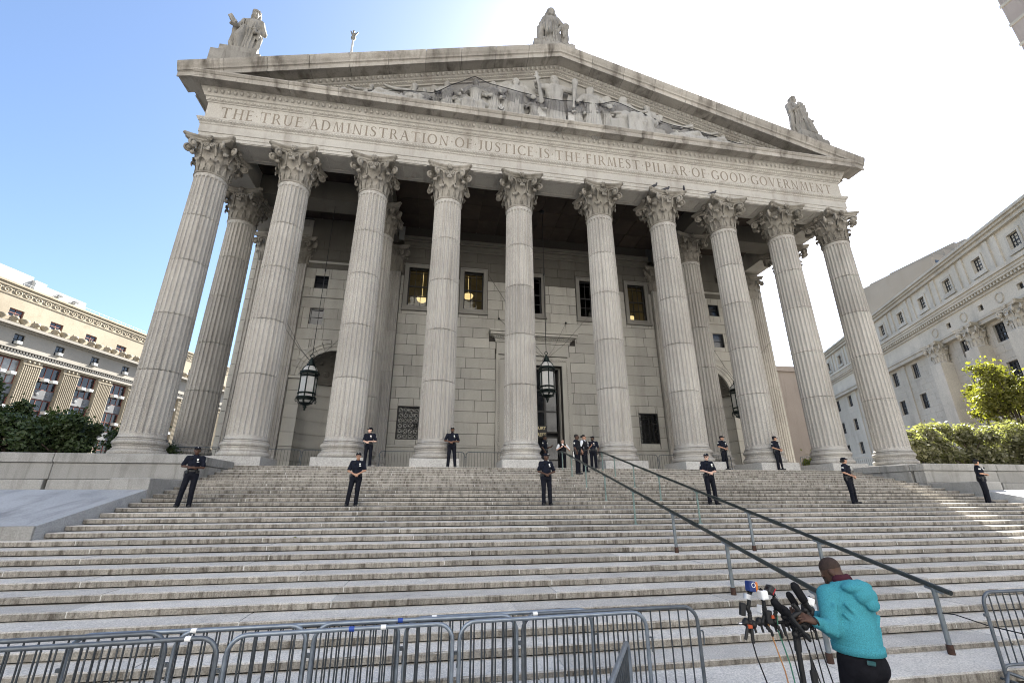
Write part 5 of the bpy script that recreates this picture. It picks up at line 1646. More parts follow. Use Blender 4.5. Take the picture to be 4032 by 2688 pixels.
    if vest:
        vt = trunk(0.034) + [cut(rbox(S(0, 0, 0.93), (0.4, 0.4, 0.12 * s), 0.0, 0.004))]
        for q in (-1, 1): vt += [cut(ell(S(q * (sh + 0.05), 0.01, 1.38), np.array((0.075, 0.14, 0.12)) * s, 0.01))]
        vt += [cut(ell(S(0, -0.1, 1.50), np.array((0.07, 0.1, 0.10)) * s, 0.01))] + [rbox(S(q * 0.09, -0.15 * b, 1.16), np.array((0.05, 0.02, 0.05)) * s, 0.008, 0.01) for q in (-1, 1)]
        link('vest', sculpt(vt, h, name='vest'), o, MAT[vest])
    tr = [cone(S(0, 0.0, 0.93), S(0, 0, 1.03), (0.146 * b if not female else 0.152) * s, 0.132 * b * s, 0.04)]
    for i in (0, 1):
        mid = knee[i]
        tr += [cone(hips[i], mid, 0.098 * s * min(b, 1.1), 0.076 * s, 0.035), cone(mid, ank[i] + np.array((0, 0.0, -0.03 * s)), 0.074 * s, 0.066 * s, 0.02)]
        tr += [cone(mid + np.array((0.03, -0.06, 0.02)) * s, mid + np.array((-0.04, -0.062, -0.03)) * s, 0.014 * s, None, 0.02), cone(ank[i] + np.array((0.05, -0.05, 0.04)) * s, ank[i] + np.array((-0.05, -0.06, 0.01)) * s, 0.014 * s, None, 0.02)]
    link('trousers', sculpt(tr, h, name='trousers'), o, MAT['navy_trousers'])
    for i in (0, 1):
        q = -1 if i == 0 else 1
        t_ = ank[i] + np.array((q * 0.03, -0.15, -0.045)) * s
        link('shoe', sculpt([cone(ank[i] + np.array((0, 0.03, -0.042)) * s, t_, 0.042 * s, 0.036 * s, 0.02), cone(ank[i], ank[i] + np.array((0, 0, -0.03)) * s, 0.05 * s, None, 0.02), cut(rbox((0, 0, -0.05), (1, 1, 0.05), 0, 0.002))], h * 0.8, name='shoe'), o, MAT['black_leather'])
    m = MB()
    zb = 1.035
    ring = [(0.150 * b * math.cos(a) * (1.02 if female else 1.0), 0.138 * b * math.sin(a)) for a in [2 * pi * k / 24 for k in range(24)]]
    for dz in (0.0,):
        v = [tuple(S(x, y, zb + e)) for e in (-0.028, 0.028) for x, y in ring]
        m.add(v, [(k, (k + 1) % 24, 24 + (k + 1) % 24, 24 + k) for k in range(24)])
    for a, hw in ((-2.9, 0.035), (-2.45, 0.03), (-0.7, 0.03), (-0.25, 0.04), (0.3, 0.035), (2.8, 0.04)):
        x, y = 0.165 * b * math.cos(a), 0.152 * b * math.sin(a)
        c = S(x, y, zb - 0.015)
        k0 = len(m.v); m.box(-0.032 * s, 0.032 * s, -0.022 * s, 0.022 * s, -0.055 * s, 0.04 * s, 0.008); m.move(Matrix.Translation(Vector(c)) @ Matrix.Rotation(a + pi / 2, 4, 'Z'), k0)
    c = S(-0.185 * b, 0.0, 0.955)
    m.tube([c + V3(0, 0, 0.09) * s, c, c + V3(0.0, -0.01, -0.10) * s], [0.032 * s, 0.036 * s, 0.024 * s], 8)
    m.tube([S(0.175 * b, 0.03, 1.0), S(0.178 * b, 0.04, 0.80)], 0.014 * s, 6)
    m.build('duty_belt', MAT['black_leather'], o)
    if shirt == 'navy_cloth' or vest:
        yb = -0.140 * b - (0.03 if female else 0.0) - (0.022 if vest else 0)
        m = MB().prism([(0.058, 1.385), (0.082, 1.395), (0.106, 1.385), (0.104, 1.345), (0.082, 1.322), (0.060, 1.345)], yb - 0.004, yb + 0.022, axis=1)
        for i, p in enumerate(m.v): m.v[i] = tuple(S(*p))
        m.build('badge', MAT['badge'], o)
        m = MB().box(0.066, 0.125, yb - 0.004, yb + 0.03, 1.285, 1.303)
        for i, p in enumerate(m.v): m.v[i] = tuple(S(*p))
        m.build('name_plate', MAT['badge'], o)
        for i in (0, 1):
            c = shd[i] + (sl[i] - shd[i]) * 0.42; q = -1 if i == 0 else 1
            m = MB().prism([(-0.035, 0.04), (0.035, 0.04), (0.035, -0.01), (0.0, -0.05), (-0.035, -0.01)], -0.003, 0.003, axis=0)
            m.move(Matrix.Translation(Vector(c) + Vector((q * 0.070 * s, -0.006, 0))) @ Matrix.Scale(s, 4))
            m.build('shoulder_patch', MAT['patch'], o)
        if radio: MB().box(-0.03, 0.03, -0.02, 0.02, -0.035, 0.035, 0.01).move(Matrix.Translation(Vector(S(-0.095, yb + 0.005, 1.40))) @ Matrix.Scale(s, 4)).build('radio', MAT['vest_black'], o)
    # hair, cap
    def TL(p): return T(p)
    if cap:
        cp = [ell(TL((0, 0.016, 0.062)), np.array((0.090, 0.108, 0.072)) * s, 0.015, HM), cone(TL((-0.055, -0.10, 0.052)), TL((0.055, -0.10, 0.052)), 0.012 * s, None, 0.02),
              ell(TL((0, -0.118, 0.050)), np.array((0.074, 0.068, 0.010)) * s, 0.012, HM), cut(ell(TL((0, 0.0, -0.04)), np.array((0.12, 0.16, 0.075)) * s, 0.004, HM))]
        link('cap', sculpt(cp, h * 0.75, name='cap'), o, MAT['navy_trousers'])
        p = TL((0, -0.098, 0.098))
        MB().sphere(p, (0.016 * s, 0.012 * s, 0.016 * s), 8, 6).build('cap_badge', MAT['patch'], o)
    hp = []
    if not cap: hp += [ell(TL((0, 0.025, 0.052)), np.array((0.081, 0.098, 0.084)) * s, 0.01, HM), cut(ell(TL((0, -0.11, -0.03)), np.array((0.075, 0.09, 0.085)) * s, 0.01, HM)), cut(ell(TL((0, 0.03, -0.13)), np.array((0.12, 0.14, 0.09)) * s, 0.005, HM))]
    else: hp += [ell(TL((0, 0.045, 0.0)), np.array((0.079, 0.078, 0.062)) * s, 0.01, HM)]
    if bun: hp += [ell(TL((0, 0.125, -0.01 if cap else 0.04)), np.array((0.055, 0.045, 0.05)) * s, 0.02, HM)]
    if beard: hp += [ell(TL((0, -0.05, -0.075)), np.array((0.058, 0.055, 0.042)) * s, 0.02, HM), cut(ell(TL((0, -0.10, -0.05)), np.array((0.03, 0.03, 0.022)) * s, 0.01, HM))]
    link('hair', sculpt(hp, h * 0.8, name='hair'), o, MAT[hair])
    e = MB()
    for q in (-1, 1): e.sphere(TL((q * 0.032, -0.090, 0.006)), 0.0105 * s, 8, 6)
    e.build('eyes', MAT['print_black'], o)
    if glasses:
        g = MB()
        for q in (-1, 1): g.sphere(TL((q * 0.034, -0.104, 0.004)), (0.028 * s, 0.012 * s, 0.021 * s), 8, 6); g.tube([TL((q * 0.06, -0.095, 0.01)), TL((q * 0.082, 0.01, 0.01))], 0.004 * s, 5)
        g.build('sunglasses', MAT['black_leather'], o)
    return o

ZO = -13 * RS
YO = -8.06
OFF = [
 dict(loc=(-13.72, YO, ZO), H=1.69, yaw=0.15, heading=0.30, pose='belt', skin='skin_dark', feet=((-0.19, 0.02), (0.10, 0.0)), lean=0.01, label='officer with dark skin and cap, leftmost on the steps, hands at the belt'),
 dict(loc=(-9.22, YO, ZO), H=1.58, yaw=-0.05, heading=0.12, pose='clasp', skin='skin_tan', female=True, feet=((-0.20, 0.0), (0.08, 0.0)), bun=True, lean=0.01, label='short officer with cap in front of the third column, hands folded'),
 dict(loc=(-3.33, YO, ZO), H=1.64, yaw=0.85, heading=0.05, pose='clasp', skin='skin_dark', female=True, feet=((-0.11, 0.0), (0.13, 0.0)), bun=True, bulk=1.03, glasses=True, label='officer in glasses and cap looking right, in front of the fifth column'),
 dict(loc=(2.43, YO, ZO), H=1.71, yaw=-0.75, heading=-0.05, pose='clasp', skin='skin_pale', female=True, feet=((-0.09, 0.0), (0.16, 0.0)), bun=True, glasses=True, label='pale officer in sunglasses just behind the right hand rail, looking left'),
 dict(loc=(8.0, YO, ZO), H=1.64, yaw=0.95, heading=0.45, pose='clasp', skin='skin_tan', female=True, feet=((-0.06, 0.0), (0.20, 0.0)), bun=True, lean=-0.04, label='officer with low bun and cap turned right, second from the right edge'),
 dict(loc=(13.95, YO, ZO), H=1.64, yaw=0.75, heading=0.80, pose='belt', skin='skin_tan', female=True, feet=((-0.08, 0.0), (0.12, 0.02)), bun=True, label='officer in cap near the right picture edge, hands held forward'),
 dict(loc=(-9.86, -1.1, 0), H=1.78, yaw=-0.85, heading=-0.1, pose='clasp', skin='skin_pale', feet=((-0.12, 0.0), (0.13, 0.0)), label='officer on the top step beside the third column, looking left'),
 dict(loc=(-6.10, -1.12, 0), H=1.88, yaw=0.0, heading=0.0, pose='clasp', skin='skin_brown', feet=((-0.15, 0.0), (0.17, 0.0)), bulk=1.06, beard=True, label='tall bearded officer on the top step in front of the fourth column'),
 dict(loc=(8.05, -0.98, 0), H=1.78, yaw=0.35, heading=0.25, pose='belt', skin='skin_tan', feet=((-0.12, 0.0), (0.12, 0.0)), label='officer with arms folded low beside the seventh column, above the pale officer'),
 dict(loc=(11.05, -1.16, 0), H=1.80, yaw=1.0, heading=0.35, pose='clasp', skin='skin_tan', feet=((-0.10, 0.0), (0.20, 0.0)), bulk=1.08, label='stout officer on the top step in front of the eighth column, looking right'),
]
for d in OFF: person('person', **d)
GD = 'officers gathered by the entrance'
person('person', (-0.55, -2.85, -3 * RS), 1.76, 0.9, 0.5, 'side', 'skin_dark', cap=False, label='bareheaded officer standing below the top step at the rail, seen side-on', vest='vest_black', group=GD, feet=((-0.11, 0), (0.13, 0)))
person('person', (-0.02, -2.3, -2 * RS), 1.70, 0.7, 0.7, 'talk', 'skin_tan', female=True, cap=False, bun=True, glasses=True, shirt='white_shirt', vest='vest_black', label='officer in white shirt, black vest and sunglasses talking in the group', group=GD)
person('person', (1.12, -0.35, 0), 1.70, -0.5, -0.6, 'side', 'skin_dark', beard=True, label='bearded officer in cap at the right of the group by the sixth column', group=GD)
person('person', (0.10, 1.7, 0), 1.74, 0.05, 0.3, 'collar', 'skin_pale', cap=False, hair='hair_grey', shirt='white_shirt', vest='vest_black', bulk=1.16, label='stout officer in white shirt gripping his black vest in front of the door', group=GD)
person('person', (-1.12, 0.9, 0), 1.84, 1.1, 0.7, 'talk', 'skin_dark', cap=False, label='officer in dark uniform half hidden behind the fifth column at the door', group=GD, bulk=1.08)

# ------------------------------------------------------------------ the man at the microphones
def cameraman():
    o = empty('person', (-3.08, -18.52, ZG), R(184), 'man in a teal hooded sweatshirt bending over the microphone stand', 'person')
    # local: facing -Y, the microphones to his left (+X)
    h = 0.010
    hip = V3(0.05, 0.06, 0.93); chest = V3(-0.01, -0.01, 1.27)
    head = V3(0.01, -0.085, 1.565)
    shl = [V3(-0.205, -0.02, 1.395), V3(0.165, -0.04, 1.385)]
    elb = [V3(-0.19, -0.28, 1.13), V3(0.29, 0.05, 1.14)]
    wri = [V3(0.20, -0.32, 1.15), V3(0.53, 0.12, 1.225)]
    HP, T, HM = head_prims(head, 0.55, 0.72, 0.98)
    body = HP + [cone(V3(-0.02, -0.01, 1.42), V3(-0.005, -0.045, 1.53), 0.066, 0.060, 0.03), cone(hip, V3(0, 0.03, 1.04), 0.13, 0.12, 0.05), ell(chest, (0.165, 0.11, 0.19), 0.05), cone(V3(-0.14, -0.03, 1.39), V3(0.12, -0.04, 1.39), 0.055, None, 0.04)]
    DD = [V3(0.95, -0.05, 0.1), V3(0.85, -0.15, 0.35)]; NN = [V3(0.0, 0.1, 1.0), V3(0.3, -0.7, -0.6)]
    feet = [V3(-0.09, 0.06, 0.085), V3(0.18, 0.04, 0.085)]
    kn = [V3(-0.07, 0.02, 0.50), V3(0.17, 0.0, 0.50)]
    for i in (0, 1):
        q = -1 if i == 0 else 1
        body += [cone(shl[i], elb[i], 0.052, 0.044, 0.02), cone(elb[i], wri[i], 0.042, 0.028, 0.015), cone(hip + V3(q * 0.09, 0, 0), kn[i], 0.08, 0.055, 0.03), cone(kn[i], feet[i], 0.05, 0.036, 0.02)]
        body += hand(wri[i], DD[i], NN[i], 1 if i else -1, 0.75, 1.05, 0.004)
    link('body', sculpt(body, 0.0075, name='body'), o, MAT['skin_dark'])
    cl = [cone(V3(0.05, 0.055, 0.985), V3(0.045, 0.03, 1.06), 0.188, 0.184, 0.04), ell(chest + V3(0, 0.02, 0), (0.212, 0.165, 0.225), 0.06), ell(V3(0.04, 0.03, 1.12), (0.198, 0.175, 0.15), 0.06),
          cone(V3(-0.15, -0.02, 1.385), V3(0.12, -0.035, 1.38), 0.088, None, 0.05), cone(V3(-0.02, -0.01, 1.42), V3(-0.012, -0.035, 1.475), 0.100, 0.090, 0.02)]
    for i in (0, 1):
        cl += [cone(shl[i], elb[i], 0.088, 0.074, 0.03), cone(elb[i], wri[i] * 0.86 + elb[i] * 0.14, 0.070, 0.046, 0.02), cone(wri[i] * 0.80 + elb[i] * 0.20, wri[i] * 0.90 + elb[i] * 0.10, 0.047, 0.045, 0.008)]
        for t in (0.2, 0.4, 0.6, 0.78):
            p = elb[i] * (1 - t * 0.9) + wri[i] * t * 0.9
            cl += [cone(p + V3(0.02, 0.05, 0.03), p + V3(-0.01, 0.045, -0.04), 0.026, None, 0.012)]
        p = shl[i] * 0.5 + elb[i] * 0.5
        cl += [cone(p + V3(0, 0.07, 0.06), p + V3(0.03, 0.075, -0.02), 0.022, 0.012, 0.02), cone(elb[i] + V3(0, 0.06, 0.04), elb[i] + V3(0.03, 0.06, -0.04), 0.024, 0.014, 0.015)]
    cl += [cut(ell(V3(0.0, -0.055, 1.54), (0.076, 0.085, 0.09), 0.01)), cut(rbox((0, 0, 0.86), (0.6, 0.6, 0.105), 0, 0.004))]
    # hood lying on the back, folds running from it
    cl += [ell(V3(-0.03, 0.11, 1.465), (0.150, 0.085, 0.060), 0.008), ell(V3(-0.05, 0.165, 1.40), (0.115, 0.055, 0.080), 0.006), ell(V3(-0.07, 0.195, 1.335), (0.07, 0.035, 0.055), 0.006), cone(V3(-0.17, 0.08, 1.47), V3(-0.08, 0.21, 1.32), 0.020, 0.016, 0.005), cone(V3(0.10, 0.09, 1.47), V3(-0.06, 0.21, 1.32), 0.020, 0.016, 0.005), cone(V3(-0.12, 0.15, 1.46), V3(0.05, 0.165, 1.45), 0.016, None, 0.005), cone(V3(-0.12, 0.18, 1.40), V3(0.01, 0.20, 1.385), 0.014, None, 0.005), cone(V3(-0.13, 0.0, 1.46), V3(-0.06, 0.11, 1.49), 0.036, 0.042, 0.012), cone(V3(0.10, -0.01, 1.46), V3(0.02, 0.10, 1.49), 0.036, 0.042, 0.012)]
    for (a, b_) in (((-0.19, 0.09, 1.31), (0.0, 0.185, 1.13)), ((-0.20, 0.11, 1.22), (-0.02, 0.205, 1.05)), ((0.19, 0.12, 1.26), (0.05, 0.195, 1.10)), ((0.21, 0.11, 1.16), (0.08, 0.215, 1.02)), ((-0.20, 0.09, 1.12), (-0.05, 0.21, 1.00)), ((0.16, 0.13, 1.34), (0.06, 0.17, 1.20)), ((-0.22, 0.04, 1.36), (-0.15, 0.13, 1.18)), ((0.23, 0.02, 1.33), (0.17, 0.12, 1.2)), ((0.20, 0.10, 1.08), (0.02, 0.23, 0.99))):
        cl.append(cone(a, b_, 0.016, 0.006, 0.010))
    link('hooded_sweatshirt', sculpt(cl, h, name='hoodie'), o, MAT['teal_fleece'])
    wb = MB()
    n = 36
    rg = [[(0.05 + (0.192 + ee) * math.cos(2 * pi * i / n), 0.055 + (0.196 + ee) * math.sin(2 * pi * i / n), z) for i in range(n)] for ee, z in ((-0.02, 0.945), (0.006, 0.95), (0.008, 1.005), (-0.01, 1.015))]
    wb.add([p for g in rg for p in g], [(a * n + i, a * n + (i + 1) % n, (a + 1) * n + (i + 1) % n, (a + 1) * n + i) for a in range(3) for i in range(n)], True)
    wb.build('waistband', MAT['teal_fleece'], o)
    tr = [cone(hip + V3(0, 0.0, -0.05), hip + V3(0, 0, 0.10), 0.170, 0.165, 0.04), ell(V3(-0.04, 0.12, 0.84), (0.095, 0.095, 0.11), 0.03), ell(V3(0.14, 0.12, 0.84), (0.095, 0.095, 0.11), 0.03)]
    for i in (0, 1):
        q = -1 if i == 0 else 1
        tr += [cone(hip + V3(q * 0.095, 0, -0.05), kn[i], 0.118, 0.086, 0.03), cone(kn[i], feet[i] + V3(0, 0, -0.03), 0.082, 0.066, 0.02), cone(kn[i] + V3(0.06, 0.06, 0.05), kn[i] + V3(-0.05, 0.07, -0.02), 0.014, None, 0.02)]
    tr += [cut(rbox((0, 0, 1.10), (0.6, 0.6, 0.13), 0, 0.004))]
    link('trousers', sculpt(tr, 0.011, name='trousers'), o, MAT['black_denim'])
    for i in (0, 1):
        link('shoe', sculpt([cone(feet[i] + V3(0, 0.03, -0.042), feet[i] + V3(0, -0.16, -0.045), 0.045, 0.038, 0.02), cone(feet[i], feet[i] + V3(0, 0, -0.03), 0.052, None, 0.02), cut(rbox((0, 0, -0.05), (1, 1, 0.05), 0, 0.002))], 0.01, name='shoe'), o, MAT['black_leather'])
    link('collar', sculpt([cone(V3(-0.035, 0.0, 1.51), V3(0.02, -0.01, 1.51), 0.062, None, 0.02), cut(ell(V3(0.0, -0.055, 1.58), (0.075, 0.085, 0.065), 0.006))], 0.008, name='collar'), o, MAT['maroon'])
    hp = [ell(T((0, 0.022, 0.042)), (0.0755, 0.0945, 0.0865), 0.01, HM), cut(ell(T((0, -0.12, -0.02)), (0.08, 0.09, 0.09), 0.01, HM)), cut(ell(T((0, 0.02, -0.135)), (0.13, 0.15, 0.10), 0.006, HM))]
    link('hair', sculpt(hp, 0.008, name='hair'), o, MAT['hair_cropped'])
    MB().sphere(T((-0.088, 0.0, -0.045)), 0.008, 8, 6).sphere(T((0.088, 0.0, -0.045)), 0.008, 8, 6).build('earrings', MAT['silver'], o)
    e = MB()
    for q in (-1, 1): e.sphere(T((q * 0.032, -0.092, 0.006)), 0.0105, 8, 6)
    e.build('eyes', MAT['print_black'], o)
    k0 = MB().box(-0.045, 0.045, -0.006, 0.006, -0.018, 0.018, 0.006).move(Matrix.Translation((0.14, 0.236, 0.915)) @ Matrix.Rotation(-0.2, 4, 'Y'))
    k0.build('phone', MAT['phone_case'], o)
    c = wri[1] * 0.98 + elb[1] * 0.02
    MB().tube([c + V3(0.012 * math.cos(a), 0.034 * math.sin(a), 0.034 * math.cos(a)) for a in [2 * pi * k / 12 for k in range(12)]], 0.010, 6, closed=True).build('wrist_watch', MAT['black_leather'], o)
cameraman()
# ================================================================== barricades
BL, BH, RC = 2.08, 1.07, 0.16
def rounded(x0, x1, z0, z1, r, n=5, bottom=True):
    p = []
    def arc(cx, cz, a0, a1):
        for i in range(n + 1):
            a = R(a0 + (a1 - a0) * i / n); p.append((cx + r * math.cos(a), 0, cz + r * math.sin(a)))
    arc(x1 - r, z1 - r, 0, 90); arc(x0 + r, z1 - r, 90, 180)
    return p
def barricade_meshes(L, H, nb, rt, rb):
    x0, x1 = -L / 2, L / 2
    top = rounded(x0, x1, 0.1, H - rt, RC)
    fr = MB().tube([(x1, 0, 0.05)] + top + [(x0, 0, 0.05)], rt, 9)
    rail = MB().tube([(x1, 0, 0.16)] + [(x1 - 0.10 * (1 - math.cos(R(a))), 0, 0.16 + 0.06 * math.sin(R(a))) for a in (30, 60, 90)] + [(x0 + 0.10 * (1 - math.cos(R(a))), 0, 0.16 + 0.06 * math.sin(R(a))) for a in (90, 60, 30)] + [(x0, 0, 0.16)], rt * 0.9, 8)
    bar = MB().tube([(0, 0, 0.22), (0, 0, H - rt * 1.2)], rb, 6)
    foot = MB().box(-0.03, 0.03, -0.30, 0.30, 0.0, 0.012, 0.003).tube([(0, -0.29, 0.012), (0, -0.1, 0.06), (0, 0.1, 0.06), (0, 0.29, 0.012)], 0.017, 6)
    hook = MB().tube([(0, 0, 0.80), (0.045, 0, 0.80), (0.055, 0, 0.79), (0.055, 0, 0.70), (0.05, 0, 0.66)], 0.009, 6)
    eye = MB().box(0.0, 0.05, -0.016, 0.016, 0.765, 0.80, 0.004)
    return dict(frame=fr.mesh('frame'), rail=rail.mesh('bottom_rail'), bar=bar.mesh('bar'), foot=foot.mesh('foot'), hook=hook.mesh('hook'), eye=eye.mesh('eye'), nb=nb, L=L)
BM = barricade_meshes(BL, BH, 17, 0.021, 0.0085)
def barricade(p0, p1, z, label, group, mat='galvanised', M=BM, tape=None):
    p0, p1 = Vector((*p0, 0)), Vector((*p1, 0))
    c = (p0 + p1) / 2; d = p1 - p0
    o = empty('barricade', (c.x, c.y, z), math.atan2(d.y, d.x), label, 'barricade', group)
    L = M['L']
    link('frame', M['frame'], o, MAT[mat])
    link('bottom_rail', M['rail'], o, MAT[mat])
    for i in range(M['nb']):
        link('bar', M['bar'], o, MAT['galvanised_dark'], loc=(-L / 2 + L * (i + 1) / (M['nb'] + 1), 0, 0))
    for s in (-1, 1): link('foot', M['foot'], o, MAT['galvanised'], loc=(s * (L / 2 - 0.0), 0, 0))
    link('hook', M['hook'], o, MAT['galvanised'], loc=(L / 2, 0, 0)); link('eye', M['eye'], o, MAT['galvanised'], loc=(-L / 2 - 0.05, 0, 0))
    if tape:
        for x, tm in tape: MB().tube([(x - 0.025, 0, BH - 0.021), (x + 0.025, 0, BH - 0.021)], 0.0235, 9).build('tape', MAT[tm], o)
    return o
GB = 'barricades set in three rows before the steps'
def row(x0, n, y, labs, mats, tapes, slant=0.0):
    for i in range(n):
        xa = x0 + i * (BL + 0.07)
        ya = y + slant * i
        barricade((xa, ya), (xa + BL, ya + slant * 0.8), ZG, labs[i], GB, mats[i], tape=tapes[i])
# front row (J), middle row (M), back row (N)
row(-10.92, 3, -17.56, ['front row barricade at the left picture edge, nearest to the viewer', 'front row barricade left of the middle, white tape on its bar', 'front row barricade right of the middle beside the end-on barricade'], ['galvanised', 'galvanised_light', 'galvanised_light'], [[(0.78, 'tape_white')], [(0.35, 'tape_white'), (0.05, 'tape_blue')], None], 0.10)
row(-11.47, 3, -17.30, ['middle row barricade at the left picture edge', 'middle row barricade left of the middle, behind the front row', 'middle row barricade right of the middle, its bar brightly lit'], ['galvanised', 'galvanised_light', 'galvanised_light'], [None, [(-0.9, 'tape_white')], [(-0.75, 'tape_white')]], 0.09)
row(-10.22, 3, -17.20, ['back row barricade left of the middle, blue tape at its end', 'back row barricade in the middle, closest to the bottom step', 'back row barricade whose free right end stands clear of the others'], ['galvanised_light', 'galvanised_light', 'galvanised'], [None, [(-0.2, 'tape_blue')], [(-0.9, 'tape_white')]], 0.02)
barricade((-5.15, -18.2), (-6.2, -20.05), ZG, 'barricade seen end-on in the foreground, pointing at the viewer', GB, 'galvanised_light')
RBc = barricade((0.36, -17.09), (2.44, -17.12), ZG, 'barricade at the right picture edge chained to the hand rail', 'barricade chained at the right', 'galvanised')
# splayed legs of the right barricade
MB().tube([(-BL / 2 + 0.04, 0, 0.14), (-BL / 2 - 0.20, -0.12, 0.02)], 0.02, 7).tube([(-BL / 2 + 0.04, 0, 0.14), (-BL / 2 + 0.34, -0.30, 0.02)], 0.02, 7).build('splayed_leg', MAT['galvanised'], RBc)
# chain cable and padlock
tag(MB().tube([(0.42, -16.44, -2.93), (0.45, -16.60, -2.92), (0.46, -17.0, -2.97), (0.50, -17.36, -2.98), (0.62, -17.47, -2.92), (0.9, -17.46, -2.90), (1.02, -17.40, -2.94), (0.9, -17.37, -3.0), (0.6, -17.38, -3.0), (0.48, -17.36, -2.98)], 0.008, 6).build('chain_cable', MAT['cable_black']), 'thin black cable looped from the hand rail post to the barricade', 'cable')
pl = empty('padlock', (0.50, -17.40, -3.06), 0.1, 'small steel padlock hanging from the black cable', 'padlock')
MB().box(-0.032, 0.032, -0.012, 0.012, -0.06, 0.0, 0.006).build('lock_body', MAT['silver'], pl)
MB().tube([(-0.02, 0, 0), (-0.02, 0, 0.045), (0, 0, 0.062), (0.02, 0, 0.045), (0.02, 0, 0)], 0.006, 6).build('shackle', MAT['silver'], pl)
tag(MB().tube([(-6.72 + 0.11 * math.cos(a) * (1 + 0.05 * i), -17.52 + 0.02 * i, -3.36 + 0.10 * math.sin(a)) for i in range(3) for a in [2 * pi * k / 14 for k in range(14)]], 0.008, 6).build('cable_coil', MAT['cable_black']), 'black cable coil hanging on the front barricades', 'cable')

# porch barricades: low rows between the columns
PM = barricade_meshes(2.2, BH, 13, 0.021, 0.008)
GP = 'barricades on the porch between the columns'
for (xa, xb, y, lab) in ((-19.4, -17.2, 2.0, 'porch barricade between the first and second columns'), (-15.9, -13.7, 2.5, 'porch barricade just right of the second column'), (-13.62, -11.42, 2.5, 'porch barricade just left of the third column'),
                         (-9.75, -7.55, 2.6, 'porch barricade right of the third column'), (-7.45, -5.25, 2.6, 'porch barricade behind the fourth column'), (-5.15, -2.95, 2.5, 'porch barricade left of the fifth column'),
                         (3.9, 6.1, 2.5, 'porch barricade right of the sixth column'), (6.2, 8.4, 2.5, 'porch barricade behind the seventh column'), (8.6, 10.8, 2.4, 'porch barricade left of the eighth column'), (12.2, 14.4, 2.3, 'porch barricade right of the eighth column'), (15.6, 17.8, 2.4, 'porch barricade right of the ninth column'), (19.0, 21.2, 2.7, 'porch barricade at the rightmost column')):
    barricade((xa, y), (xb, y), 0.0, lab, GP, 'galvanised', PM)

# ================================================================== lanterns
def lantern(x, y, label, zt=7.69, stay=()):
    o = empty('lantern', (x, y, zt - 3.35), 0, label, 'lantern', 'hanging lanterns in the porch')
    H = 3.35
    m = MB()
    def ring(r, z, t, n=6): m.tube([(r * math.cos(2 * pi * k / 24), r * math.sin(2 * pi * k / 24), z) for k in range(24)], t, 6, closed=True)
    m.lathe([(0.02, 0.0), (0.07, 0.05), (0.04, 0.12), (0.12, 0.18), (0.06, 0.26), (0.16, 0.30), (0.30, 0.36), (0.40, 0.42)], 12)
    for r, z, t in ((0.44, 0.62, 0.055), (0.50, 0.72, 0.06), (0.47, 0.98, 0.045), (0.47, 2.0, 0.045), (0.50, 2.14, 0.06), (0.46, 2.24, 0.05)): ring(r, z, t)
    for k in range(6):
        a = pi / 3 * k + pi / 6
        c, s = math.cos(a), math.sin(a)
        m.tube([(0.28 * c, 0.28 * s, 0.40), (0.44 * c, 0.44 * s, 0.62), (0.46 * c, 0.46 * s, 0.9), (0.46 * c, 0.46 * s, 2.2)], 0.036, 6)
        m.tube([(0.46 * math.cos(q) * c, 0.46 * math.cos(q) * s, 2.24 + 0.46 * math.sin(q)) for q in [R(i * 15) for i in range(6)]], 0.024, 5)
        m.tube([(0.52 * c, 0.52 * s, 0.72), (0.58 * c, 0.58 * s, 0.56), (0.54 * c, 0.54 * s, 0.44), (0.48 * c, 0.48 * s, 0.50)], 0.026, 5)
        m.sphere((0.52 * c, 0.52 * s, 2.22), 0.05, 6, 5)
    m.lathe([(0.26, 2.62), (0.22, 2.68), (0.24, 2.74), (0.14, 2.80), (0.20, 2.88), (0.10, 2.94), (0.13, 3.02), (0.05, 3.1), (0.04, 3.16)], 14)
    m.tube([(0.10 * math.cos(2 * pi * k / 14), 0, 3.25 + 0.10 * math.sin(2 * pi * k / 14)) for k in range(14)], 0.025, 6, closed=True)
    m.build('cage', MAT['lantern_metal'], o)
    for k in range(6):
        a0, a1 = pi / 3 * k + pi / 6 + 0.08, pi / 3 * (k + 1) + pi / 6 - 0.08
        for z0, z1 in ((0.76, 0.93), (1.03, 1.95), (2.04, 2.10)):
            v = [(0.435 * math.cos(a), 0.435 * math.sin(a), z) for z in (z0, z1) for a in (a0, a1)]
            v += [(0.42 * math.cos(a), 0.42 * math.sin(a), z) for z in (z0, z1) for a in (a0, a1)]
            MB().add(v, [(0, 1, 3, 2), (4, 6, 7, 5), (0, 4, 5, 1), (2, 3, 7, 6), (0, 2, 6, 4), (1, 5, 7, 3)]).build('pane', MAT['lantern_glass'], o)
    MB().lathe([(0.42, 2.25), (0.40, 2.40), (0.32, 2.55), (0.2, 2.63)], 12).lathe([(0.26, 0.42), (0.36, 0.50), (0.41, 0.62)], 12).build('dome_glass', MAT['lantern_glass'], o)
    MB().tube([(0, 0, 3.33), (0, 0, 18.6 - zt + H)], 0.022, 6).sphere((0, 0, 9.0), (0.05, 0.05, 0.12), 8, 6).sphere((0, 0, 18.5 - zt + H), 0.16, 10, 6).build('rod', MAT['iron'], o)
    for p in stay:
        q = Vector(p) - Vector((x, y, zt - H))
        MB().tube([(0, 0, 2.85), ((q.x) * 0.35, q.y * 0.35, 2.85 + (q.z - 2.85) * 0.30), q], 0.012, 5).build('stay', MAT['iron'], o)
lantern(0.0, 4.3, 'bronze lantern hanging on a long rod in front of the entrance door', stay=((-2.6, 8.04, 11.36), (2.6, 8.04, 11.36), (-3.9, 4.3, 13.0), (4.6, 8.1, 12.2)))
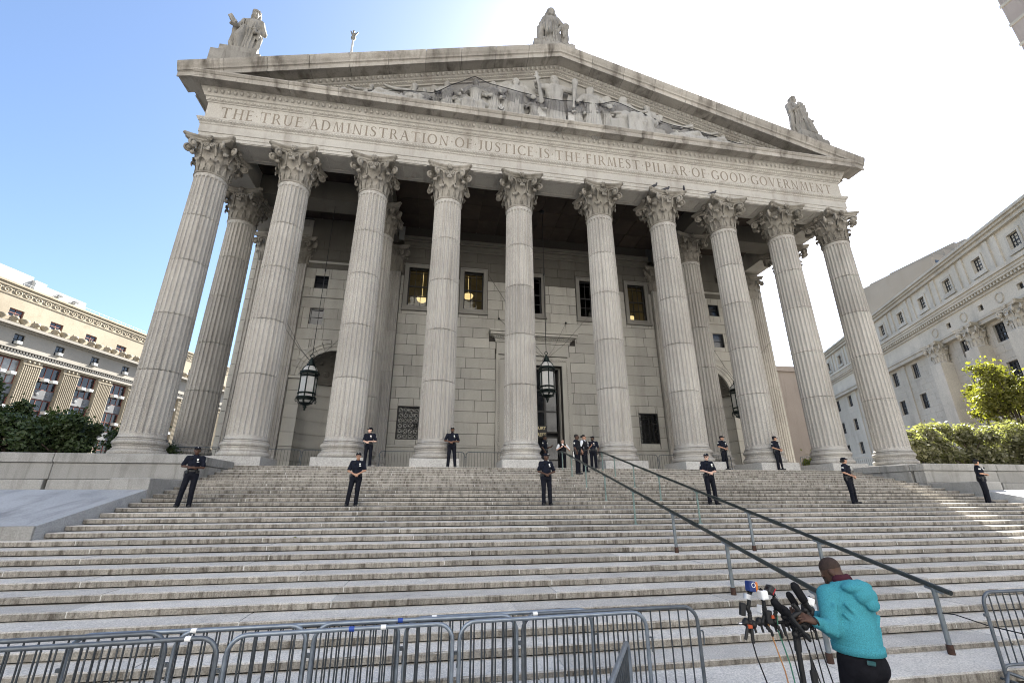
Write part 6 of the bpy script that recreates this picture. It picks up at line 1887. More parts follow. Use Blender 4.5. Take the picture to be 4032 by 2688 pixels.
lantern(-14.33, 4.3, 'bronze lantern hanging in front of the left niche', 6.75, stay=((-17.4, 7.9, 10.2), (-11.6, 4.3, 9.6), (-17.0, 4.3, 9.5)))
lantern(13.5, 4.3, 'bronze lantern in the right bay, half hidden by the eighth column', 6.75, stay=((17.4, 7.9, 10.2), (11.6, 4.3, 9.6), (17.0, 4.3, 9.5)))

# ================================================================== small things of the porch and roof
sg = empty('notice_stand', (0.42, 0.4, 0), 0.0, 'small framed notice on a thin stand left of the group', 'sign')
MB().tube([(0, 0, 0), (0, 0, 0.55)], 0.015, 6).box(-0.16, 0.16, -0.12, 0.12, 0, 0.012).build('stand', MAT['iron'], sg)
MB().box(-0.17, 0.17, -0.02, 0.0, 0.52, 0.98, 0.006).build('frame', MAT['iron'], sg)
pg = MB().box(-0.145, 0.145, -0.026, -0.021, 0.55, 0.95).build('paper', MAT['paper'], sg)
for i in range(7): MB().box(-0.10, 0.10 - 0.05 * (i % 3), -0.0295, -0.0265, 0.88 - i * 0.045, 0.895 - i * 0.045).build('text_line', MAT['print_black'], sg)

BIRD = sculpt([ell((0, 0, 0.10), (0.06, 0.13, 0.07), 0.03), ell((0, -0.12, 0.19), (0.04, 0.045, 0.045), 0.03), cone((0, -0.10, 0.13), (0, -0.12, 0.18), 0.04, 0.035, 0.03), cone((0, 0.1, 0.10), (0, 0.26, 0.08), 0.04, 0.018, 0.03), cone((0, -0.155, 0.19), (0, -0.19, 0.18), 0.013, 0.005, 0.01)], 0.014, name='bird')
LEG = MB().tube([(-0.02, 0, 0), (-0.02, 0, 0.06)], 0.008, 4).tube([(0.02, 0, 0), (0.02, 0, 0.06)], 0.008, 4).mesh('legs')
for (x, y, z, a, lab) in ((5.95, -1.2, 17.18, 0.9, 'pigeon on the left corner of the seventh capital'), (6.87, -1.05, 17.18, 1.3, 'pigeon on the middle of the seventh capital'), (8.0, -1.2, 17.18, -0.6, 'pigeon on the right corner of the seventh capital'), (10.05, -1.2, 17.18, 1.2, 'pigeon on the left corner of the eighth capital'), (6.25, -1.75, 25.58, 1.4, 'bird perched on the right slope of the pediment')):
    o = empty('pigeon', (x, y, z), a, lab, 'bird', 'birds perched on the portico')
    link('bird_body', BIRD, o, MAT['pigeon'], scale=(1.25, 1.25, 1.25)); link('legs', LEG, o, MAT['pigeon'])

fp = empty('flag_pole', (-16.28, 9.0, 24.0), 0, 'white flag pole with an eagle finial on the roof', 'flag pole')
MB().tube([(0, 0, 0), (0, 0, 14.6)], [0.13, 0.085], 10).build('pole', MAT['white_paint'], fp)
MB().lathe([(0.1, 14.55), (0.2, 14.7), (0.22, 14.85), (0.1, 15.0)], 10).build('ball', MAT['eagle_metal'], fp)
link('eagle', sculpt([ell((0, 0, 15.2), (0.15, 0.15, 0.24), 0.06), ell((0, -0.12, 15.5), (0.09, 0.12, 0.10), 0.04), cone((-0.1, 0, 15.2), (-0.30, 0, 15.65), 0.10, 0.05, 0.06), cone((0.1, 0, 15.2), (0.34, 0, 15.60), 0.10, 0.05, 0.06), cone((0, 0.05, 15.0), (0, 0.15, 14.9), 0.09, 0.05, 0.04)], 0.04, name='eagle'), fp, MAT['eagle_metal'])

# bird net hung across the carved figures
NT = [(-12.0, 21.75), (-8.2, 22.3), (-6.6, 23.35), (-5.6, 24.1), (-4.6, 23.75), (-2.6, 23.3), (0.2, 23.15), (2.5, 23.35), (3.7, 23.75), (5.4, 23.2), (8.0, 22.35), (9.7, 22.25), (12.5, 21.6), (16.5, 20.99)]
v, f = [], []
n = 0
pts = []
for i in range(len(NT) - 1):
    for k in range(6):
        t = k / 6
        a, b = NT[i], NT[i + 1]
        pts.append((a[0] + (b[0] - a[0]) * t, a[1] + (b[1] - a[1]) * (t * t * (3 - 2 * t) * 0.4 + t * 0.6)))
pts.append(NT[-1])
for i, (x, z) in enumerate(pts):
    drop = 0.9 * min(1, (16.5 - x) / 6) * min(1, (x + 12) / 5)
    for k in range(5): v.append((x, -1.28 - 0.05 * math.sin(x * 1.7 + k), max(z - drop * k / 4, 20.97)))
for i in range(len(pts) - 1):
    for k in range(4): f.append((i * 5 + k, i * 5 + k + 1, (i + 1) * 5 + k + 1, (i + 1) * 5 + k))
net = empty('bird_net', (0, 0, 0), 0, 'dark sagging safety net draped across the pediment sculpture', 'net')
MB().add(v, f, True).build('netting', MAT['net'], net)
MB().tube([(x, -1.29 - 0.05 * math.sin(x * 1.7), z) for x, z in pts], 0.025, 5).build('edge_rope', MAT['cable_black'], net)

# ================================================================== microphones
ms = empty('microphone_stand', (-3.74, -18.58, ZG), 0, 'black tripod stand with a crossbar of clamps carrying the microphones', 'stand')
def W(x, z, y=0.0): return Vector((x + 3.74, y, z - ZG))
m = MB().tube([W(-3.745, ZG + 0.25), W(-3.735, -2.62)], 0.022, 9)
m.build('pole', MAT['mic_black'], ms)
m = MB().tube([W(-3.735, -2.62), W(-3.72, -2.40)], 0.030, 9).sphere(W(-3.72, -2.42), 0.05, 8, 6)
m.build('collar', MAT['mic_black'], ms)
for a in (0.4, 2.5, 4.6):
    MB().tube([(0, 0, 0.75), (0.20 * math.cos(a), 0.20 * math.sin(a), 0.55), (0.58 * math.cos(a), 0.58 * math.sin(a), 0.02)], [0.018, 0.017, 0.014], 7).build('leg', MAT['mic_black'], ms)
m = MB().tube([W(-4.27, -2.385), W(-4.2, -2.385)], 0.009, 7); m.build('bar_end', MAT['silver'], ms)
m = MB().tube([W(-4.24, -2.385), W(-3.5, -2.40)], 0.014, 8)
for x in (-4.19, -4.13, -4.06, -4.0, -3.93, -3.80, -3.66, -3.58):
    m.sphere(W(x, -2.39 + 0.01 * math.sin(x * 40), 0.01), (0.034, 0.034, 0.036), 8, 6)
    m.tube([W(x, -2.39), W(x + 0.008, -2.46, -0.01)], 0.010, 6)
for (x, z, dx, dz, r_) in ((-3.78, -2.36, 0.10, 0.05, 0.022), (-3.74, -2.44, 0.16, 0.08, 0.018), (-3.68, -2.34, -0.06, 0.09, 0.020), (-3.62, -2.30, 0.05, -0.12, 0.018), (-3.84, -2.34, 0.12, -0.10, 0.020), (-3.76, -2.48, 0.12, -0.02, 0.022), (-3.66, -2.42, 0.10, 0.02, 0.026), (-4.02, -2.42, 0.03, -0.06, 0.012), (-3.92, -2.42, 0.02, -0.08, 0.012), (-3.58, -2.44, 0.02, -0.09, 0.010)):
    m.tube([W(x, z, -0.03), W(x + dx / 2, z + dz / 2 + 0.01, -0.05), W(x + dx, z + dz, -0.04)], r_, 7)
    m.sphere(W(x, z, -0.035), r_ * 1.5, 7, 5)
m.build('crossbar', MAT['mic_black'], ms)
m = MB()
for (a, b) in (((-4.20, -2.40), (-4.25, -2.50)), ((-4.17, -2.40), (-4.18, -2.53)), ((-3.86, -2.40), (-3.85, -2.49))): m.tube([W(*a, -0.02), W(*b, -0.03)], [0.016, 0.013], 7)
m.build('clamp_handle', MAT['mic_black'], ms)
MB().box(-0.02, 0.02, -0.014, 0.014, -0.014, 0.014, 0.004).move(Matrix.Translation(W(-4.19, -2.405, -0.03))).build('clamp_button', MAT['clip_orange'], ms)
# articulated arms from bar to each microphone
ARM = {'a': [(-4.17, -2.38), (-4.165, -2.30), (-4.18, -2.26)], 'b': [(-4.05, -2.38), (-4.02, -2.33), (-4.01, -2.25)], 'c': [(-3.93, -2.38), (-3.90, -2.28), (-3.895, -2.2)], 'd': [(-3.80, -2.39), (-3.82, -2.33)], 'e': [(-3.70, -2.39), (-3.64, -2.34), (-3.62, -2.27)], 'f': [(-3.60, -2.40), (-3.55, -2.34), (-3.53, -2.30)]}
m = MB()
for p in ARM.values():
    for i in range(len(p) - 1):
        for k in range(5):
            t = k / 4
            q = W(p[i][0] * (1 - t) + p[i + 1][0] * t, p[i][1] * (1 - t) + p[i + 1][1] * t, -0.02)
            m.sphere(q, (0.019, 0.019, 0.021), 7, 5)
m.build('gooseneck', MAT['mic_black'], ms)
m = MB().box(-0.028, 0.028, -0.02, 0.02, -0.05, 0.05, 0.006).move(Matrix.Translation(W(-4.005, -2.335, -0.05)))
m.build('clamp_body', MAT['mic_black'], ms)
MB().box(-0.012, 0.012, -0.005, 0.005, -0.012, 0.012).move(Matrix.Translation(W(-3.985, -2.33, -0.075))).build('clamp_button', MAT['clip_orange'], ms)

def mic(name, tip, base, r, label, cube=None, foam=False, group='press microphones on the stand', body='mic_black', y=-0.03):
    """tip and base are (x, z) in the plane of the stand"""
    a, b = W(*base, y) + Vector((-3.74, -18.58, ZG)), W(*tip, y) + Vector((-3.74, -18.58, ZG))
    o = empty(name, a, 0, label, 'microphone', group)
    d = b - a
    L = d.length
    q = d.to_track_quat('Z', 'Y').to_matrix().to_4x4()
    m = MB()
    if foam: m.lathe([(0.0, L), (r * 0.6, L - r * 0.2), (r, L - r), (r, L * 0.40), (r * 0.9, L * 0.32), (r * 0.5, L * 0.30)], 14).move(q); m.build('foam_windscreen', MAT['mic_foam'], o)
    else: m.lathe([(0, L), (r * 0.7, L - 0.012), (r * 1.15, L - 0.04), (r * 1.1, L - 0.075), (r * 0.8, L - 0.10)], 12).move(q); m.build('grille_head', MAT['mic_foam'], o)
    MB().lathe([(r * 0.45, 0), (r * 0.6, 0.02), (r * 0.72, L * 0.5), (r * 0.7, L * 0.8)], 12).move(q).build('handle', MAT[body], o)
    return o, q, L
def cube(o, q, z, hs, mat, marks=()):
    c = MB().box(-hs, hs, -hs, hs, -hs * 0.95, hs * 0.95, hs * 0.25)
    c.move(q @ Matrix.Translation((0, 0, z)))
    cu = c.build('mic_flag', MAT[mat], o)
    return cu
def flag(o, centre, hs, rot, mat, txts):
    """block logo on a microphone, facing -Y turned by rot (z, tilt)"""
    M = Matrix.Translation(centre) @ Matrix.Rotation(rot[0], 4, 'Z') @ Matrix.Rotation(rot[1], 4, 'Y')
    f_ = MB().box(-hs[0], hs[0], -hs[0], hs[0], -hs[1], hs[1], 0.008).move(M).build('mic_flag', MAT[mat], o)
    for t, size, dx, dz, tm in txts:
        me = text_mesh(t, size, 'CENTER', 0.0015, 0.0008)
        ob = link('lettering', me, f_, MAT[tm])
        ob.matrix_world = M @ Matrix.Translation((dx, -hs[0] - 0.002, dz)) @ Matrix.Rotation(pi / 2, 4, 'X')
    return f_, M
o, q, L = mic('microphone', (-4.115, -2.05), (-4.175, -2.27), 0.024, 'microphone with a round-cornered dark blue logo block, far left of the cluster')
f_, M = flag(o, Vector((0.052, 0, 0.175)), (0.034, 0.042), (0.15, 0.1), 'cube_blue', [('WDR', 0.026, 0, -0.034, 'cube_white'), ('1', 0.030, 0, 0.004, 'cube_white')])
rg = MB().tube([(0.019 * math.cos(2 * pi * k / 16), -0.037, 0.014 + 0.019 * math.sin(2 * pi * k / 16)) for k in range(16)], 0.003, 5, closed=True).move(M); rg.build('logo_ring', MAT['cube_white'], o)
MB().box(-0.022, 0.022, -0.02, 0.02, -0.05, 0.05, 0.005).move(Matrix.Translation((-0.06, 0, 0.0)) @ Matrix.Rotation(0.2, 4, 'Y')).build('transmitter', MAT['mic_black'], o)
MB().tube([(0.0, -0.0, 0.075), (0.012, 0, 0.115)], 0.034, 10).build('tape_wrap', MAT['duct_tape'], o)
o, q, L = mic('microphone', (-4.045, -2.07), (-4.125, -2.28), 0.022, 'microphone with an orange logo block behind the blue one', y=0.05)
flag(o, Vector((0.068, -0.02, 0.172)), (0.034, 0.040), (0.5, 0.15), 'cube_orange', [('MDR', 0.024, 0, 0.0, 'cube_white')])
o, q, L = mic('microphone', (-4.025, -2.11), (-4.01, -2.30), 0.022, 'microphone with a white logo block marked by a red letter')
flag(o, Vector((-0.01, -0.01, 0.135)), (0.034, 0.036), (0.05, -0.05), 'cube_white', [('T', 0.045, 0, -0.005, 'print_red'), ('TELEMUNDO', 0.009, 0, -0.022, 'print_red')])
flag(o, Vector((0.01, 0.06, 0.005)), (0.034, 0.034), (0.1, 0.2), 'cube_white', [('5', 0.035, 0.01, -0.01, 'print_black')])
o, q, L = mic('microphone', (-3.965, -2.10), (-3.87, -2.21), 0.020, 'slanting microphone with a black logo block, third from the left', body='silver')
flag(o, Vector((-0.065, 0, 0.08)), (0.036, 0.030), (0.1, -0.85), 'print_black', [('FOX 5', 0.021, 0, 0.002, 'cube_white')])
MB().box(-0.03, 0.03, -0.0395, -0.037, -0.018, -0.010).move(Matrix.Translation((-0.065, 0, 0.08)) @ Matrix.Rotation(0.1, 4, 'Z') @ Matrix.Rotation(-0.85, 4, 'Y')).build('logo_stripe', MAT['print_red'], o)
mic('microphone', (-3.955, -2.20), (-3.80, -2.36), 0.034, 'thick foam-covered microphone in the middle of the cluster', foam=True, y=-0.06)
mic('microphone', (-3.71, -2.075), (-3.58, -2.30), 0.036, 'long upright foam shotgun microphone beside the hands', foam=True, y=-0.05)
mic('microphone', (-3.69, -2.17), (-3.60, -2.33), 0.030, 'short grey foam microphone behind the long shotgun one', foam=True, y=0.06)
mic('microphone', (-3.90, -2.24), (-3.68, -2.52), 0.026, 'low slanting black microphone crossing in front of the pole', foam=False, y=-0.10)
o, q, L = mic('microphone', (-3.50, -2.20), (-3.56, -2.36), 0.022, 'microphone with a white numbered block against the sleeve', y=0.02)
flag(o, Vector((0.045, 0, 0.115)), (0.034, 0.034), (-0.1, 0.35), 'cube_white', [('41', 0.040, 0, -0.014, 'print_black')])
# cables
def cable(p, mat, label):
    pts = [W(*q[:2], q[2] if len(q) > 2 else -0.03) + Vector((-3.74, -18.58, ZG)) for q in p]
    tag(MB().tube(pts, 0.006, 6).build('cable', MAT[mat]), label, 'cable', 'cables hanging from the microphones')
cable([(-4.19, -2.50), (-4.17, -2.62), (-4.10, -2.85), (-4.0, -3.2), (-3.9, ZG + 0.01)], 'cable_black', 'leftmost thin black cable hanging to the ground')
cable([(-4.01, -2.38), (-3.98, -2.52), (-3.92, -2.75), (-3.88, -3.1), (-3.86, ZG + 0.01)], 'cable_orange', 'orange cable hanging left of the pole')
cable([(-3.90, -2.25), (-3.92, -2.45), (-3.86, -2.70), (-3.82, -3.1), (-3.80, ZG + 0.01)], 'cable_green', 'dark green cable next to the orange one')
cable([(-3.86, -2.42), (-3.82, -2.60), (-3.79, -2.85), (-3.72, -3.2), (-3.66, ZG + 0.01)], 'cable_black', 'black cable just left of the stand pole')
cable([(-3.70, -2.42), (-3.66, -2.60), (-3.60, -2.85), (-3.55, -3.2), (-3.5, ZG + 0.01)], 'cable_black', 'black cable just right of the stand pole')
cable([(-3.60, -2.42), (-3.585, -2.62), (-3.56, -2.9), (-3.5, -3.2), (-3.42, ZG + 0.01)], 'cable_black', 'second black cable right of the stand pole')
cable([(-3.56, -2.36), (-3.53, -2.60), (-3.47, -2.9), (-3.40, -3.25), (-3.3, ZG + 0.01)], 'cable_black', 'rightmost black cable beside the dark trousers')
o = empty('cable_plug', (-3.66, -18.62, -2.80), 0, 'black connector hanging on a cable beside the pole', 'plug')
MB().tube([(0, 0, 0.20), (0.0, 0, 0.09), (0, 0, 0.05)], [0.005, 0.010, 0.016], 7).build('strain_relief', MAT['cable_black'], o)
MB().box(-0.028, 0.028, -0.015, 0.015, -0.05, 0.05, 0.006).build('plug_body', MAT['mic_black'], o)

# litter on the steps
for (x, y, z, mt, lab, nm) in ((-9.9, -11.28, -18 * RS, 'leaf_green', 'small green leaf lying on a step left of the middle', 'fallen_leaf'), (-13.95, -10.2, -16 * RS, 'tape_white', 'white paper scrap lying on a step at the left', 'paper_scrap'), (-8.1, -9.85, -16 * RS, 'tape_white', 'white paper scrap lying on a step below the third column', 'paper_scrap')):
    tag(MB().add([(-0.07, -0.03, 0.004), (0.0, -0.05, 0.02), (0.08, 0.0, 0.006), (0.01, 0.05, 0.03), (-0.06, 0.03, 0.008), (-0.07, -0.03, 0.002), (0.08, 0, 0.001)], [(0, 1, 3, 4), (1, 2, 3), (0, 4, 5)]).build(nm, MAT[mt], loc=(x, y, z)), lab, 'litter')
# ================================================================== roof statues and pediment figures
def robe(base, top, r0, r1, nf, seed, amp=0.05):
    """pleated robe as a ring of tapering folds round an axis"""
    rg = random.Random(seed)
    out = [cone(base, top, r0 * 0.86, r1 * 0.86, 0.06)]
    base, top = np.array(base, float), np.array(top, float)
    for i in range(nf):
        a = 2 * pi * i / nf + rg.uniform(-0.12, 0.12)
        e = np.array((math.cos(a), 0.8 * math.sin(a), 0))
        t = rg.uniform(0.0, 0.3)
        out.append(cone(base + e * r0 * 0.92, top * (1 - t) + base * t + e * (r1 * (1 - t) + r0 * t) * 0.88, amp * rg.uniform(0.8, 1.3), amp * 0.5, 0.012))
    return out
def bust(c, s=1.0, yaw=0.0, crown=None, long_hair=True):
    P, T, M = head_prims(c, yaw, 0, 2.3 * s)
    k = 2.3 * s
    P += [ell(T((0, 0.03, 0.045)), np.array((0.088, 0.10, 0.085)) * k, 0.03, M)]
    if long_hair: P += [cone(T((-0.075, 0.03, 0.03)), T((-0.075, 0.05, -0.13)), 0.035 * k, 0.03 * k, 0.03), cone(T((0.075, 0.03, 0.03)), T((0.075, 0.05, -0.13)), 0.035 * k, 0.03 * k, 0.03), ell(T((0, 0.07, -0.05)), np.array((0.08, 0.06, 0.1)) * k, 0.04, M)]
    if crown:
        for i in range(9):
            a = pi * (i / 8) 
            P.append(cone(T((0.085 * math.cos(a), 0.02 - 0.095 * math.sin(a), 0.085)), T((0.09 * math.cos(a), 0.02 - 0.10 * math.sin(a), 0.085 + crown)), 0.017 * k, 0.012 * k, 0.01))
    return P
HS = 0.034
def pleat(amp, freq, zlim, wob):
    def f(D, X, Y, Z):
        a = np.arctan2(Y, X)
        w = np.clip((zlim - Z) / (0.15 * zlim), 0, 1)
        return D + amp * w * np.sin(freq * a + wob * np.sin(Z * 2.0 / zlim * 3.0)) + 0.35 * amp * np.sin(freq * 2.3 * a + Z * 9.0 / zlim)
    return f
# left: figure with a tablet, striding
A = robe((0.05, 0, 0.0), (0.05, 0, 2.2), 0.46, 0.38, 15, 1, 0.095) + [ell((0.06, 0, 2.5), (0.48, 0.36, 0.55), 0.12), cone((-0.38, 0, 2.85), (0.45, 0, 2.85), 0.20, 0.2, 0.1), cone((0.05, 0, 2.95), (0.1, -0.03, 3.2), 0.15, 0.14, 0.08)]
A += bust((0.12, -0.05, 3.38), 1.12, 0.3, 0.05)
A += [cone((-0.45, 0, 2.8), (-0.62, -0.15, 2.2), 0.17, 0.14, 0.08), cone((-0.62, -0.15, 2.2), (-0.95, -0.35, 2.15), 0.13, 0.09, 0.06), cone((0.5, 0, 2.8), (0.75, 0.05, 2.1), 0.18, 0.15, 0.08), cone((0.75, 0.05, 2.1), (0.45, -0.35, 1.75), 0.14, 0.10, 0.06), ell((0.40, -0.40, 1.70), (0.13, 0.12, 0.12), 0.04),
      rbox((-0.80, -0.34, 2.30), (0.10, 0.24, 0.34), 0.02, 0.02, Matrix.Rotation(-0.6, 3, 'Y')), cone((-0.16, -0.28, 1.9), (-0.32, -0.42, 1.15), 0.22, 0.19, 0.12), cone((-0.32, -0.42, 1.15), (-0.30, -0.25, 0.1), 0.19, 0.15, 0.1),
      cone((0.62, -0.1, 1.7), (0.6, -0.05, 0.3), 0.14, 0.10, 0.05), cone((-0.8, 0.0, 2.1), (-0.85, 0.0, 1.1), 0.16, 0.10, 0.06), cone((-0.85, 0, 1.0), (-0.7, 0, 0.5), 0.14, 0.1, 0.06)]
for i in range(6): A.append(cone((-0.35 + i * 0.14, -0.30, 2.72 - 0.02 * i), (-0.28 + i * 0.12, -0.34, 2.1), 0.05, 0.03, 0.04))
A += [cone((-0.42, -0.28, 2.12), (0.45, -0.30, 2.02), 0.075, 0.075, 0.03)]
# centre: seated / standing figure with an eagle, bundle and a staff
Bc = robe((0, 0, 0), (0.0, 0, 2.1), 0.66, 0.44, 15, 2, 0.11) + [ell((0.0, 0, 2.35), (0.50, 0.38, 0.55), 0.12), cone((-0.36, 0, 2.72), (0.36, 0, 2.72), 0.21, None, 0.1), cone((0, 0, 2.8), (0, -0.02, 3.05), 0.16, 0.14, 0.08)]
Bc += bust((0.0, -0.05, 3.24), 1.05, 0.1, None)
Bc += [ell((0, 0.05, 3.36), (0.30, 0.34, 0.36), 0.08), cut(ell((0.0, -0.42, 3.2), (0.18, 0.22, 0.3), 0.03)), cone((-0.28, 0.05, 3.2), (-0.3, 0.05, 2.75), 0.12, 0.12, 0.06), cone((0.28, 0.05, 3.2), (0.3, 0.05, 2.75), 0.12, 0.12, 0.06),
       cone((-0.45, 0, 2.65), (-0.68, -0.12, 2.0), 0.18, 0.15, 0.08), cone((-0.68, -0.12, 2.0), (-0.75, -0.25, 1.6), 0.14, 0.11, 0.05), cone((-0.78, -0.2, 1.55), (-0.82, -0.15, 0.05), 0.19, 0.24, 0.05),
       cone((0.45, 0, 2.65), (0.75, -0.1, 2.1), 0.18, 0.15, 0.08), ell((0.85, -0.2, 1.85), (0.25, 0.26, 0.30), 0.08), cone((0.85, -0.15, 1.7), (0.78, -0.1, 0.3), 0.24, 0.22, 0.1), ell((1.1, 0.1, 0.35), (0.35, 0.35, 0.35), 0.08),
       cone((-0.35, -0.35, 1.8), (-0.3, -0.52, 0.9), 0.24, 0.2, 0.12), cone((0.55, -0.3, 1.75), (-0.05, -0.50, 0.45), 0.10, 0.08, 0.05), cone((0.6, -0.25, 1.85), (0.0, -0.5, 0.75), 0.09, 0.07, 0.05)]
Bc += [rbox((0, 0, -0.06), (1.15, 0.6, 0.05), 0.02, 0.02), ell((-0.65, -0.42, 0.15), (0.3, 0.22, 0.2), 0.06)]
# right: woman with a child and a scroll
Cc = robe((0, 0, 0), (-0.1, 0, 2.2), 0.60, 0.42, 15, 3, 0.105) + [ell((-0.12, 0, 2.45), (0.46, 0.36, 0.55), 0.12), cone((-0.45, 0, 2.8), (0.25, 0, 2.85), 0.20, None, 0.1), cone((-0.12, 0, 2.9), (-0.1, -0.03, 3.15), 0.15, 0.14, 0.08)]
Cc += bust((-0.06, -0.05, 3.32), 1.0, 0.45, 0.03)
Cc += [cone((-0.55, 0, 2.75), (-0.72, -0.1, 2.05), 0.19, 0.16, 0.08), cone((-0.72, -0.1, 2.05), (-0.15, -0.42, 2.5), 0.14, 0.11, 0.06), rbox((0.12, -0.38, 2.5), (0.22, 0.04, 0.36), 0.02, 0.02), rbox((0.42, -0.33, 2.45), (0.14, 0.04, 0.34), 0.02, 0.02),
       cone((0.3, 0, 2.7), (0.62, -0.1, 2.1), 0.17, 0.14, 0.08), ell((0.78, -0.05, 1.45), (0.30, 0.28, 0.5), 0.1), cone((0.75, -0.05, 1.3), (0.62, -0.05, 0.1), 0.28, 0.30, 0.1), cone((0.85, -0.1, 1.6), (1.02, -0.25, 1.55), 0.12, 0.1, 0.05)]
Cc += bust((0.86, -0.1, 2.22), 0.72, -0.3, 0.02, False)
Cc += [cone((-0.6, -0.1, 2.0), (-0.66, -0.05, 0.4), 0.15, 0.12, 0.06)]
for i in range(5): Cc.append(cone((-0.1 + 0.1 * i, -0.40, 2.1), (0.0 + i * 0.13, -0.62, 0.1), 0.06, 0.07, 0.04))
for nm, P, loc, sc_, lab, heading in (('tablet_statue', A, (-19.25, -0.95, 23.2), 1.02, 'stone statue of a robed figure holding a tablet on the left pediment corner', 0.0), ('crowning_statue', Bc, (-0.30, -1.0, 27.95), 1.10, 'hooded stone statue crowning the peak of the pediment', 0.0), ('scroll_statue', Cc, (18.35, -0.95, 23.25), 1.08, 'stone statue of a woman and child on the right pediment corner', 0.15)):
    o = empty(nm, loc, heading, lab, 'statue', 'statues on the pediment')
    link('figure', sculpt(P, HS, pleat(0.035, 17, 2.3, 1.6), name='figure'), o, MAT['granite_sculpture'], scale=(sc_,) * 3)
    z0 = (27.30 - SL * abs(loc[0])) - loc[2]
    if abs(loc[0]) > 5:
        s = 1 if loc[0] > 0 else -1
        MB().box(-1.0, 1.0, -0.75, 1.2, -0.555, 0.0, 0.02).build('pedestal', MAT['granite_sculpture'], o)
        def zb(x): return 27.34 - SL * abs(x + loc[0]) - loc[2] - 0.2
        MB().prism([(-1.3, zb(-1.3)), (1.3, zb(1.3)), (1.3, -0.56), (-1.3, -0.56)], -0.9, 1.4, axis=1).build('pedestal_step', MAT['granite_sculpture'], o)
    else:
        MB().box(-1.45, 1.45, -0.7, 1.2, -0.95, -0.04, 0.02).build('pedestal', MAT['granite_sculpture'], o)

# ---- figures in high relief
def standing(seed, arm=0, wing=0, extra=()):
    P = robe((0, 0, 0), (0, 0, 0.56), 0.17, 0.115, 11, seed, 0.024) + [ell((0, 0, 0.66), (0.125, 0.09, 0.14), 0.04), cone((-0.10, 0, 0.755), (0.10, 0, 0.755), 0.05, None, 0.03), cone((0, 0, 0.77), (0, -0.01, 0.84), 0.04, 0.038, 0.02)]
    P += bust((0, -0.01, 0.885), 0.27, (seed % 5 - 2) * 0.3, None, seed % 2 == 0)
    for q in (-1, 1):
        e = (q * 0.19, -0.03, 0.60) if not arm else (q * 0.24, -0.05, 0.70 if arm == 2 else 0.58)
        w = (q * 0.12, -0.13, 0.50) if not arm else (q * 0.27, -0.13, 0.72 if arm == 2 else 0.52)
        P += [cone((q * 0.125, 0, 0.75), e, 0.045, 0.038, 0.02), cone(e, w, 0.036, 0.028, 0.015), ell(w, (0.03, 0.03, 0.03), 0.01)]
        if wing: P += [ell((q * 0.22, 0.06, 0.62), (0.12, 0.03, 0.30), 0.02, Matrix.Rotation(q * 0.35, 3, 'Y')), ell((q * 0.30, 0.06, 0.48), (0.07, 0.03, 0.28), 0.02, Matrix.Rotation(q * 0.2, 3, 'Y'))]
    return P + list(extra)
def seated(seed, s=1):
    P = [ell((0, 0, 0.62), (0.14, 0.10, 0.20), 0.05), cone((-0.1, 0, 0.78), (0.1, 0, 0.78), 0.055, None, 0.03), cone((0, 0, 0.8), (0, -0.01, 0.86), 0.042, None, 0.02)] + bust((s * 0.02, -0.01, 0.905), 0.28, s * 0.5, None, seed % 2 == 0)
    P += [cone((-0.06, -0.02, 0.46), (s * 0.22, -0.12, 0.46), 0.10, 0.08, 0.05), cone((s * 0.22, -0.12, 0.46), (s * 0.24, -0.10, 0.06), 0.075, 0.06, 0.03), cone((0.06, -0.04, 0.44), (s * 0.10, -0.16, 0.42), 0.10, 0.08, 0.05), cone((s * 0.10, -0.16, 0.42), (s * 0.08, -0.12, 0.06), 0.075, 0.06, 0.03),
          cone((s * 0.12, 0, 0.76), (s * 0.24, -0.05, 0.62), 0.045, 0.036, 0.02), cone((s * 0.24, -0.05, 0.62), (s * 0.38, -0.08, 0.66), 0.034, 0.026, 0.02), cone((-s * 0.12, 0, 0.76), (-s * 0.22, -0.03, 0.55), 0.045, 0.036, 0.02), cone((-s * 0.22, -0.03, 0.55), (-s * 0.1, -0.12, 0.5), 0.034, 0.026, 0.02),
          rbox((-s * 0.08, 0.02, 0.18), (0.16, 0.10, 0.18), 0.02, 0.03)]
    for i in range(6): P.append(cone((s * (0.02 + 0.04 * i), -0.17, 0.44), (s * (0.02 + 0.045 * i), -0.17, 0.06), 0.018, 0.026, 0.02))
    return P
def reclining(seed, s=1):
    P = [ell((s * -0.25, 0, 0.42), (0.16, 0.11, 0.22), 0.06, Matrix.Rotation(s * -0.45, 3, 'Y')), cone((s * -0.32, 0, 0.62), (s * -0.34, -0.02, 0.72), 0.05, None, 0.02)] + bust((s * -0.34, -0.02, 0.80), 0.30, s * 0.6, None, False)
    P += [cone((s * -0.12, -0.02, 0.22), (s * 0.35, -0.10, 0.34), 0.12, 0.09, 0.06), cone((s * 0.35, -0.10, 0.34), (s * 0.62, -0.06, 0.08), 0.085, 0.06, 0.03), cone((s * -0.1, -0.06, 0.18), (s * 0.45, -0.14, 0.13), 0.11, 0.085, 0.06), cone((s * 0.45, -0.14, 0.13), (s * 0.85, -0.08, 0.08), 0.08, 0.05, 0.03),
          cone((s * -0.42, 0, 0.58), (s * -0.58, -0.05, 0.36), 0.055, 0.045, 0.03), cone((s * -0.58, -0.05, 0.36), (s * -0.50, -0.12, 0.12), 0.042, 0.034, 0.02), cone((s * -0.2, -0.04, 0.58), (s * 0.05, -0.10, 0.50), 0.055, 0.042, 0.03), cone((s * 0.05, -0.1, 0.5), (s * 0.26, -0.12, 0.56), 0.04, 0.03, 0.02)]
    for i in range(8): P.append(cone((s * (-0.1 + 0.09 * i), -0.16, 0.30 - 0.02 * i), (s * (-0.02 + 0.09 * i), -0.16, 0.04), 0.022, 0.03, 0.02))
    return P
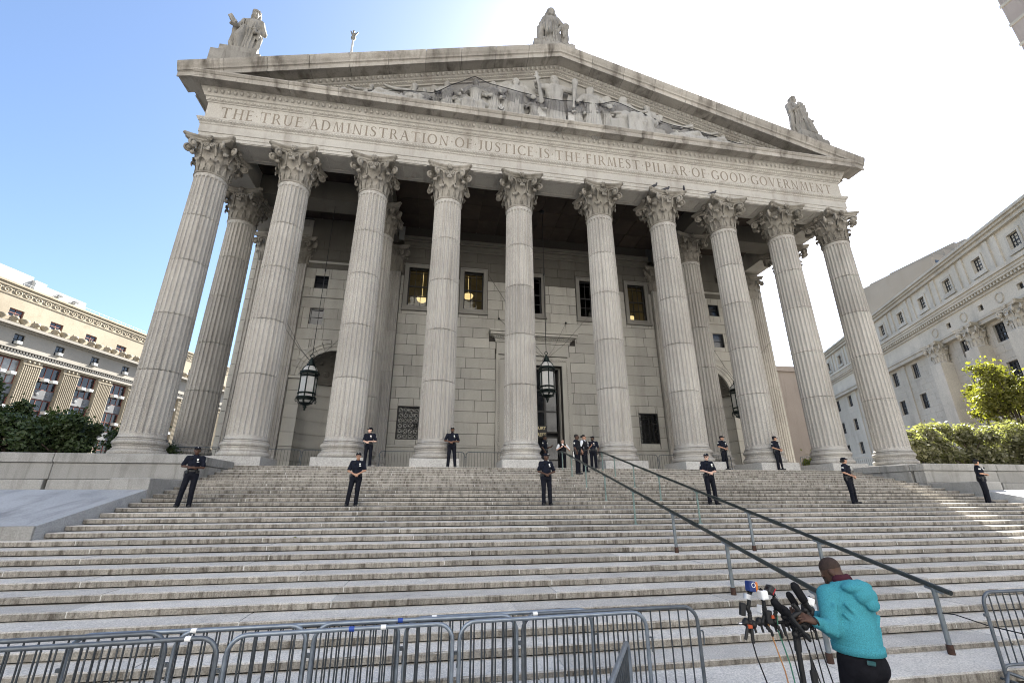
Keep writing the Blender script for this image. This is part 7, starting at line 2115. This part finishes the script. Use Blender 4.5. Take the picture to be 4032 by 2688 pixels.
disc = [('e', np.array((0.0, 0.06, 0.62)), np.array((0.36, 0.05, 0.36)), None, 0.02)]
PL = pleat(0.010, 15, 0.60, 1.5)
KIND = {'st': sculpt(standing(3, 1), 0.0115, PL), 'st2': sculpt(standing(4, 0), 0.0115, PL), 'justice': sculpt(standing(6, 2, 0, [cone((-0.27, -0.16, 0.86), (-0.20, -0.16, 0.36), 0.022, 0.026, 0.01), cone((-0.31, -0.16, 0.78), (-0.22, -0.16, 0.78), 0.016, None, 0.01), cone((0.27, -0.16, 0.80), (0.22, -0.16, 0.36), 0.035, 0.02, 0.01), ell((0.27, -0.15, 0.80), (0.045, 0.04, 0.06), 0.02)]), 0.0115, PL),
        'disc': sculpt(standing(5, 1, 0, disc), 0.0115, PL), 'wing': sculpt(standing(8, 1, 1), 0.0115, PL), 'sit': sculpt(seated(2, 1), 0.0135), 'sit_m': sculpt(seated(3, -1), 0.0135), 'rec': sculpt(reclining(2, 1), 0.016), 'rec_m': sculpt(reclining(3, -1), 0.016)}
grp = empty('relief_sculpture', (0, -0.72, 20.965), parent=court)
def avail(x): return 26.02 - SL * abs(x) - 20.965 - 0.03
FIG = [('justice', -0.25, 1.0), ('disc', -2.9, 0.97), ('wing', 2.25, 0.96), ('st2', -4.35, 0.93), ('st', -5.5, 0.98), ('sit', 4.5, 0.98), ('st', 3.35, 0.80), ('wing', -7.3, 0.97), ('sit_m', 6.3, 0.98), ('sit_m', -8.7, 0.8), ('rec', 8.3, 1.05), ('rec_m', -10.3, 1.12), ('sit', -6.4, 0.75), ('rec', 10.4, 1.15), ('rec_m', -12.6, 1.2), ('rec', 12.6, 1.25), ('rec_m', -14.6, 1.1), ('rec', 14.6, 1.1), ('st2', 1.25, 0.62), ('st', -1.7, 0.55), ('sit', 5.4, 0.7), ('st2', 4.0, 0.9), ('st', -3.6, 0.75), ('sit_m', -4.9, 0.7), ('st', 7.1, 0.8), ('st2', -8.0, 0.85), ('sit', 9.3, 0.95), ('sit_m', -11.5, 0.95), ('wing', -9.5, 0.95), ('rec', 11.6, 1.1), ('rec_m', -13.6, 1.1), ('rec', 16.0, 1.0), ('rec_m', -16.0, 1.0)]
for i, (k, x, fr) in enumerate(FIG):
    hgt = avail(x) * fr
    if k.startswith('rec'): hgt = avail(x) * fr
    wx = hgt * (1.0 if not k.startswith('rec') else 1.25)
    if k.startswith('sit'): wx = hgt * 1.15
    o = link('figure', KIND[k], grp, MAT['granite_relief'], loc=(x, (-0.12 - 0.07 * (i % 3)) if i < 21 else 0.04, 0), scale=(wx, min(hgt, 2.6) * 1.2, hgt))
# pale marble slabs flanking the middle figure, shields, foliage and waves that fill the field
m = MB().box(-1.72, -0.95, -0.35, 0.2, 0, 1.65, 0.02).box(0.55, 1.2, -0.35, 0.2, 0, 1.55, 0.02)
m.build('pier', MAT['granite_plinth'], grp)
P = []
rg = random.Random(4)
for i in range(230):
    x = rg.uniform(-15.5, 15.5); a = avail(x)
    if a < 0.4: continue
    z = rg.uniform(0.1, a * 0.75); q = rg.uniform(0.2, 0.5)
    th = rg.uniform(-1.2, 1.2)
    P.append(cone((x, 0.18, z), (x + q * math.sin(th), 0.16, min(z + q * abs(math.cos(th)), a)), rg.uniform(0.08, 0.14), 0.05, 0.08))
for s in (-1, 1):
    for i in range(16): P.append(cone((s * (11.5 + 0.4 * i), 0.1, 0.12), (s * (12.2 + 0.4 * i), 0.08, max(0.1, avail(12 + 0.4 * i) * 0.55)), 0.12, 0.05, 0.1))
link('background_carving', sculpt(P, 0.06, name='carving'), grp, MAT['granite_relief'])
for i in range(9):      # laurel branch
    a = R(-60 + 15 * i)
for i, (dx, dz, a) in enumerate(((0, 0.25, 0.2), (0.14, 0.4, 0.8), (-0.14, 0.4, -0.8), (0.16, 0.65, 0.7), (-0.16, 0.65, -0.7), (0.10, 0.9, 0.5), (-0.10, 0.9, -0.5), (0, 1.05, 0.0))):
    MB().sphere((0, 0, 0), (0.06, 0.04, 0.17), 7, 5).build('laurel_leaf', MAT['granite_plinth'], grp, loc=(-3.9 + dx, -0.45, dz + 0.1), rot=(0, a, 0))
